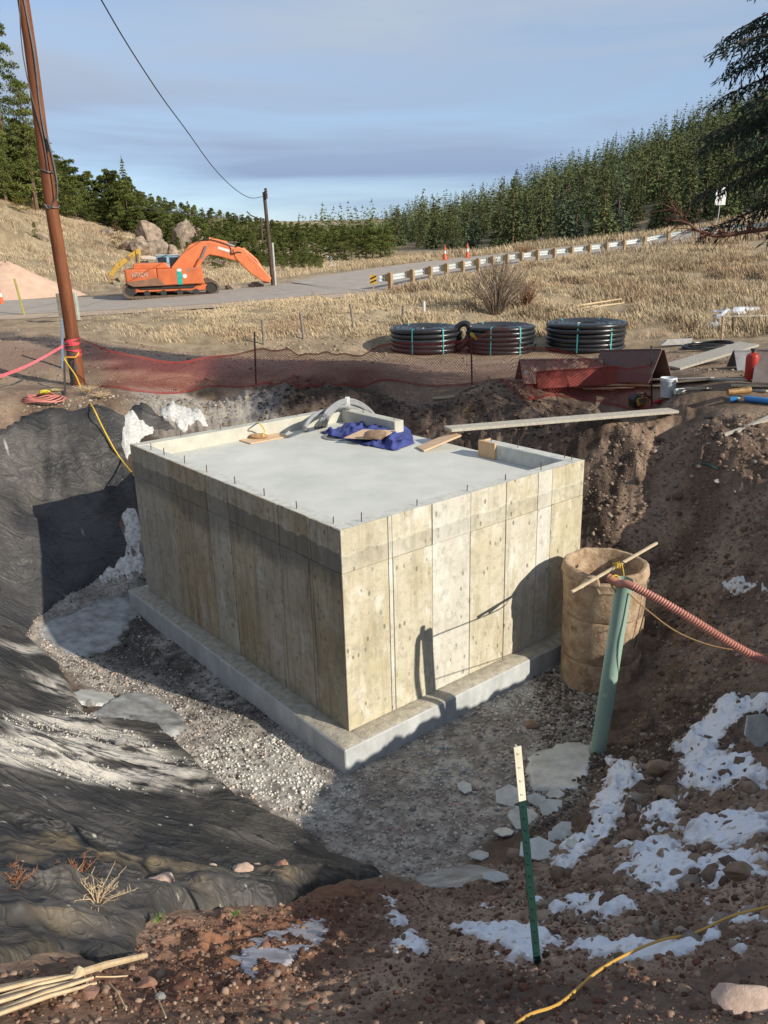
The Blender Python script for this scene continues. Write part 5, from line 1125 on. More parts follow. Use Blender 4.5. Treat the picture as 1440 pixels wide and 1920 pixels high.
for s in (-1, 1):
    mb = MB(); mb.tube([Vector((s*.17, -.135, .02)), Vector((s*.20, -.14, .10)), Vector((s*.15, -.13, .22))], .014, 8); mb.build('roll_bar', M_RB, rd_o, smooth=True)
mb = MB(); mb.box((.27, .02, .11), (.07, .16, .17)); mb.build('battery_pack', M_RY, rd_o, bevel=.015)
mb = MB(); mb.tube([(-.12, 0, .235), (-.1, 0, .265), (.1, 0, .265), (.12, 0, .235)], .012, 8); mb.build('handle', M_RB, rd_o, smooth=True)
rt_ = gv(1236, 757); tl = empty('red_tool', rt_, 'small red and black hand tool on the dirt under the bucket', 'tool', rz=.2)
mb = MB(); mb.lathe([(.001, -.12), (.03, -.11), (.045, -.02), (.04, .06), (.02, .10), (.001, .11)], n=12); o = mb.build('tool_body', mat('tool_red', (.45, .02, .03), .4), tl, smooth=True); o.rotation_euler = (0, R(90), 0); o.location = (0, 0, .04)
mb = MB(); mb.tube([(.08, 0, .04), (.16, -.03, .03), (.2, -.08, .02)], .015, 6); mb.build('tool_grip', M_RB, tl, smooth=True)
# blue pipe and scraps
M_BLUE = mat('blue_pvc', (.04, .24, .58), .45, dark=(.03, .18, .45), scale=8)
mb = MB(); a_ = gv(1397, 753, .05); mb.tube([a_, gv(1480, 762, .05)], .05, 14); o = mb.build('blue_pipe', M_BLUE, smooth=True); origin(o, a_); tag(o, 'bright blue plastic pipe lying at the right edge', 'pipe')
a_ = gv(1376, 754, .04); mb = MB(); mb.tube([a_+Vector((-.06, .02, .0)), a_+Vector((.06, 0, .02))], .045, 10); o = mb.build('blue_pipe_offcut', M_BLUE, smooth=True); origin(o, a_); tag(o, 'short blue offcut left of the blue pipe', 'pipe offcut')
mb = MB(); a_ = gv(1385, 748, .12); mb.tube([a_+Vector((-.2, 0, 0)), a_+Vector((.2, .05, .02))], [.05, .06], 12); o = mb.build('brass_fitting', mat('brown_fitting', (.42, .24, .08), .5, dark=(.15, .08, .03), scale=10), smooth=True); origin(o, a_); tag(o, 'brown pipe fitting behind the blue pipe', 'fitting')
for pts_, lb in (([(1365,765),(1352,780),(1330,788),(1320,786)], 'dark torn strap curling down the bank left of the grey pipes'), ([(1345,800),(1335,812),(1345,826),(1330,822)], 'short dark root on the bank left of the grey pipes'), ([(1300,878),(1322,874),(1345,885)], 'faded green rope scrap on the right bank')):
    ps = [gv(a, b, .04) for a, b in pts_]; mb = MB(); mb.tube(spline(ps, 5), .014, 6); o = mb.build('strap_scrap', mat('scrap', (.06, .05, .045), .8) if 'green' not in lb else mat('green_scrap', (.05, .14, .11), .8), smooth=True); origin(o, ps[0]); tag(o, lb, 'scrap')
# stakes with a string line
M_STK = mat('stake_wood', (.50, .36, .24), .8, dark=(.36, .24, .15), scale=8)
s1 = gv(1353, 640); s2 = gv(1375, 625)
for a_, tpx, tpy, w, m, lb in ((s1, 1356, 592, .09, M_STK, 'pale wooden stake holding the string line at the right'), (s2, 1375, 590, .08, mat('dark_stake', (.15, .08, .05), .8), 'dark brown stake just behind the pale wooden stake')):
    mb = MB(); mb.beam(a_-Vector((0, 0, .1)), aty(tpx, tpy, a_.y), w, .05); o = mb.build('survey_stake', m, bevel=.004); origin(o, a_); tag(o, lb, 'stake')
mb = MB(); mb.tube([aty(1356, 593, s1.y), aty(1480, 592, s1.y+.4)], .012, 5); o = mb.build('string_line', mat('pale_string', (.6, .58, .5), .8)); origin(o, aty(1356, 593, s1.y)); tag(o, 'pale string line running right from the wooden stake', 'string')
mb = MB(); b0 = gv(1268, 650, .06); mb.prism([(-.5, 0), (.45, .0), (.5, .16), (-.3, .14)], lambda a, b: b0+Vector((a, 0, b)), lambda a, b: b0+Vector((a+.05, .25, b))); 
o = mb.build('concrete_scrap', mat('pale_scrap', (.55, .54, .52), .9, scale=8)); origin(o, b0); tag(o, 'pale concrete scrap left of the flat pipe coil', 'scrap')
# ---------------------------------------------------------------- guardrail, road things
M_GPOST = mat('guardrail_timber', (.46, .32, .16), .85, dark=(.22, .15, .09), scale=7, detail=7, bump=.004, stretch=(2, 2, .5))
M_RAIL = mat('galvanised_rail', (.66, .70, .70), .42, dark=(.52, .56, .56), scale=5, metal=.35)
arc = [0]
for i in range(1, len(near_s)): arc.append(arc[-1]+float(np.linalg.norm(near_s[i]-near_s[i-1])))
arc = np.array(arc)
def edge(s, w=0):
    p = np.array([np.interp(s, arc, near_s[:, k]) for k in range(3)]); n = np.array([np.interp(s, arc, nrm[:, k]) for k in range(2)])
    return Vector((p[0]+n[0]*w, p[1]+n[1]*w, p[2]))
k0 = np.argmin(np.hypot(near_s[:, 0]-aty(722, 543, 41)[0], near_s[:, 1]-41)); s0 = arc[k0]
guard = empty('guardrail', edge(s0), 'long steel guardrail on timber posts beside the curving road', 'guardrail')
gl = guard.location
post_me = None; blk_me = None; ss = np.arange(s0, arc[-1]-1, 1.9)
for i, s in enumerate(ss):
    p = edge(s, -.25); q = edge(s+.3, -.25); az = math.atan2(q.y-p.y, q.x-p.x)
    if post_me is None:
        mb = MB(); mb.box((0, -.10, .18), (.20, .20, 1.24)); o = mb.build('post', M_GPOST, guard, bevel=.012); post_me = o.data
        mb = MB(); mb.box((0, .10, .56), (.16, .19, .34)); b = mb.build('blockout', M_GPOST, o, bevel=.01); blk_me = b.data
    else:
        o = bpy.data.objects.new('post', post_me); COL.objects.link(o); o.parent = guard; b = bpy.data.objects.new('blockout', blk_me); COL.objects.link(b); b.parent = o
    for x_ in (o, b):
        if not x_.modifiers: md = x_.modifiers.new('b', 'BEVEL'); md.width = .012; md.segments = 1
    o.location = p-gl; o.rotation_euler = (0, R(random.uniform(-1.5, 1.5)), az); o.scale = (1, 1, 1)
prof = [(.0, .70), (.05, .675), (.075, .635), (.05, .60), (.015, .555), (.05, .51), (.075, .475), (.05, .435), (.0, .41)]
for i in range(0, len(ss)-1, 2):
    pts = []; n = 9
    sA, sB = ss[i]-(.35 if i == 0 else 0), min(ss[min(i+2, len(ss)-1)]+.1, arc[-1]-.5)
    for k in range(n):
        s = sA+(sB-sA)*k/(n-1)
        for w, z in prof: e = edge(s, -.02+w); pts.append(Vector((e.x, e.y, e.z+z+(.0015 if i % 4 else 0)))-gl)
    m_ = len(prof); mb = MB(); mb.add(pts, [(a*m_+b, a*m_+b+1, (a+1)*m_+b+1, (a+1)*m_+b) for a in range(n-1) for b in range(m_-1)]); mb.build('rail', M_RAIL, guard, smooth=False)
hm = edge(s0-.9, -.1); hz_ = empty('hazard_marker', hm, 'yellow and black striped marker panel at the near end of the guardrail', 'marker')
mb = MB(); mb.box((0, 0, .30), (.07, .05, .7)); mb.build('marker_post', M_GPOST, hz_)
mb = MB(); mb.box((0, -.04, .55), (.30, .01, .42)); mb.build('panel', mat('marker_yellow', (.75, .42, .03), .5, scale=10), hz_)
for z in (.42, .60):
    mb = MB(); mb.add([Vector((-.15, -.049, z-.06)), Vector((.15, -.049, z+.06)), Vector((.15, -.049, z+.14)), Vector((-.15, -.049, z+.02))], [(0, 1, 2, 3)]); mb.build('stripe', mat('marker_black', (.02, .02, .02), .5), hz_)
M_CONE = mat('cone_orange', (.72, .13, .04), .5, scale=10); M_CW = mat('cone_white', (.8, .8, .8), .5, scale=10)
def cone(p, h, label, g='orange traffic cones standing on the far roadside'):
    c = empty('traffic_cone', p, label, 'traffic cone', g)
    mb = MB(); mb.box((0, 0, .02), (.36*h, .36*h, .04)); mb.build('base', M_CONE, c)
    mb = MB(); mb.lathe([(.14*h, .03), (.028*h, h), (.001, h)], n=16, cap=False); mb.build('cone_body', M_CONE, c, smooth=True)
    mb = MB(); mb.lathe([(.095*h+.004, .42*h), (.072*h+.004, .62*h)], n=16, cap=False); mb.build('collar', M_CW, c, smooth=True)
for i, (px, py, lb) in enumerate([(843, 482, 'orange traffic cone farther left on the road'), (883, 477, 'orange traffic cone nearer the guardrail on the road')]): s_ = min(np.arange(s0, arc[-1]-1, .2), key=lambda s: abs((720+F_PX*edge(s, ROADW-.5).x/edge(s, ROADW-.5).y*1.0)-px)); cone(edge(s_, ROADW-.5)+Vector((0, 0, .30*(ROADW-.5)/ROADW+.02)), 1.0, lb)
cone(gv(3, 572), .95, 'orange traffic cone cut by the left edge beside the sand pile')
sg = edge(float(np.interp(1, [0, 1], [0, arc[np.argmin(np.abs(near_s[:, 0]/near_s[:, 1]-.398))]])), ROADW*.0-1.0)
d_ = math.hypot(sg.x, sg.y); sgn = empty('road_sign', (sg.x, sg.y, H(sg.x, sg.y)), 'white rectangular road sign on a thin post beyond the guardrail', 'road sign'); base = sgn.location
tz = aty(1346, 356, sg.y)[2]-base.z; bz_ = aty(1346, 386, sg.y)[2]-base.z; ww = 17/F_PX*d_
mb = MB(); mb.beam(Vector((0, .03, -.3)), Vector((ww*.15, .03, tz)), .06, .05); mb.build('sign_post', mat('galv', (.5, .52, .5), .5, metal=.5), sgn)
mb = MB(); mb.box((ww*.1, -.02, (tz+bz_)/2+.1), (ww, .015, tz-bz_+.1)); mb.build('sign_panel', mat('sign_white', (.86, .86, .86), .5, dark=(.8, .8, .8), scale=5), sgn, bevel=.004)
mb = MB(); mb.box((ww*.08, -.031, tz*.96+bz_*.04), (.05, .004, .16)); mb.build('numeral', mat('sign_black', (.03, .03, .03), .5), sgn)

# ---------------------------------------------------------------- far utility pole and wires
M_FP = mat('far_pole', (.10, .07, .05), .8, dark=(.05, .035, .03), scale=5)
fpb = gv(513, 537); fd = fpb.y; ftop_ = Vector(aty(495, 360, fd-.3))
fpo = empty('utility_pole', fpb, 'distant dark utility pole standing at the end of the excavator arm', 'utility pole')
mb = MB(); mb.tube([Vector((0, 0, -.5)), (ftop_-fpb)*.5, ftop_-fpb], [.115, .10, .085], 12); mb.build('pole_shaft', M_FP, fpo, smooth=True)
mb = MB(); mb.tube([Vector((.12, -.1, -.1)), Vector((.10, -.14, 2.2))], .06, 8); mb.build('riser_conduit', mat('white_conduit', (.5, .5, .48), .5), fpo, smooth=True)
mb = MB(); q = Vector(aty(497, 415, fd-.3))-fpb; mb.tube([q, q+Vector((-.7, 0, .3)), q+Vector((-.9, 0, .5))], .035, 6); mb.tube([q+Vector((-.2, -.05, .2)), q+Vector((-.2, -.05, -.9))], .05, 6); mb.build('wire_bracket', M_FP, fpo)
for a_ in (.15, .35, .02): mb = MB(); q = (ftop_-fpb)*(1-a_*.2); mb.lathe([(.06, 0), (.09, .05), (.05, .1), (.09, .15), (.04, .2)], q+Vector((.1, -.1, 0)), 10); mb.build('insulator', M_FP, fpo)
def wire(pts, r, label):
    q = [Vector(aty(*p)) for p in pts]; mb = MB(); mb.tube(spline(q, 8), r, 6); o = mb.build('overhead_wire', mat('wire_black', (.03, .035, .04), .6)); origin(o, q[-1]); tag(o, label, 'wire')
kd = fd-.3
wp = [(150,-70),(190,0),(240,85),(300,177),(350,245),(400,314),(440,354),(470,371),(495,368)]
tt = np.linspace(0, 1, len(wp)); dist = 1/(1/18+(1/kd-1/18)*np.array([-.12, 0, .13, .32, .5, .7, .86, .94, 1.0]))
wire([(p[0], p[1], d) for p, d in zip(wp, dist)], .015, 'long overhead wire swooping from the top edge down to the distant pole')
wire([(250, 386, kd-10), (318, 398, kd-6), (400, 406, kd-3), (470, 410, kd-1), (486, 412, kd-.2)], .018, 'lower thin wire reaching the distant pole from the trees on the left')

# ---------------------------------------------------------------- excavator
eb = gv(312, 556); de = math.hypot(*eb[:2]); K = de/F_PX*.97
exc = empty('excavator', eb, 'orange tracked excavator parked across the road with its arm reaching right', 'excavator', rz=-math.atan2(eb.x, eb.y)*1.0)
def E(px, py): return ((px-312)*K, (555-py)*K)
def plate(poly, y0, y1, name, m, parent, bevel=.03, seg=1):
    mb = MB(); q = [E(*p) for p in poly]; mb.prism(q, lambda a, b: (a, y0, b), lambda a, b: (a, y1, b)); return mb.build(name, m, parent, bevel=bevel, seg=seg)
M_OR = mat('orange_paint', (.64, .165, .05), .55, dark=(.42, .105, .04), scale=1.6, detail=8, bump=.002, spots=(2.2, .64, (.33, .17, .10)))
M_ORB = mat('orange_boom', (.72, .21, .075), .5, dark=(.50, .14, .055), scale=2.0, detail=8)
M_DK = mat('machine_dark', (.035, .03, .028), .7, dark=(.02, .018, .016), scale=6)
M_BLC = mat('cab_blue', (.28, .46, .60), .5, dark=(.2, .36, .5), scale=4); M_GLS = mat('cab_glass', (.03, .04, .05), .12, scale=2)
M_TRK = mat('rusty_track', (.16, .11, .075), .85, dark=(.08, .055, .04), scale=6, bump=.01)
def at_px(a, b, y): p = E(a, b); return Vector((p[0], y, p[1]))
for y0 in (-1.25, .65):
    mb = MB(); q = []
    xa, xb, zc, r = E(252, 0)[0], E(392, 0)[0], .40, .38
    for a_ in np.linspace(math.pi/2, 3*math.pi/2, 9): q.append((xa+r*math.cos(a_), zc+r*math.sin(a_)))
    for a_ in np.linspace(-math.pi/2, math.pi/2, 9): q.append((xb+r*math.cos(a_), zc+r*math.sin(a_)))
    n = len(q); q2 = [(x*1.0+(0), z) for x, z in q]; inn = [((x-(xa+xb)/2)*.95+(xa+xb)/2, (z-zc)*.72+zc) for x, z in q]
    V = []; Fc = []
    for ring, y in ((q, y0), (q, y0+.6), (inn, y0+.6), (inn, y0)): V += [(x, y, z) for x, z in ring]
    for k in range(4):
        for i in range(n): Fc.append((k*n+i, k*n+(i+1) % n, ((k+1) % 4)*n+(i+1) % n, ((k+1) % 4)*n+i))
    mb.add(V, Fc); tr = mb.build('track', M_TRK, exc)
    L_ = xb-xa; ns = 22
    for i in range(ns):
        for zt in (zc+r, zc-r):
            mb2 = None
    mb = MB()
    for i in range(24):
        for zt in (zc+r, zc-r): mb.box((xa+L_*(i+.5)/24, y0+.3, zt), (.10, .62, .07))
    mb.build('track_shoes', M_TRK, tr)
    for i in range(6):
        mb = MB(); cx = xa+L_*i/5; rr1 = .27 if i in (0, 5) else .15; cz = zc if i in (0, 5) else zc-.16
        mb.tube([(cx, y0+.05, cz), (cx, y0+.55, cz)], rr1, 14); mb.build('track_roller', M_DK, tr, smooth=True)
    mb = MB(); mb.box(((xa+xb)/2, y0+.3, zc+.05), (L_*.9, .4, .28)); mb.build('track_frame', M_OR, tr, bevel=.02)
plate([(280,546),(350,546),(345,530),(290,530)], -.8, .8, 'turntable', M_DK, exc)
plate([(246,505),(300,505),(300,533),(258,533),(247,529)], -1.35, 1.35, 'counterweight', M_OR, exc, .10, 3)
plate([(300,506),(378,506),(379,533),(300,534)], -1.33, 1.33, 'deck', M_OR, exc, .04)
plate([(262,496),(318,496),(324,506),(260,506)], -1.1, 1.0, 'engine_hood', M_OR, exc, .06, 2)
plate([(300,533.5),(370,533),(360,540),(270,540),(258,534)], -1.2, 1.2, 'undercarriage_shade', M_DK, exc, .02)  # dark plate added below the deck as undercarriage shading
plate([(246,527),(300,520),(312,533.5),(258,534)], -1.356, -1.345, 'grime_patch', mat('grime', (.15, .10, .07), .9, dark=(.3, .14, .08), scale=3), exc, 0)
plate([(334,506),(342,506),(342,533),(334,533)], -1.34, -1.335, 'teal_decal', mat('teal_decal', (.02, .45, .38), .4), exc, 0)
plate([(334,506.5),(342,506.5),(342,511),(334,511)], -1.346, -1.341, 'white_decal', mat('white_decal', (.8, .8, .78), .4), exc, 0)
mb = MB(); c_ = at_px(347, 519, -1.336); mb.tube([c_, c_+Vector((0, -.008, 0))], .11, 16); mb.build('round_emblem', bpy.data.materials['white_decal'], exc)
cab = plate([(301,484),(342,485),(342,506),(301,506)], .0, 1.2, 'cab', M_BLC, exc, .05, 2)
plate([(303.5,487),(319,487),(319,500),(303.5,500)], -.012, .004, 'cab_window', M_GLS, cab, 0); plate([(324,487.5),(339,487.5),(337,503),(324,503)], -.012, .004, 'cab_window', M_GLS, cab, 0)
mb = MB(); x1 = E(342, 0)[0]; z1, z2 = E(0, 503)[1], E(0, 487)[1]; mb.box((x1+.005, .6, (z1+z2)/2), (.012, 1.0, z2-z1)); mb.build('windshield', M_GLS, cab)
plate([(300,482.5),(343,483.5),(343,485.2),(300,484.5)], -.06, 1.25, 'cab_roof', mat('cab_roof', (.45, .58, .68), .5), exc, .02)
boom = plate([(326,513),(326,504),(345,484),(362,466),(376,461.5),(397,461.5),(440,474),(456,481),(451,499),(436,496),(410,488),(394,485),(386,490),(371,511),(352,516)], -.28, .28, 'boom', M_ORB, exc, .05, 2)
stick = plate([(436,477),(446,472),(459,478),(464,487),(482,505),(503,529),(499,537),(486,534),(466,520),(450,504),(440,492)], -.33, -.02, 'stick', M_ORB, exc, .04, 2)
M_CHR = mat('chrome_rod', (.6, .6, .6), .25, metal=.9, dark=(.5, .5, .5))
for sy in (-.36, .36):
    mb = MB(); mb.tube([at_px(364, 517, sy), at_px(379, 492, sy)], .13, 12); mb.build('boom_cylinder', M_ORB, exc, smooth=True)
    mb = MB(); mb.tube([at_px(379, 492, sy), at_px(390, 470, sy)], .06, 10); mb.build('cylinder_rod', M_CHR, exc, smooth=True)
mb = MB(); mb.tube([at_px(396, 459, 0), at_px(428, 467, 0)], .12, 12); mb.build('stick_cylinder', M_ORB, boom, smooth=True)
mb = MB(); mb.tube([at_px(428, 467, 0), at_px(441, 472, 0)], .06, 10); mb.build('cylinder_rod', M_CHR, boom, smooth=True)
mb = MB(); mb.tube([at_px(455, 476, 0), at_px(478, 497, 0), at_px(492, 520, 0)], .09, 10); mb.build('bucket_cylinder', M_ORB, stick, smooth=True)
for y_ in (-.24, .24):
    mb = MB(); mb.tube(spline([at_px(332, 506, y_*.5), at_px(372, 466, y_*.7), at_px(400, 460, y_), at_px(430, 471, y_*1.1), at_px(434, 484, y_*1.4), at_px(446, 482, y_*1.4), at_px(462, 488, y_), at_px(476, 503, y_)], 6), .035, 6); mb.build('hydraulic_hose', M_DK, boom, smooth=True)
plate([(486,524),(497,521),(503,530),(498,538),(488,537)], -.26, .26, 'bucket_link', mat('worn_link', (.32, .12, .06), .6, scale=8), exc, .03)
plate([(411,471),(434,478.5),(433,483),(410,475.5)], -.292, -.283, 'boom_decal', bpy.data.materials['white_decal'], boom, 0)
def text(s, size, p, m, name, parent, label=None, ext=.004):
    cu = bpy.data.curves.new(name, 'FONT'); cu.body = s; cu.size = size; cu.extrude = ext; cu.align_x = 'CENTER'; cu.align_y = 'CENTER'
    t = bpy.data.objects.new(name, cu); COL.objects.link(t); bpy.context.view_layer.update()
    me = bpy.data.meshes.new_from_object(t.evaluated_get(bpy.context.evaluated_depsgraph_get())); bpy.data.objects.remove(t); bpy.data.curves.remove(cu)
    o = bpy.data.objects.new(name, me); COL.objects.link(o); me.materials.clear(); me.materials.append(m); o.parent = parent; o.location = p; o.rotation_euler = (R(90), 0, 0); return o
tx = text('HITACHI', 11*K, at_px(271, 515, -1.375), mat('letter_cream', (.75, .62, .52), .5), 'lettering', exc); tx.scale = (.62, 1.0, 1)
# backhoe behind it
M_YL = mat('worn_yellow', (.62, .38, .045), .55, dark=(.42, .25, .05), scale=2.5, detail=8, spots=(3, .6, (.2, .13, .08)))
M_DG = mat('dark_green_machine', (.045, .06, .045), .6, dark=(.02, .025, .02), scale=4)
bh = empty('backhoe_loader', eb+Vector((-1.2, 2.6, 0)), 'old yellow backhoe parked behind the excavator with its digging arm folded left', 'backhoe', rz=exc.rotation_euler.z)
ox, oz = 0, 0
def platb(poly, y0, y1, name, m, parent=bh, bevel=.03):
    mb = MB(); q = [((p[0]-312)*K+1.2, (555-p[1])*K) for p in poly]; mb.prism(q, lambda a, b: (a, y0, b), lambda a, b: (a, y1, b)); return mb.build(name, m, parent, bevel=bevel)
platb([(236,541),(238,530),(240,490),(242,474),(250,471),(251,478),(247,495),(252,505),(247,540),(242,548)], -.98, -.66, 'boom', M_YL)
dp_ = platb([(244,472),(251,474),(248,481),(212,503),(196,519),(188,516),(205,496)], -.92, -.72, 'dipper', M_YL)
platb([(184,516),(196,517),(204,521),(208,530),(199,526),(192,524),(196,534),(188,530)], -1.05, -.6, 'bucket', mat('worn_bucket', (.40, .27, .12), .7, scale=8))
platb([(238,532),(242,495),(262,494),(262,545),(244,547)], -.6, .9, 'tractor_body', M_DG)
platb([(248,485),(262,484.5),(296,491),(296,495),(250,491)], -.5, .9, 'roof', mat('faded_pink_roof', (.62, .42, .36), .6, dark=(.5, .5, .45), scale=3))
for x_ in (252, 292):
    mb = MB(); cx = (x_-312)*K+1.2; mb.tube([(cx, -.55, .62), (cx, -.1, .62)], .62, 24); w_ = mb.build('wheel', M_DK, bh, smooth=True)
    mb = MB(); mb.tube([(cx, -.57, .62), (cx, -.08, .62)], .28, 16); mb.build('rim', M_YL, w_, smooth=True)
mb = MB(); mb.tube([((238-312)*K+1.2, -1.02, (555-533)*K), ((246-312)*K+1.2, -1.02, (555-480)*K)], .05, 8); mb.build('boom_cylinder', M_CHR, bh, smooth=True)

# ---------------------------------------------------------------- sand pile, outcrop, posts on the slope
M_SAND = mat('pink_sand', (.60, .42, .31), .95, dark=(.50, .33, .24), scale=2, detail=8, bump=.01, bscale=20)
sp = gv(-45, 566); dd = math.hypot(sp.x, sp.y); 
mb = MB(); mb.lathe([(138/F_PX*dd, -.25), (96/F_PX*dd, 14/F_PX*dd), (52/F_PX*dd, 36/F_PX*dd), (22/F_PX*dd, 54/F_PX*dd), (6/F_PX*dd, 61/F_PX*dd), (.001, 62/F_PX*dd)], n=48, wob=lambda i, a: (.15*math.sin(a*3+i), .05*math.sin(a*5+i)), cap=False)
sp = sp+Vector((0, 4.2, 0)); sp.z = H(sp.x, sp.y); o = mb.build('sand_pile', M_SAND, smooth=True); o.location = sp; tag(o, 'smooth pile of pinkish sand at the left edge beyond the road', 'sand pile')
M_BOUL = mat('granite_boulder', (.40, .31, .235), .95, dark=(.17, .13, .10), scale=1.8, detail=10, bump=.22, bscale=2.2, contrast=(.36, .62))
for i, (px, py, w, h, lb) in enumerate([(282,462,40,48,'tall rounded granite boulder standing on the hillside left of the excavator arm'),(345,470,36,60,'slanting split granite boulder behind the excavator cab'),(366,468,34,44,'upright granite boulder just right of the slanting one'),
    (262,475,34,30,'low broken granite boulder below the tall rounded one'),(298,478,38,26,'broad low granite boulder at the foot of the outcrop'),(322,488,20,26,'pointed granite slab between the two outcrops'),(200,442,24,12,'small pale granite rock high on the left slope'),
    (30,518,20,14,'small grey rock on the grass above the sand pile'),(80,452,14,14,'small pale rock beside the little green pine'),(408,500,20,16,'pale boulder under the excavator arm'),(238,470,20,18,'pale rock right of the round brown bush'),
    (436,545,24,14,'squat tan rock on the ground below the excavator arm'),(480,541,26,12,'flat tan rock beside the distant pole'),(275,556,30,14,'tan rock on the ground before the excavator tracks'),(395,553,22,10,'grey rock in front of the excavator tracks right end'),(375,498,36,22,'cracked pale boulder seen under the arm of the excavator')]):
    p = gv(px, py); k = (p-Vector(O3)).length/F_PX; o = rock_mesh('boulder', w*k*.62, M_BOUL, None, 60+i, 3, (1, .8, max(.5, h/w)), .5, 10); o.location = p+Vector((0, .3, h*k*.36)); tag(o, lb, 'boulder')
def slopepost(px, py, wpx, hpx, m, lb, name='fence_post', cat='fence post', lean=0):
    p = gv(px, py); k = (p-Vector(O3)).length/F_PX; mb = MB(); mb.tube([Vector((0, 0, -.2)), Vector((lean*k, 0, hpx*k*.5)), Vector((lean*2*k, 0, hpx*k))], wpx*k*.5, 8); o = mb.build(name, m, smooth=True); o.location = p; return tag(o, lb, cat)
M_OLDP = mat('grey_old_wood', (.27, .24, .20), .9, dark=(.15, .13, .11), scale=8)
slopepost(495, 646, 5, 44, M_OLDP, 'weathered fence post at the foot of the slope left of the others')
slopepost(570, 636, 5, 48, M_OLDP, 'tall weathered fence post in the middle of the slope', lean=-2)
slopepost(664, 618, 4, 46, M_OLDP, 'thin weathered fence stick on the slope', lean=-3)
slopepost(756, 612, 5, 36, M_OLDP, 'weathered fence post right above the left pipe coil')
wm_ = slopepost(795, 588, 5.5, 22, mat('white_marker', (.75, .74, .70), .5, scale=10), 'short white marker post on the grassy slope', 'marker_post', 'marker')
p = gv(47, 592); k = (p-Vector(O3)).length/F_PX; mb = MB(); mb.beam(Vector((0, 0, -.2)), Vector((-8*k, 0, 60*k)), 5.5*k, .04); o = mb.build('marker_post', mat('olive_yellow_marker', (.42, .38, .05), .6, dark=(.20, .20, .08), scale=1.2), bevel=.004); o.location = p; tag(o, 'leaning olive yellow marker post at the left roadside', 'marker')
p = gv(143, 602); k = (p-Vector(O3)).length/F_PX; bx = empty('utility_pedestal', p, 'weathered pale green utility box on posts behind the pole', 'utility box')
mb = MB(); mb.box((0, 0, 24*k), (13*k, .2, 46*k)); mb.build('box_body', mat('pale_green_box', (.42, .47, .42), .7, dark=(.28, .30, .26), scale=6), bx, bevel=.02)
mb = MB(); mb.box((-26*k, .1, 26*k), (7*k, .1, 40*k)); mb.build('side_post', M_OLDP, bx)
# ---------------------------------------------------------------- dry grass
def blades(poly_mask_fn, n, rmin, rmax, tmin, tmax, hmin, hmax, w, name, seed):
    g = np.random.default_rng(seed); r = np.sqrt(g.uniform(rmin**2, rmax**2, n)); t = g.uniform(tmin, tmax, n); x = r*np.sin(t); y = r*np.cos(t)
    gm_ = bil(gr, x, y)*(bil(FOREST, x, y) < .4)*(bil(rd, x, y) > ROADW/2+.5); den = fbm(x, y, 1.6, 3, 91)
    k = (g.random(n) < gm_*sstep(.3, .6, den)) & poly_mask_fn(x, y); x, y, r, den = x[k], y[k], r[k], den[k]; m_ = len(x)
    z = bil(G, x, y); h = g.uniform(hmin, hmax, m_)*(.5+.9*sstep(.35, .7, den)); a = g.uniform(0, np.pi, m_); ww_ = w*g.uniform(.6, 1.4, m_)*np.maximum(1, r/40)
    dx, dy = np.cos(a)*ww_/2, np.sin(a)*ww_/2; lx = g.normal(0, .22, m_)*h-.05; ly = g.normal(0, .22, m_)*h
    V = np.stack([np.stack([x-dx, y-dy, z-.03], 1), np.stack([x+dx, y+dy, z-.03], 1), np.stack([x+lx*.45, y+ly*.45, z+h*.6], 1)+np.stack([dx, dy, 0*dx], 1)*.5, np.stack([x+lx, y+ly, z+h], 1)], 1).reshape(-1, 3)
    i = np.arange(m_)*4; F_ = np.stack([i, i+1, i+2, i+3], 1)
    pal_ = np.array([(.50, .405, .26), (.42, .33, .21), (.57, .48, .33), (.34, .26, .175), (.46, .36, .24), (.36, .27, .20)]); c = pal_[g.integers(0, len(pal_), m_)]*g.uniform(.8, 1.15, (m_, 1))
    pn = fbm(x, y, 3.2, 3, 93); c = c*(.72+.62*pn)[:, None]; bp_ = sstep(.56, .68, fbm(x, y, 4.5, 3, 94))[:, None]*.6; c = c*(1-bp_)+c*np.array([.72, .62, .60])*bp_
    return tag(mesh_np(name, V, F_, M_GRASS, col=np.repeat(c, 4, 0)), kind='stuff')
M_GRASS = mat('dry_grass', (1.05, 1.05, 1.0), .8, dark=(.8, .8, .8), scale=2, attr='Col', spec=.2)
yes = lambda x, y: np.ones(x.shape, bool)
blades(lambda x, y: (np.random.default_rng(1).random(x.shape) < np.clip((x/y+.10)/.16, 0, 1)**2), 380000, 29, 60, R(-7), R(33), .10, .38, .013, 'dry_grass', 5)
blades(lambda x, y: (np.random.default_rng(2).random(x.shape) < np.clip((x/y+.36)/.3, 0, 1)), 90000, 29, 42, R(-20), R(2), .05, .16, .016, 'dry_grass', 8)
blades(yes, 70000, 60, 100, R(-2), R(33), .25, .6, .022, 'dry_grass', 6)
blades(yes, 170000, 56, 125, R(-31), R(5), .10, .34, .022, 'dry_grass', 7)
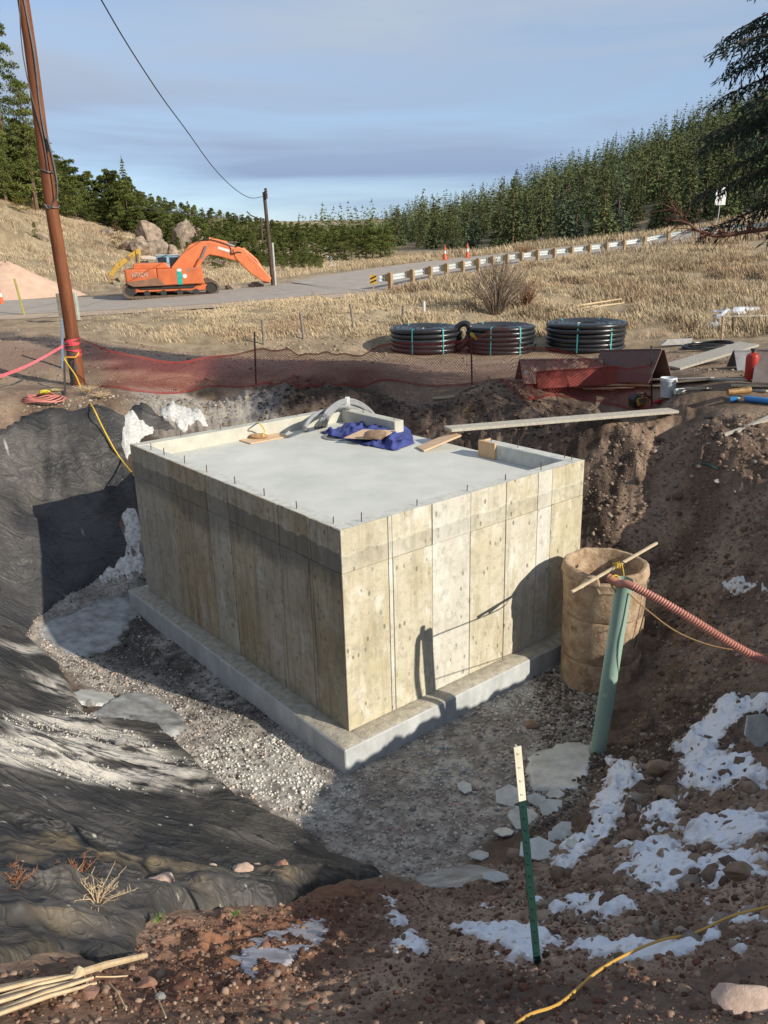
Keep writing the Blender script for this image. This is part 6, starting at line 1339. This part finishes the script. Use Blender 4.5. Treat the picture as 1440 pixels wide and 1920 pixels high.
# bare shrub on the slope
def shrub(px, py, wpx, hpx, label, n=90, seed=1, col=(.30, .23, .17)):
    p = gv(px, py); k = (p-Vector(O3)).length/F_PX; g = random.Random(seed); mb = MB(); W_, H_ = wpx*k/2, hpx*k
    for i in range(n):
        a_ = g.uniform(0, 6.28); q = g.random()**.6; tip = Vector((math.cos(a_)*W_*q, math.sin(a_)*W_*q*.8, H_*(1.0-.45*q*q)*g.uniform(.65, 1.02)))
        mid = Vector((tip.x*.45, tip.y*.45, tip.z*.55))+Vector((g.gauss(0, .06), g.gauss(0, .06), 0)); b_ = Vector((tip.x*.1, tip.y*.1, -.05))
        mb.tube([b_, mid, tip], [.022, .014, .004], 4, cap=False)
        for _ in range(7):
            s_ = mid.lerp(tip, g.random()); mb.tube([s_, s_+Vector((tip.x*.18+g.gauss(0, .12), tip.y*.18+g.gauss(0, .12), g.uniform(.12, .4)))*H_*.35], [.009, .003], 3, cap=False)
    o = mb.build('bare_shrub', mat('bare_twigs', col, .9, dark=tuple(c*.7 for c in col), scale=20)); o.location = p; return tag(o, label, 'shrub')
shrub(930, 590, 128, 108, 'big bare greyish shrub on the grassy slope above the middle pipe coil', 130, 3)
shrub(985, 580, 60, 55, 'smaller rusty shrub at the right foot of the big bare shrub', 60, 4, (.33, .19, .11))
shrub(985, 478, 40, 22, 'low rusty bush behind the guardrail', 50, 6, (.36, .22, .10))
for i, (xa, ya, xb, yb) in enumerate([(1010,598,1165,572),(1040,600,1120,585),(1085,592,1170,580)]):
    a_ = gv(xa, ya, .10); b_ = gv(xb, yb, .25); mb = MB(); mb.tube([a_, a_.lerp(b_, .5)+Vector((0, 0, .08)), b_], [.05, .045, .02], 7); o = mb.build('dead_branch', bpy.data.materials['dry_reed'], smooth=True); origin(o, a_)
    tag(o, ['longest pale dead branch lying at the grass edge behind the right pipe coil', 'shorter pale dead branch under the long one', 'thin pale dead branch right of the others'][i], 'branch')
# ---------------------------------------------------------------- trees
def leafmat(name, a, b, rnd=.3):
    m = mat(name, a, .75, dark=b, scale=1.1, detail=4, objrand=rnd, spec=.2, attr='Col'); return m
M_FIR = leafmat('fir_needles', (.140, .158, .062), (.062, .085, .035)); M_PINE = leafmat('pine_needles', (.155, .175, .050), (.075, .100, .030)); M_SPR = leafmat('blue_fir_needles', (.115, .145, .092), (.058, .082, .056))
M_BARK = mat('tree_bark', (.20, .12, .075), .95, dark=(.09, .06, .04), scale=5, bump=.01)
def tri_mesh(name, V, F_, C_, m): 
    o = mesh_np(name, np.array(V), np.array(F_), m, col=np.array(C_)); me = o.data; bpy.data.objects.remove(o); return me
def fir(seed, h=10.0, r0=2.0, layers=24, nb=10, shape=.85, leaf=.55, droop=.35, start=.04, irr=.25, sub=7):
    g = np.random.default_rng(seed); V = []; F_ = []; C_ = []
    for L in range(layers):
        t = start+(1-start)*(L+g.random()*.6)/layers; z0 = h*t; R_ = r0*(1-t)**shape*(1+g.normal(0, irr*.5))+.08*h*.1
        for k in range(max(4, int(nb*(1-t*.55)))):
            a = g.uniform(0, 2*np.pi); Lb = R_*g.uniform(1-irr*1.6, 1+irr*.4)
            ca, sa = np.cos(a), np.sin(a)
            for s in range(sub):
                f = (s+g.random())/sub; f = .25+.75*f; rr_0 = Lb*f; zz = z0-rr_0*droop*g.uniform(.5, 1.3)+(.12*rr_0 if droop < .2 else 0)
                c = np.array([ca*rr_0, sa*rr_0, zz])+g.normal(0, .05*leaf, 3); l = leaf*g.uniform(.6, 1.3)*(.55+.6*(1-t)); 
                d = np.array([ca, sa, -droop*1.3+g.normal(0, .45)])+np.append(g.normal(0, .35, 2), 0); d /= np.linalg.norm(d); s_ = np.array([-sa*.6, ca*.6, g.choice([-1, 1])*g.uniform(.2, 1.1)]); s_ /= np.linalg.norm(s_); w = l*g.uniform(.22, .42)
                n = len(V); V += [c-d*l*.45, c+s_*w-d*l*.05, c+d*l*.62, c-s_*w-d*l*.05]; F_.append((n, n+1, n+2, n+3))
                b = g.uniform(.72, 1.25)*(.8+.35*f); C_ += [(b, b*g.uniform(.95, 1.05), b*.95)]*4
    # leader
    n = len(V); V += [(-.12, 0, h*.93), (.0, .12, h*.93), (.0, 0, h*1.05), (.12, -.05, h*.93)]; F_.append((n, n+1, n+2, n+3)); C_ += [(1, 1, 1)]*4
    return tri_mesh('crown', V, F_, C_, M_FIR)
def pine(seed, h=8.0, r0=2.3, n_cl=46, leaves=80, start=.12, top=.9):
    g = np.random.default_rng(seed); V = []; F_ = []; C_ = []
    for c_ in range(n_cl):
        t = g.uniform(start, 1)**.85; prof = np.sin(np.clip((t-start)/(1-start), 0, 1)**.75*np.pi*.93+.12)**.8; a = g.uniform(0, 2*np.pi); rr_0 = r0*prof*g.uniform(.35, 1.0)*(1.0-.35*t)
        cc = np.array([np.cos(a)*rr_0, np.sin(a)*rr_0, h*t]); cr_ = r0*.34*g.uniform(.6, 1.1)*(1-.4*t); tone = g.uniform(.75, 1.2)
        for l in range(leaves):
            d = g.normal(size=3); d /= np.linalg.norm(d); d[2] = abs(d[2])*.9-.25; p = cc+d*cr_*g.uniform(.5, 1)*np.array([1, 1, .75]); ll = .24*g.uniform(.6, 1.3); dd_ = d+g.normal(0, .4, 3)+np.array([0, 0, .5]); dd_ /= np.linalg.norm(dd_)
            s_ = np.cross(dd_, g.normal(size=3)); s_ /= np.linalg.norm(s_); n = len(V); V += [p, p+s_*ll*.24+dd_*ll*.4, p+dd_*ll, p-s_*ll*.24+dd_*ll*.4]; F_.append((n, n+1, n+2, n+3)); b = tone*g.uniform(.75, 1.25); C_ += [(b, b, b*.9)]*4
    return tri_mesh('crown', V, F_, C_, M_PINE)
def trunk_me(h, r, lean=0):
    mb = MB(); mb.tube([(0, 0, -.6), (lean*.3, 0, h*.4), (lean, 0, h*.96)], [r, r*.7, r*.15], 7); o = mb.build('trunk', M_BARK, smooth=True); me = o.data; bpy.data.objects.remove(o); return me
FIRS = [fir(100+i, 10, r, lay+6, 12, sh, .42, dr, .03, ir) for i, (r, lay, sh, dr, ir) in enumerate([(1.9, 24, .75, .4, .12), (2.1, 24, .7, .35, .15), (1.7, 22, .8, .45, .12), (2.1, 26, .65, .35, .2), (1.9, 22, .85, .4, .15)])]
PINES = [pine(200+i, 8, r, nc, start=.03) for i, (r, nc) in enumerate([(2.4, 84), (2.8, 92), (2.1, 76), (2.6, 84)])]
BIGP = pine(300, 16, 3.6, 130, 90, .22)
FT = trunk_me(10, .16); PT = trunk_me(8, .2, .2); BT = trunk_me(16, .35, .3)
def tree(name, p, sc, crown, trunk, label, group, rz, cat='tree', mat_=None, sx=1.0, parts=True):
    r = empty(name, p, label, cat, group, rz); r.scale = (sc*sx, sc*sx, sc)
    for nm, me in (('trunk', trunk), ('crown', crown)):
        o = bpy.data.objects.new(nm, me); COL.objects.link(o); o.parent = r
        if mat_ and nm == 'crown': o.material_slots[0].link = 'OBJECT'; o.material_slots[0].material = mat_
    return r
g = random.Random(17)
# the left hillside: rows of pines
sky_l = ([-200, 0, 60, 95, 112, 180, 240, 262, 300, 330, 360, 400, 450, 520, 560, 610, 660, 730], [60, 110, 190, 262, 305, 338, 330, 352, 385, 408, 400, 428, 438, 450, 462, 468, 448, 425])
base_l = ([-200, 0, 80, 160, 250, 330, 420, 520, 600], [330, 372, 394, 412, 436, 466, 494, 503, 505])
def gp_left(px, py): 
    return gv(px, py)
for row, (dy, top_o, step) in enumerate([(3, 40, 17), (-2, 24, 15), (-5, 6, 14)]):
    px = -70.0
    while px < 590:
        px += step*g.uniform(.7, 1.3); by = np.interp(px, *base_l)+dy; ty = np.interp(px, *sky_l)+top_o+g.uniform(-6, 16)
        if row == 0 and (170 < px < 560 and g.random() < .35): continue
        p = gp_left(px, by)
        if math.hypot(p.x, p.y) > 260 or math.hypot(p.x, p.y) < 70: continue
        if ty > by-16: ty = by-16-g.uniform(0, 12)
        if px < 60 and row < 2: ty = max(ty, 270+g.uniform(-10, 30))
        if px < 95 and row == 2: continue
        hh = (by-ty)*(p-Vector(O3)).length/F_PX; hh = min(hh, 9)
        lab_ = ('short ' if hh < 5.5 else 'tall ' if hh > 8 else 'middling ')+('front row' if row == 0 else 'second row' if row == 1 else 'back row')+' bushy pine on the left hillside '+('left of the utility pole' if px < 90 else 'above the round brown bush' if px < 240 else 'above the boulders' if px < 400 else 'behind the excavator arm and distant pole')
        tree('pine_tree', p, hh/8, PINES[g.randrange(4)], PT, lab_, lab_.replace('pine', 'pines', 1), g.uniform(0, 6.28), sx=g.uniform(.95, 1.35))
for d_k, (dd_, off_, name_) in enumerate([(116, 14, 'nearer'), (138, 6, 'middle'), (165, -2, 'farther')]):
    px = 225.0
    while px < 715:
        px += g.uniform(10, 17); q_ = aty(px, 480, dd_); x_ = q_[0]; zb = H(x_, dd_); ty = np.interp(px, *sky_l)+off_+g.uniform(-14, 16); zt = aty(px, ty, dd_)[2]
        hh = min(12.5, max(4.0, zt-zb))
        if inpoly(np.array([x_]), np.array([float(dd_)]), [tuple(c_) for c_ in far_s[:, :2]]+[tuple(c_) for c_ in near_s[::-1, :2]])[0] > -4: continue
        sz_ = 'low ' if hh < 6 else 'high ' if hh > 9.5 else 'medium '
        lab_ = sz_+'pine in the '+name_+' row of the valley stand '+('above the boulders' if px < 400 else 'behind the excavator arm' if px < 515 else 'right of the distant pole')
        if g.random() < .22: tree('pointed_pine', (x_, dd_, zb), hh/10, FIRS[g.randrange(5)], FT, 'pointed '+lab_, 'pointed '+lab_.replace('pine', 'pines', 1), g.uniform(0, 6), mat_=M_PINE, sx=1.1)
        else: tree('pine_tree', (x_, dd_, zb), hh/8, PINES[g.randrange(4)], PT, 'bushy '+lab_, 'bushy '+lab_.replace('pine', 'pines', 1), g.uniform(0, 6), sx=g.uniform(.85, 1.1))
for px, by, ty, lb in [(25, 378, 92, 'tall old pine with open crown towering at the left edge'), (70, 398, 205, 'second tall pine just right of the towering one'), (243, 432, 318, None), (-12, 376, 190, 'tall pine cut by the left edge'), (360, 470, 388, None)]:
    p = gv(px, by); hh = (by-ty)*(p-Vector(O3)).length/F_PX
    if lb: tree('tall_pine', p, hh/16, BIGP, BT, lb, None, g.uniform(0, 6.28), sx=.85)
    else: tree('pointed_pine', p, hh/10, FIRS[2], FT, 'slender pointed pine rising above the bushy ones on the '+('left hill' if px < 300 else 'slope behind the excavator'), None, g.uniform(0, 6), mat_=M_PINE)
tree('small_pine', gv(67, 446), 24*(gv(67, 446)-Vector(O3)).length/F_PX/8, PINES[2], PT, 'tiny lone green pine on the grassy left slope', None, 0)
def bush(px, py, wpx, hpx, m, label, seed=1):
    p = gv(px, py); k = (p-Vector(O3)).length/F_PX; me = pine(seed, 8, 2.6, 60, 40, .02); o = bpy.data.objects.new('bush', me); COL.objects.link(o); o.location = p; o.scale = (wpx*k/4.6, wpx*k/4.6, hpx*k/8.4)
    o.material_slots[0].link = 'OBJECT'; o.material_slots[0].material = m; return tag(o, label, 'bush')
M_BRB = leafmat('brown_bush', (.17, .11, .05), (.08, .055, .03)); bush(222, 470, 27, 50, M_BRB, 'rounded brown juniper bush left of the tall boulder', 401)
bush(333, 452, 14, 26, M_BRB, 'small rusty bush between the boulders', 402); bush(318, 456, 26, 26, M_PINE, 'low green bush beside the tall boulder', 403); bush(405, 505, 34, 40, M_PINE, 'green bush behind the excavator arm', 404); bush(440, 505, 30, 30, M_PINE, 'green bush right of the one behind the excavator arm', 405); bush(38, 398, 40, 24, leafmat('yellow_green_bush', (.20, .19, .04), (.10, .10, .03)), 'yellow green bush at the foot of the towering pine', 406)
# the forest on the right hillside
N_ = 16000; gq = np.random.default_rng(23); tpx = gq.uniform(585, 1900, N_); rq = np.sqrt(gq.uniform(104**2, 450**2, N_)); x = rq*np.sin(np.arctan((tpx-720)/F_PX)*1.02); y = rq*np.cos(np.arctan((tpx-720)/F_PX)*1.02)
keep = (bil(rd, x, y) > 9)
# clearings
clr = fbm(x, y, 30, 2, 77); keep &= (clr < .70)
lim = np.interp(tpx, [585, 640, 760, 900, 1100, 1300, 1500], [270, 225, 158, 128, 110, 103, 103]); keep &= rq > lim
x, y, rq = x[keep], y[keep], rq[keep]; z = bil(G, x, y); tpx_ = 720+F_PX*x/y
# thin out so trunks stand apart
o_ = np.argsort(rq); x, y, z, rq, tpx_ = x[o_], y[o_], z[o_], rq[o_], tpx_[o_]; cell = {}; sel = []
for i in range(len(x)):
    c = (4.6 if rq[i] < 200 else 4.2)+rq[i]*.003; key = (int(x[i]/c), int(y[i]/c), int(rq[i]/60))
    if key in cell: continue
    cell[key] = 1; sel.append(i)
sel = np.array(sel); nearest = sel[:285]; rest = sel[285:]
for i in nearest:
    hh = (.72 if tpx_[i] < 960 else 1)*g.choice([g.uniform(4, 6.5), g.uniform(5, 8), g.uniform(2.8, 4.5), g.uniform(7.5, 10.5)])
    blue = g.random() < .25; px_ = 720+F_PX*x[i]/y[i]
    zone = 'where the road comes out of the valley' if px_ < 760 else 'behind the two traffic cones' if px_ < 930 else 'behind the low part of the guardrail' if px_ < 1080 else 'behind the high part of the guardrail' if px_ < 1230 else 'uphill behind the white road sign'
    lab = ('short young ' if hh < 4.6 else 'tall ' if hh > 7.5 else 'full ')+('blue green' if blue else 'dark green')+' conifer in the forest '+zone
    tree('fir_tree', (x[i], y[i], z[i]), hh/10, FIRS[g.randrange(5)], FT, lab, lab.replace('conifer', 'conifers'), g.uniform(0, 6.28), mat_=(M_SPR if blue else None), sx=g.uniform(1.05, 1.5))
# the far mass of the forest, one object
base_v, base_f, base_c = [], [], []
def low(seed): 
    me = fir(seed, 10, 2.0, 14, 8, .70, .70, .5, .03, .10, 2); v = np.empty(len(me.vertices)*3, np.float32); me.vertices.foreach_get('co', v); f = np.empty(len(me.loops), np.int32); me.loops.foreach_get('vertex_index', f)
    c = np.empty(len(me.vertices)*4, np.float32); me.color_attributes['Col'].data.foreach_get('color', c); bpy.data.meshes.remove(me); return v.reshape(-1, 3), f.reshape(-1, 4), c.reshape(-1, 4)[:, :3]
LOW = [low(500+i) for i in range(5)]
def mass(xs, ys, zs, hs, name, seed):
    gg = np.random.default_rng(seed); V = []; F_ = []; C_ = []; n = 0
    for i in range(len(xs)):
        v, f, c = LOW[i % 5]; a = gg.uniform(0, 6.28); s = hs[i]/10; sx = s*gg.uniform(1.0, 1.5); ca, sa = np.cos(a)*sx, np.sin(a)*sx
        V.append(np.stack([v[:, 0]*ca-v[:, 1]*sa+xs[i], v[:, 0]*sa+v[:, 1]*ca+ys[i], v[:, 2]*s+zs[i]], 1)); F_.append(f+n); C_.append(c*gg.uniform(.72, 1.3)*np.array([gg.uniform(.85, 1.2), 1, gg.uniform(.85, 1.2)])); n += len(v)
    return tag(mesh_np(name, np.concatenate(V), np.concatenate(F_), M_FIR, col=np.concatenate(C_)), kind='stuff')
if len(rest) > 4600: rest = rest[:2300]
mass(x[rest], y[rest], z[rest], gq.choice([5.0, 6.5, 8.0, 9.5, 11.0], len(rest))*gq.uniform(.85, 1.1, len(rest)), 'forest_far', 31)
# woods further up the valley and behind the left pines
vx = gq.uniform(-150, 110, 1500); vy = gq.uniform(150, 620, 1500); vr = np.hypot(vx, vy); va = np.degrees(np.arctan2(vx, vy)); k = ((va < -4.2) & (vr > 260) & (va > -20) & (vr < 420)) | ((va >= -9) & (va < 3) & (vr > 330)); vx, vy = vx[k], vy[k]
mass(vx, vy, bil(G, vx, vy), gq.uniform(3.5, 6.5, len(vx)), 'forest_valley', 32)
# snow lying in the valley
f = np.full(X.shape, -9.0); q = hpoly([(597,488),(625,484),(648,492),(640,503),(610,502)]); f = inpoly(X, Y, q); f = np.where(f > -6, np.clip(f, -9, 3)+(fbm(X, Y, 7, 4, 87)-.5)*6-1, -99)
o = patch('valley_snow', f, f*0+np.clip(f*.15, -1.2, .25), M_SNOW, thr=-8, rmax=400); tag(rooted(o), 'patch of snow in the valley below the forest', 'snow patch')

# ---------------------------------------------------------------- the spruce at the right edge
M_NEED = mat('spruce_needles', (.050, .075, .050), .7, dark=(.018, .032, .024), scale=6, spec=.25, attr='Col')
def spruce_branch(seed, L=3.0):
    g = np.random.default_rng(seed); V = []; F_ = []; C_ = []
    def spindle(p, d, l, r, tone):
        d = d/np.linalg.norm(d); u = np.cross(d, [0, 0, 1.0]); u = u/(np.linalg.norm(u)+1e-6); w = np.cross(d, u); n = len(V); m_ = p+d*l*.45
        V.append(p); ph = g.uniform(0, 6)
        for k in range(4): a = ph+k*1.571; V.append(m_+(u*np.cos(a)+w*np.sin(a))*r*g.uniform(.6, 1.25))
        V.append(p+d*l)
        for k in range(4): F_.append((n, n+1+k, n+1+(k+1) % 4)); F_.append((n+5, n+1+(k+1) % 4, n+1+k))
        C_.extend([(tone, tone, tone)]*6)
    def needles(p, d, l, tone):
        d = d/np.linalg.norm(d)
        for k in range(7):
            q = p+d*l*g.random(); e = d*.6+g.normal(0, .6, 3); e /= np.linalg.norm(e); s = np.cross(e, g.normal(size=3)); s /= np.linalg.norm(s)+1e-6; n = len(V); ln = g.uniform(.022, .045)
            V.extend([q-s*.005, q+s*.005, q+e*ln]); F_.append((n, n+1, n+2)); C_.extend([(tone, tone, tone)]*3)
    axis = lambda t: np.array([L*t, 0, -.10*L*t-.16*L*t*t+.20*L*max(0, t-.6)**1.5])
    for s in np.linspace(.12, 1, int(L*17)):
        for sg in (-1, 1):
            p = axis(s)+g.normal(0, .02, 3); l = L*.30*(1.12-s)*g.uniform(.7, 1.15)+.10; dirn = np.array([.62, sg*g.uniform(.5, 1.0), g.uniform(-.5, .1)]); dirn /= np.linalg.norm(dirn)
            m_ = max(2, int(l/.10))
            for k in range(m_):
                f_ = (k+1)/m_; q = p+dirn*l*f_+np.array([0, 0, -.22*l*f_*f_]); tone = g.uniform(.7, 1.3)
                hd = dirn*.5+np.array([0, 0, -g.uniform(.4, 1.2)])+g.normal(0, .3, 3); hl = g.uniform(.07, .17); spindle(q, hd, hl, .013, tone); needles(q, hd, hl, tone)
                spindle(q-dirn*l/m_, dirn+g.normal(0, .1, 3), l/m_*1.05, .012, tone)
    me_v = np.array(V); o = mesh_np('branch', me_v, [tuple(f_) for f_ in F_], M_NEED, col=np.array(C_))
    mbt = MB(); mbt.tube([axis(t) for t in np.linspace(0, .97, 9)], [.045*(1-t)+.006 for t in np.linspace(0, .97, 9)], 6); 
    tm = bpy.data.meshes.new('limb'); tm.from_pydata(mbt.v, [], mbt.f); tm.materials.append(M_BARK); me = o.data; bpy.data.objects.remove(o); return me, tm
BR = [spruce_branch(700+i, l) for i, l in enumerate((2.6, 2.6, 1.9))]
spx, spy = 7.68, 13.3; spz = H(spx, spy)
spr = empty('spruce_tree', (spx, spy, spz), 'large dark spruce reaching its drooping branches in from the right edge', 'tree')
mb = MB(); mb.tube([(0, 0, -.4), (.05, 0, 6), (0, .1, 17)], [.32, .24, .04], 14); mb.build('trunk', M_BARK, spr, smooth=True)
g = random.Random(5)
def add_branch(z, az, sc, pitch, k):
    me, tm = BR[k]; o = bpy.data.objects.new('branch', me); COL.objects.link(o); o.parent = spr; o.location = (0, 0, z); o.rotation_euler = (g.uniform(-.25, .25), pitch, az); o.scale = (sc,)*3
    l = bpy.data.objects.new('limb', tm); COL.objects.link(l); l.parent = o
z = 3.7
while z < 16:
    n = 5 if z < 11 else 4
    for i in range(n):
        az = 2*math.pi*i/n+g.uniform(-.4, .4)+z; sc = (1.16-.055*(z-3.3))*g.uniform(.85, 1.12)
        add_branch(z+g.uniform(-.15, .15), az, sc, g.uniform(-.05, .22), g.randrange(2) if z < 12 else 2)
    z += .34
for z, az, sc, pt_ in [(5.6, math.pi+.18, 1.08, .0), (6.9, math.pi+.05, 1.22, -.06), (7.4, math.pi+.3, 1.05, .0), (4.6, math.pi+.1, 1.05, .05), (5.0, math.pi+.35, 1.0, .1), (8.4, math.pi+.2, 1.1, .0), (9.2, math.pi, 1.1, .0)]: add_branch(z, az, sc, pt_, g.randrange(2))
# dead limb low on the trunk
mb = MB(); gd = random.Random(8); tipv = Vector(aty(1262, 392, 12.8))-spr.location; st = Vector((0, 0, 2.75)); mids = Vector(aty(1325, 440, 12.7))-spr.location; m2 = Vector(aty(1420, 432, 12.7))-spr.location
dp2 = spline([st, m2, mids, tipv], 8); mb.tube(dp2, [.05-.0018*i for i in range(len(dp2))], 6)
for q in dp2[6:]:
    for _ in range(4): e = q+Vector((gd.gauss(-.1, .14), gd.gauss(0, .14), gd.gauss(.02, .16))); mb.tube([q, (q+e)/2+Vector((0, 0, .02)), e], [.009, .006, .003], 4, cap=False)
mb.build('dead_limb', mat('dead_twigs', (.16, .06, .035), .9, dark=(.08, .04, .03), scale=20), spr)
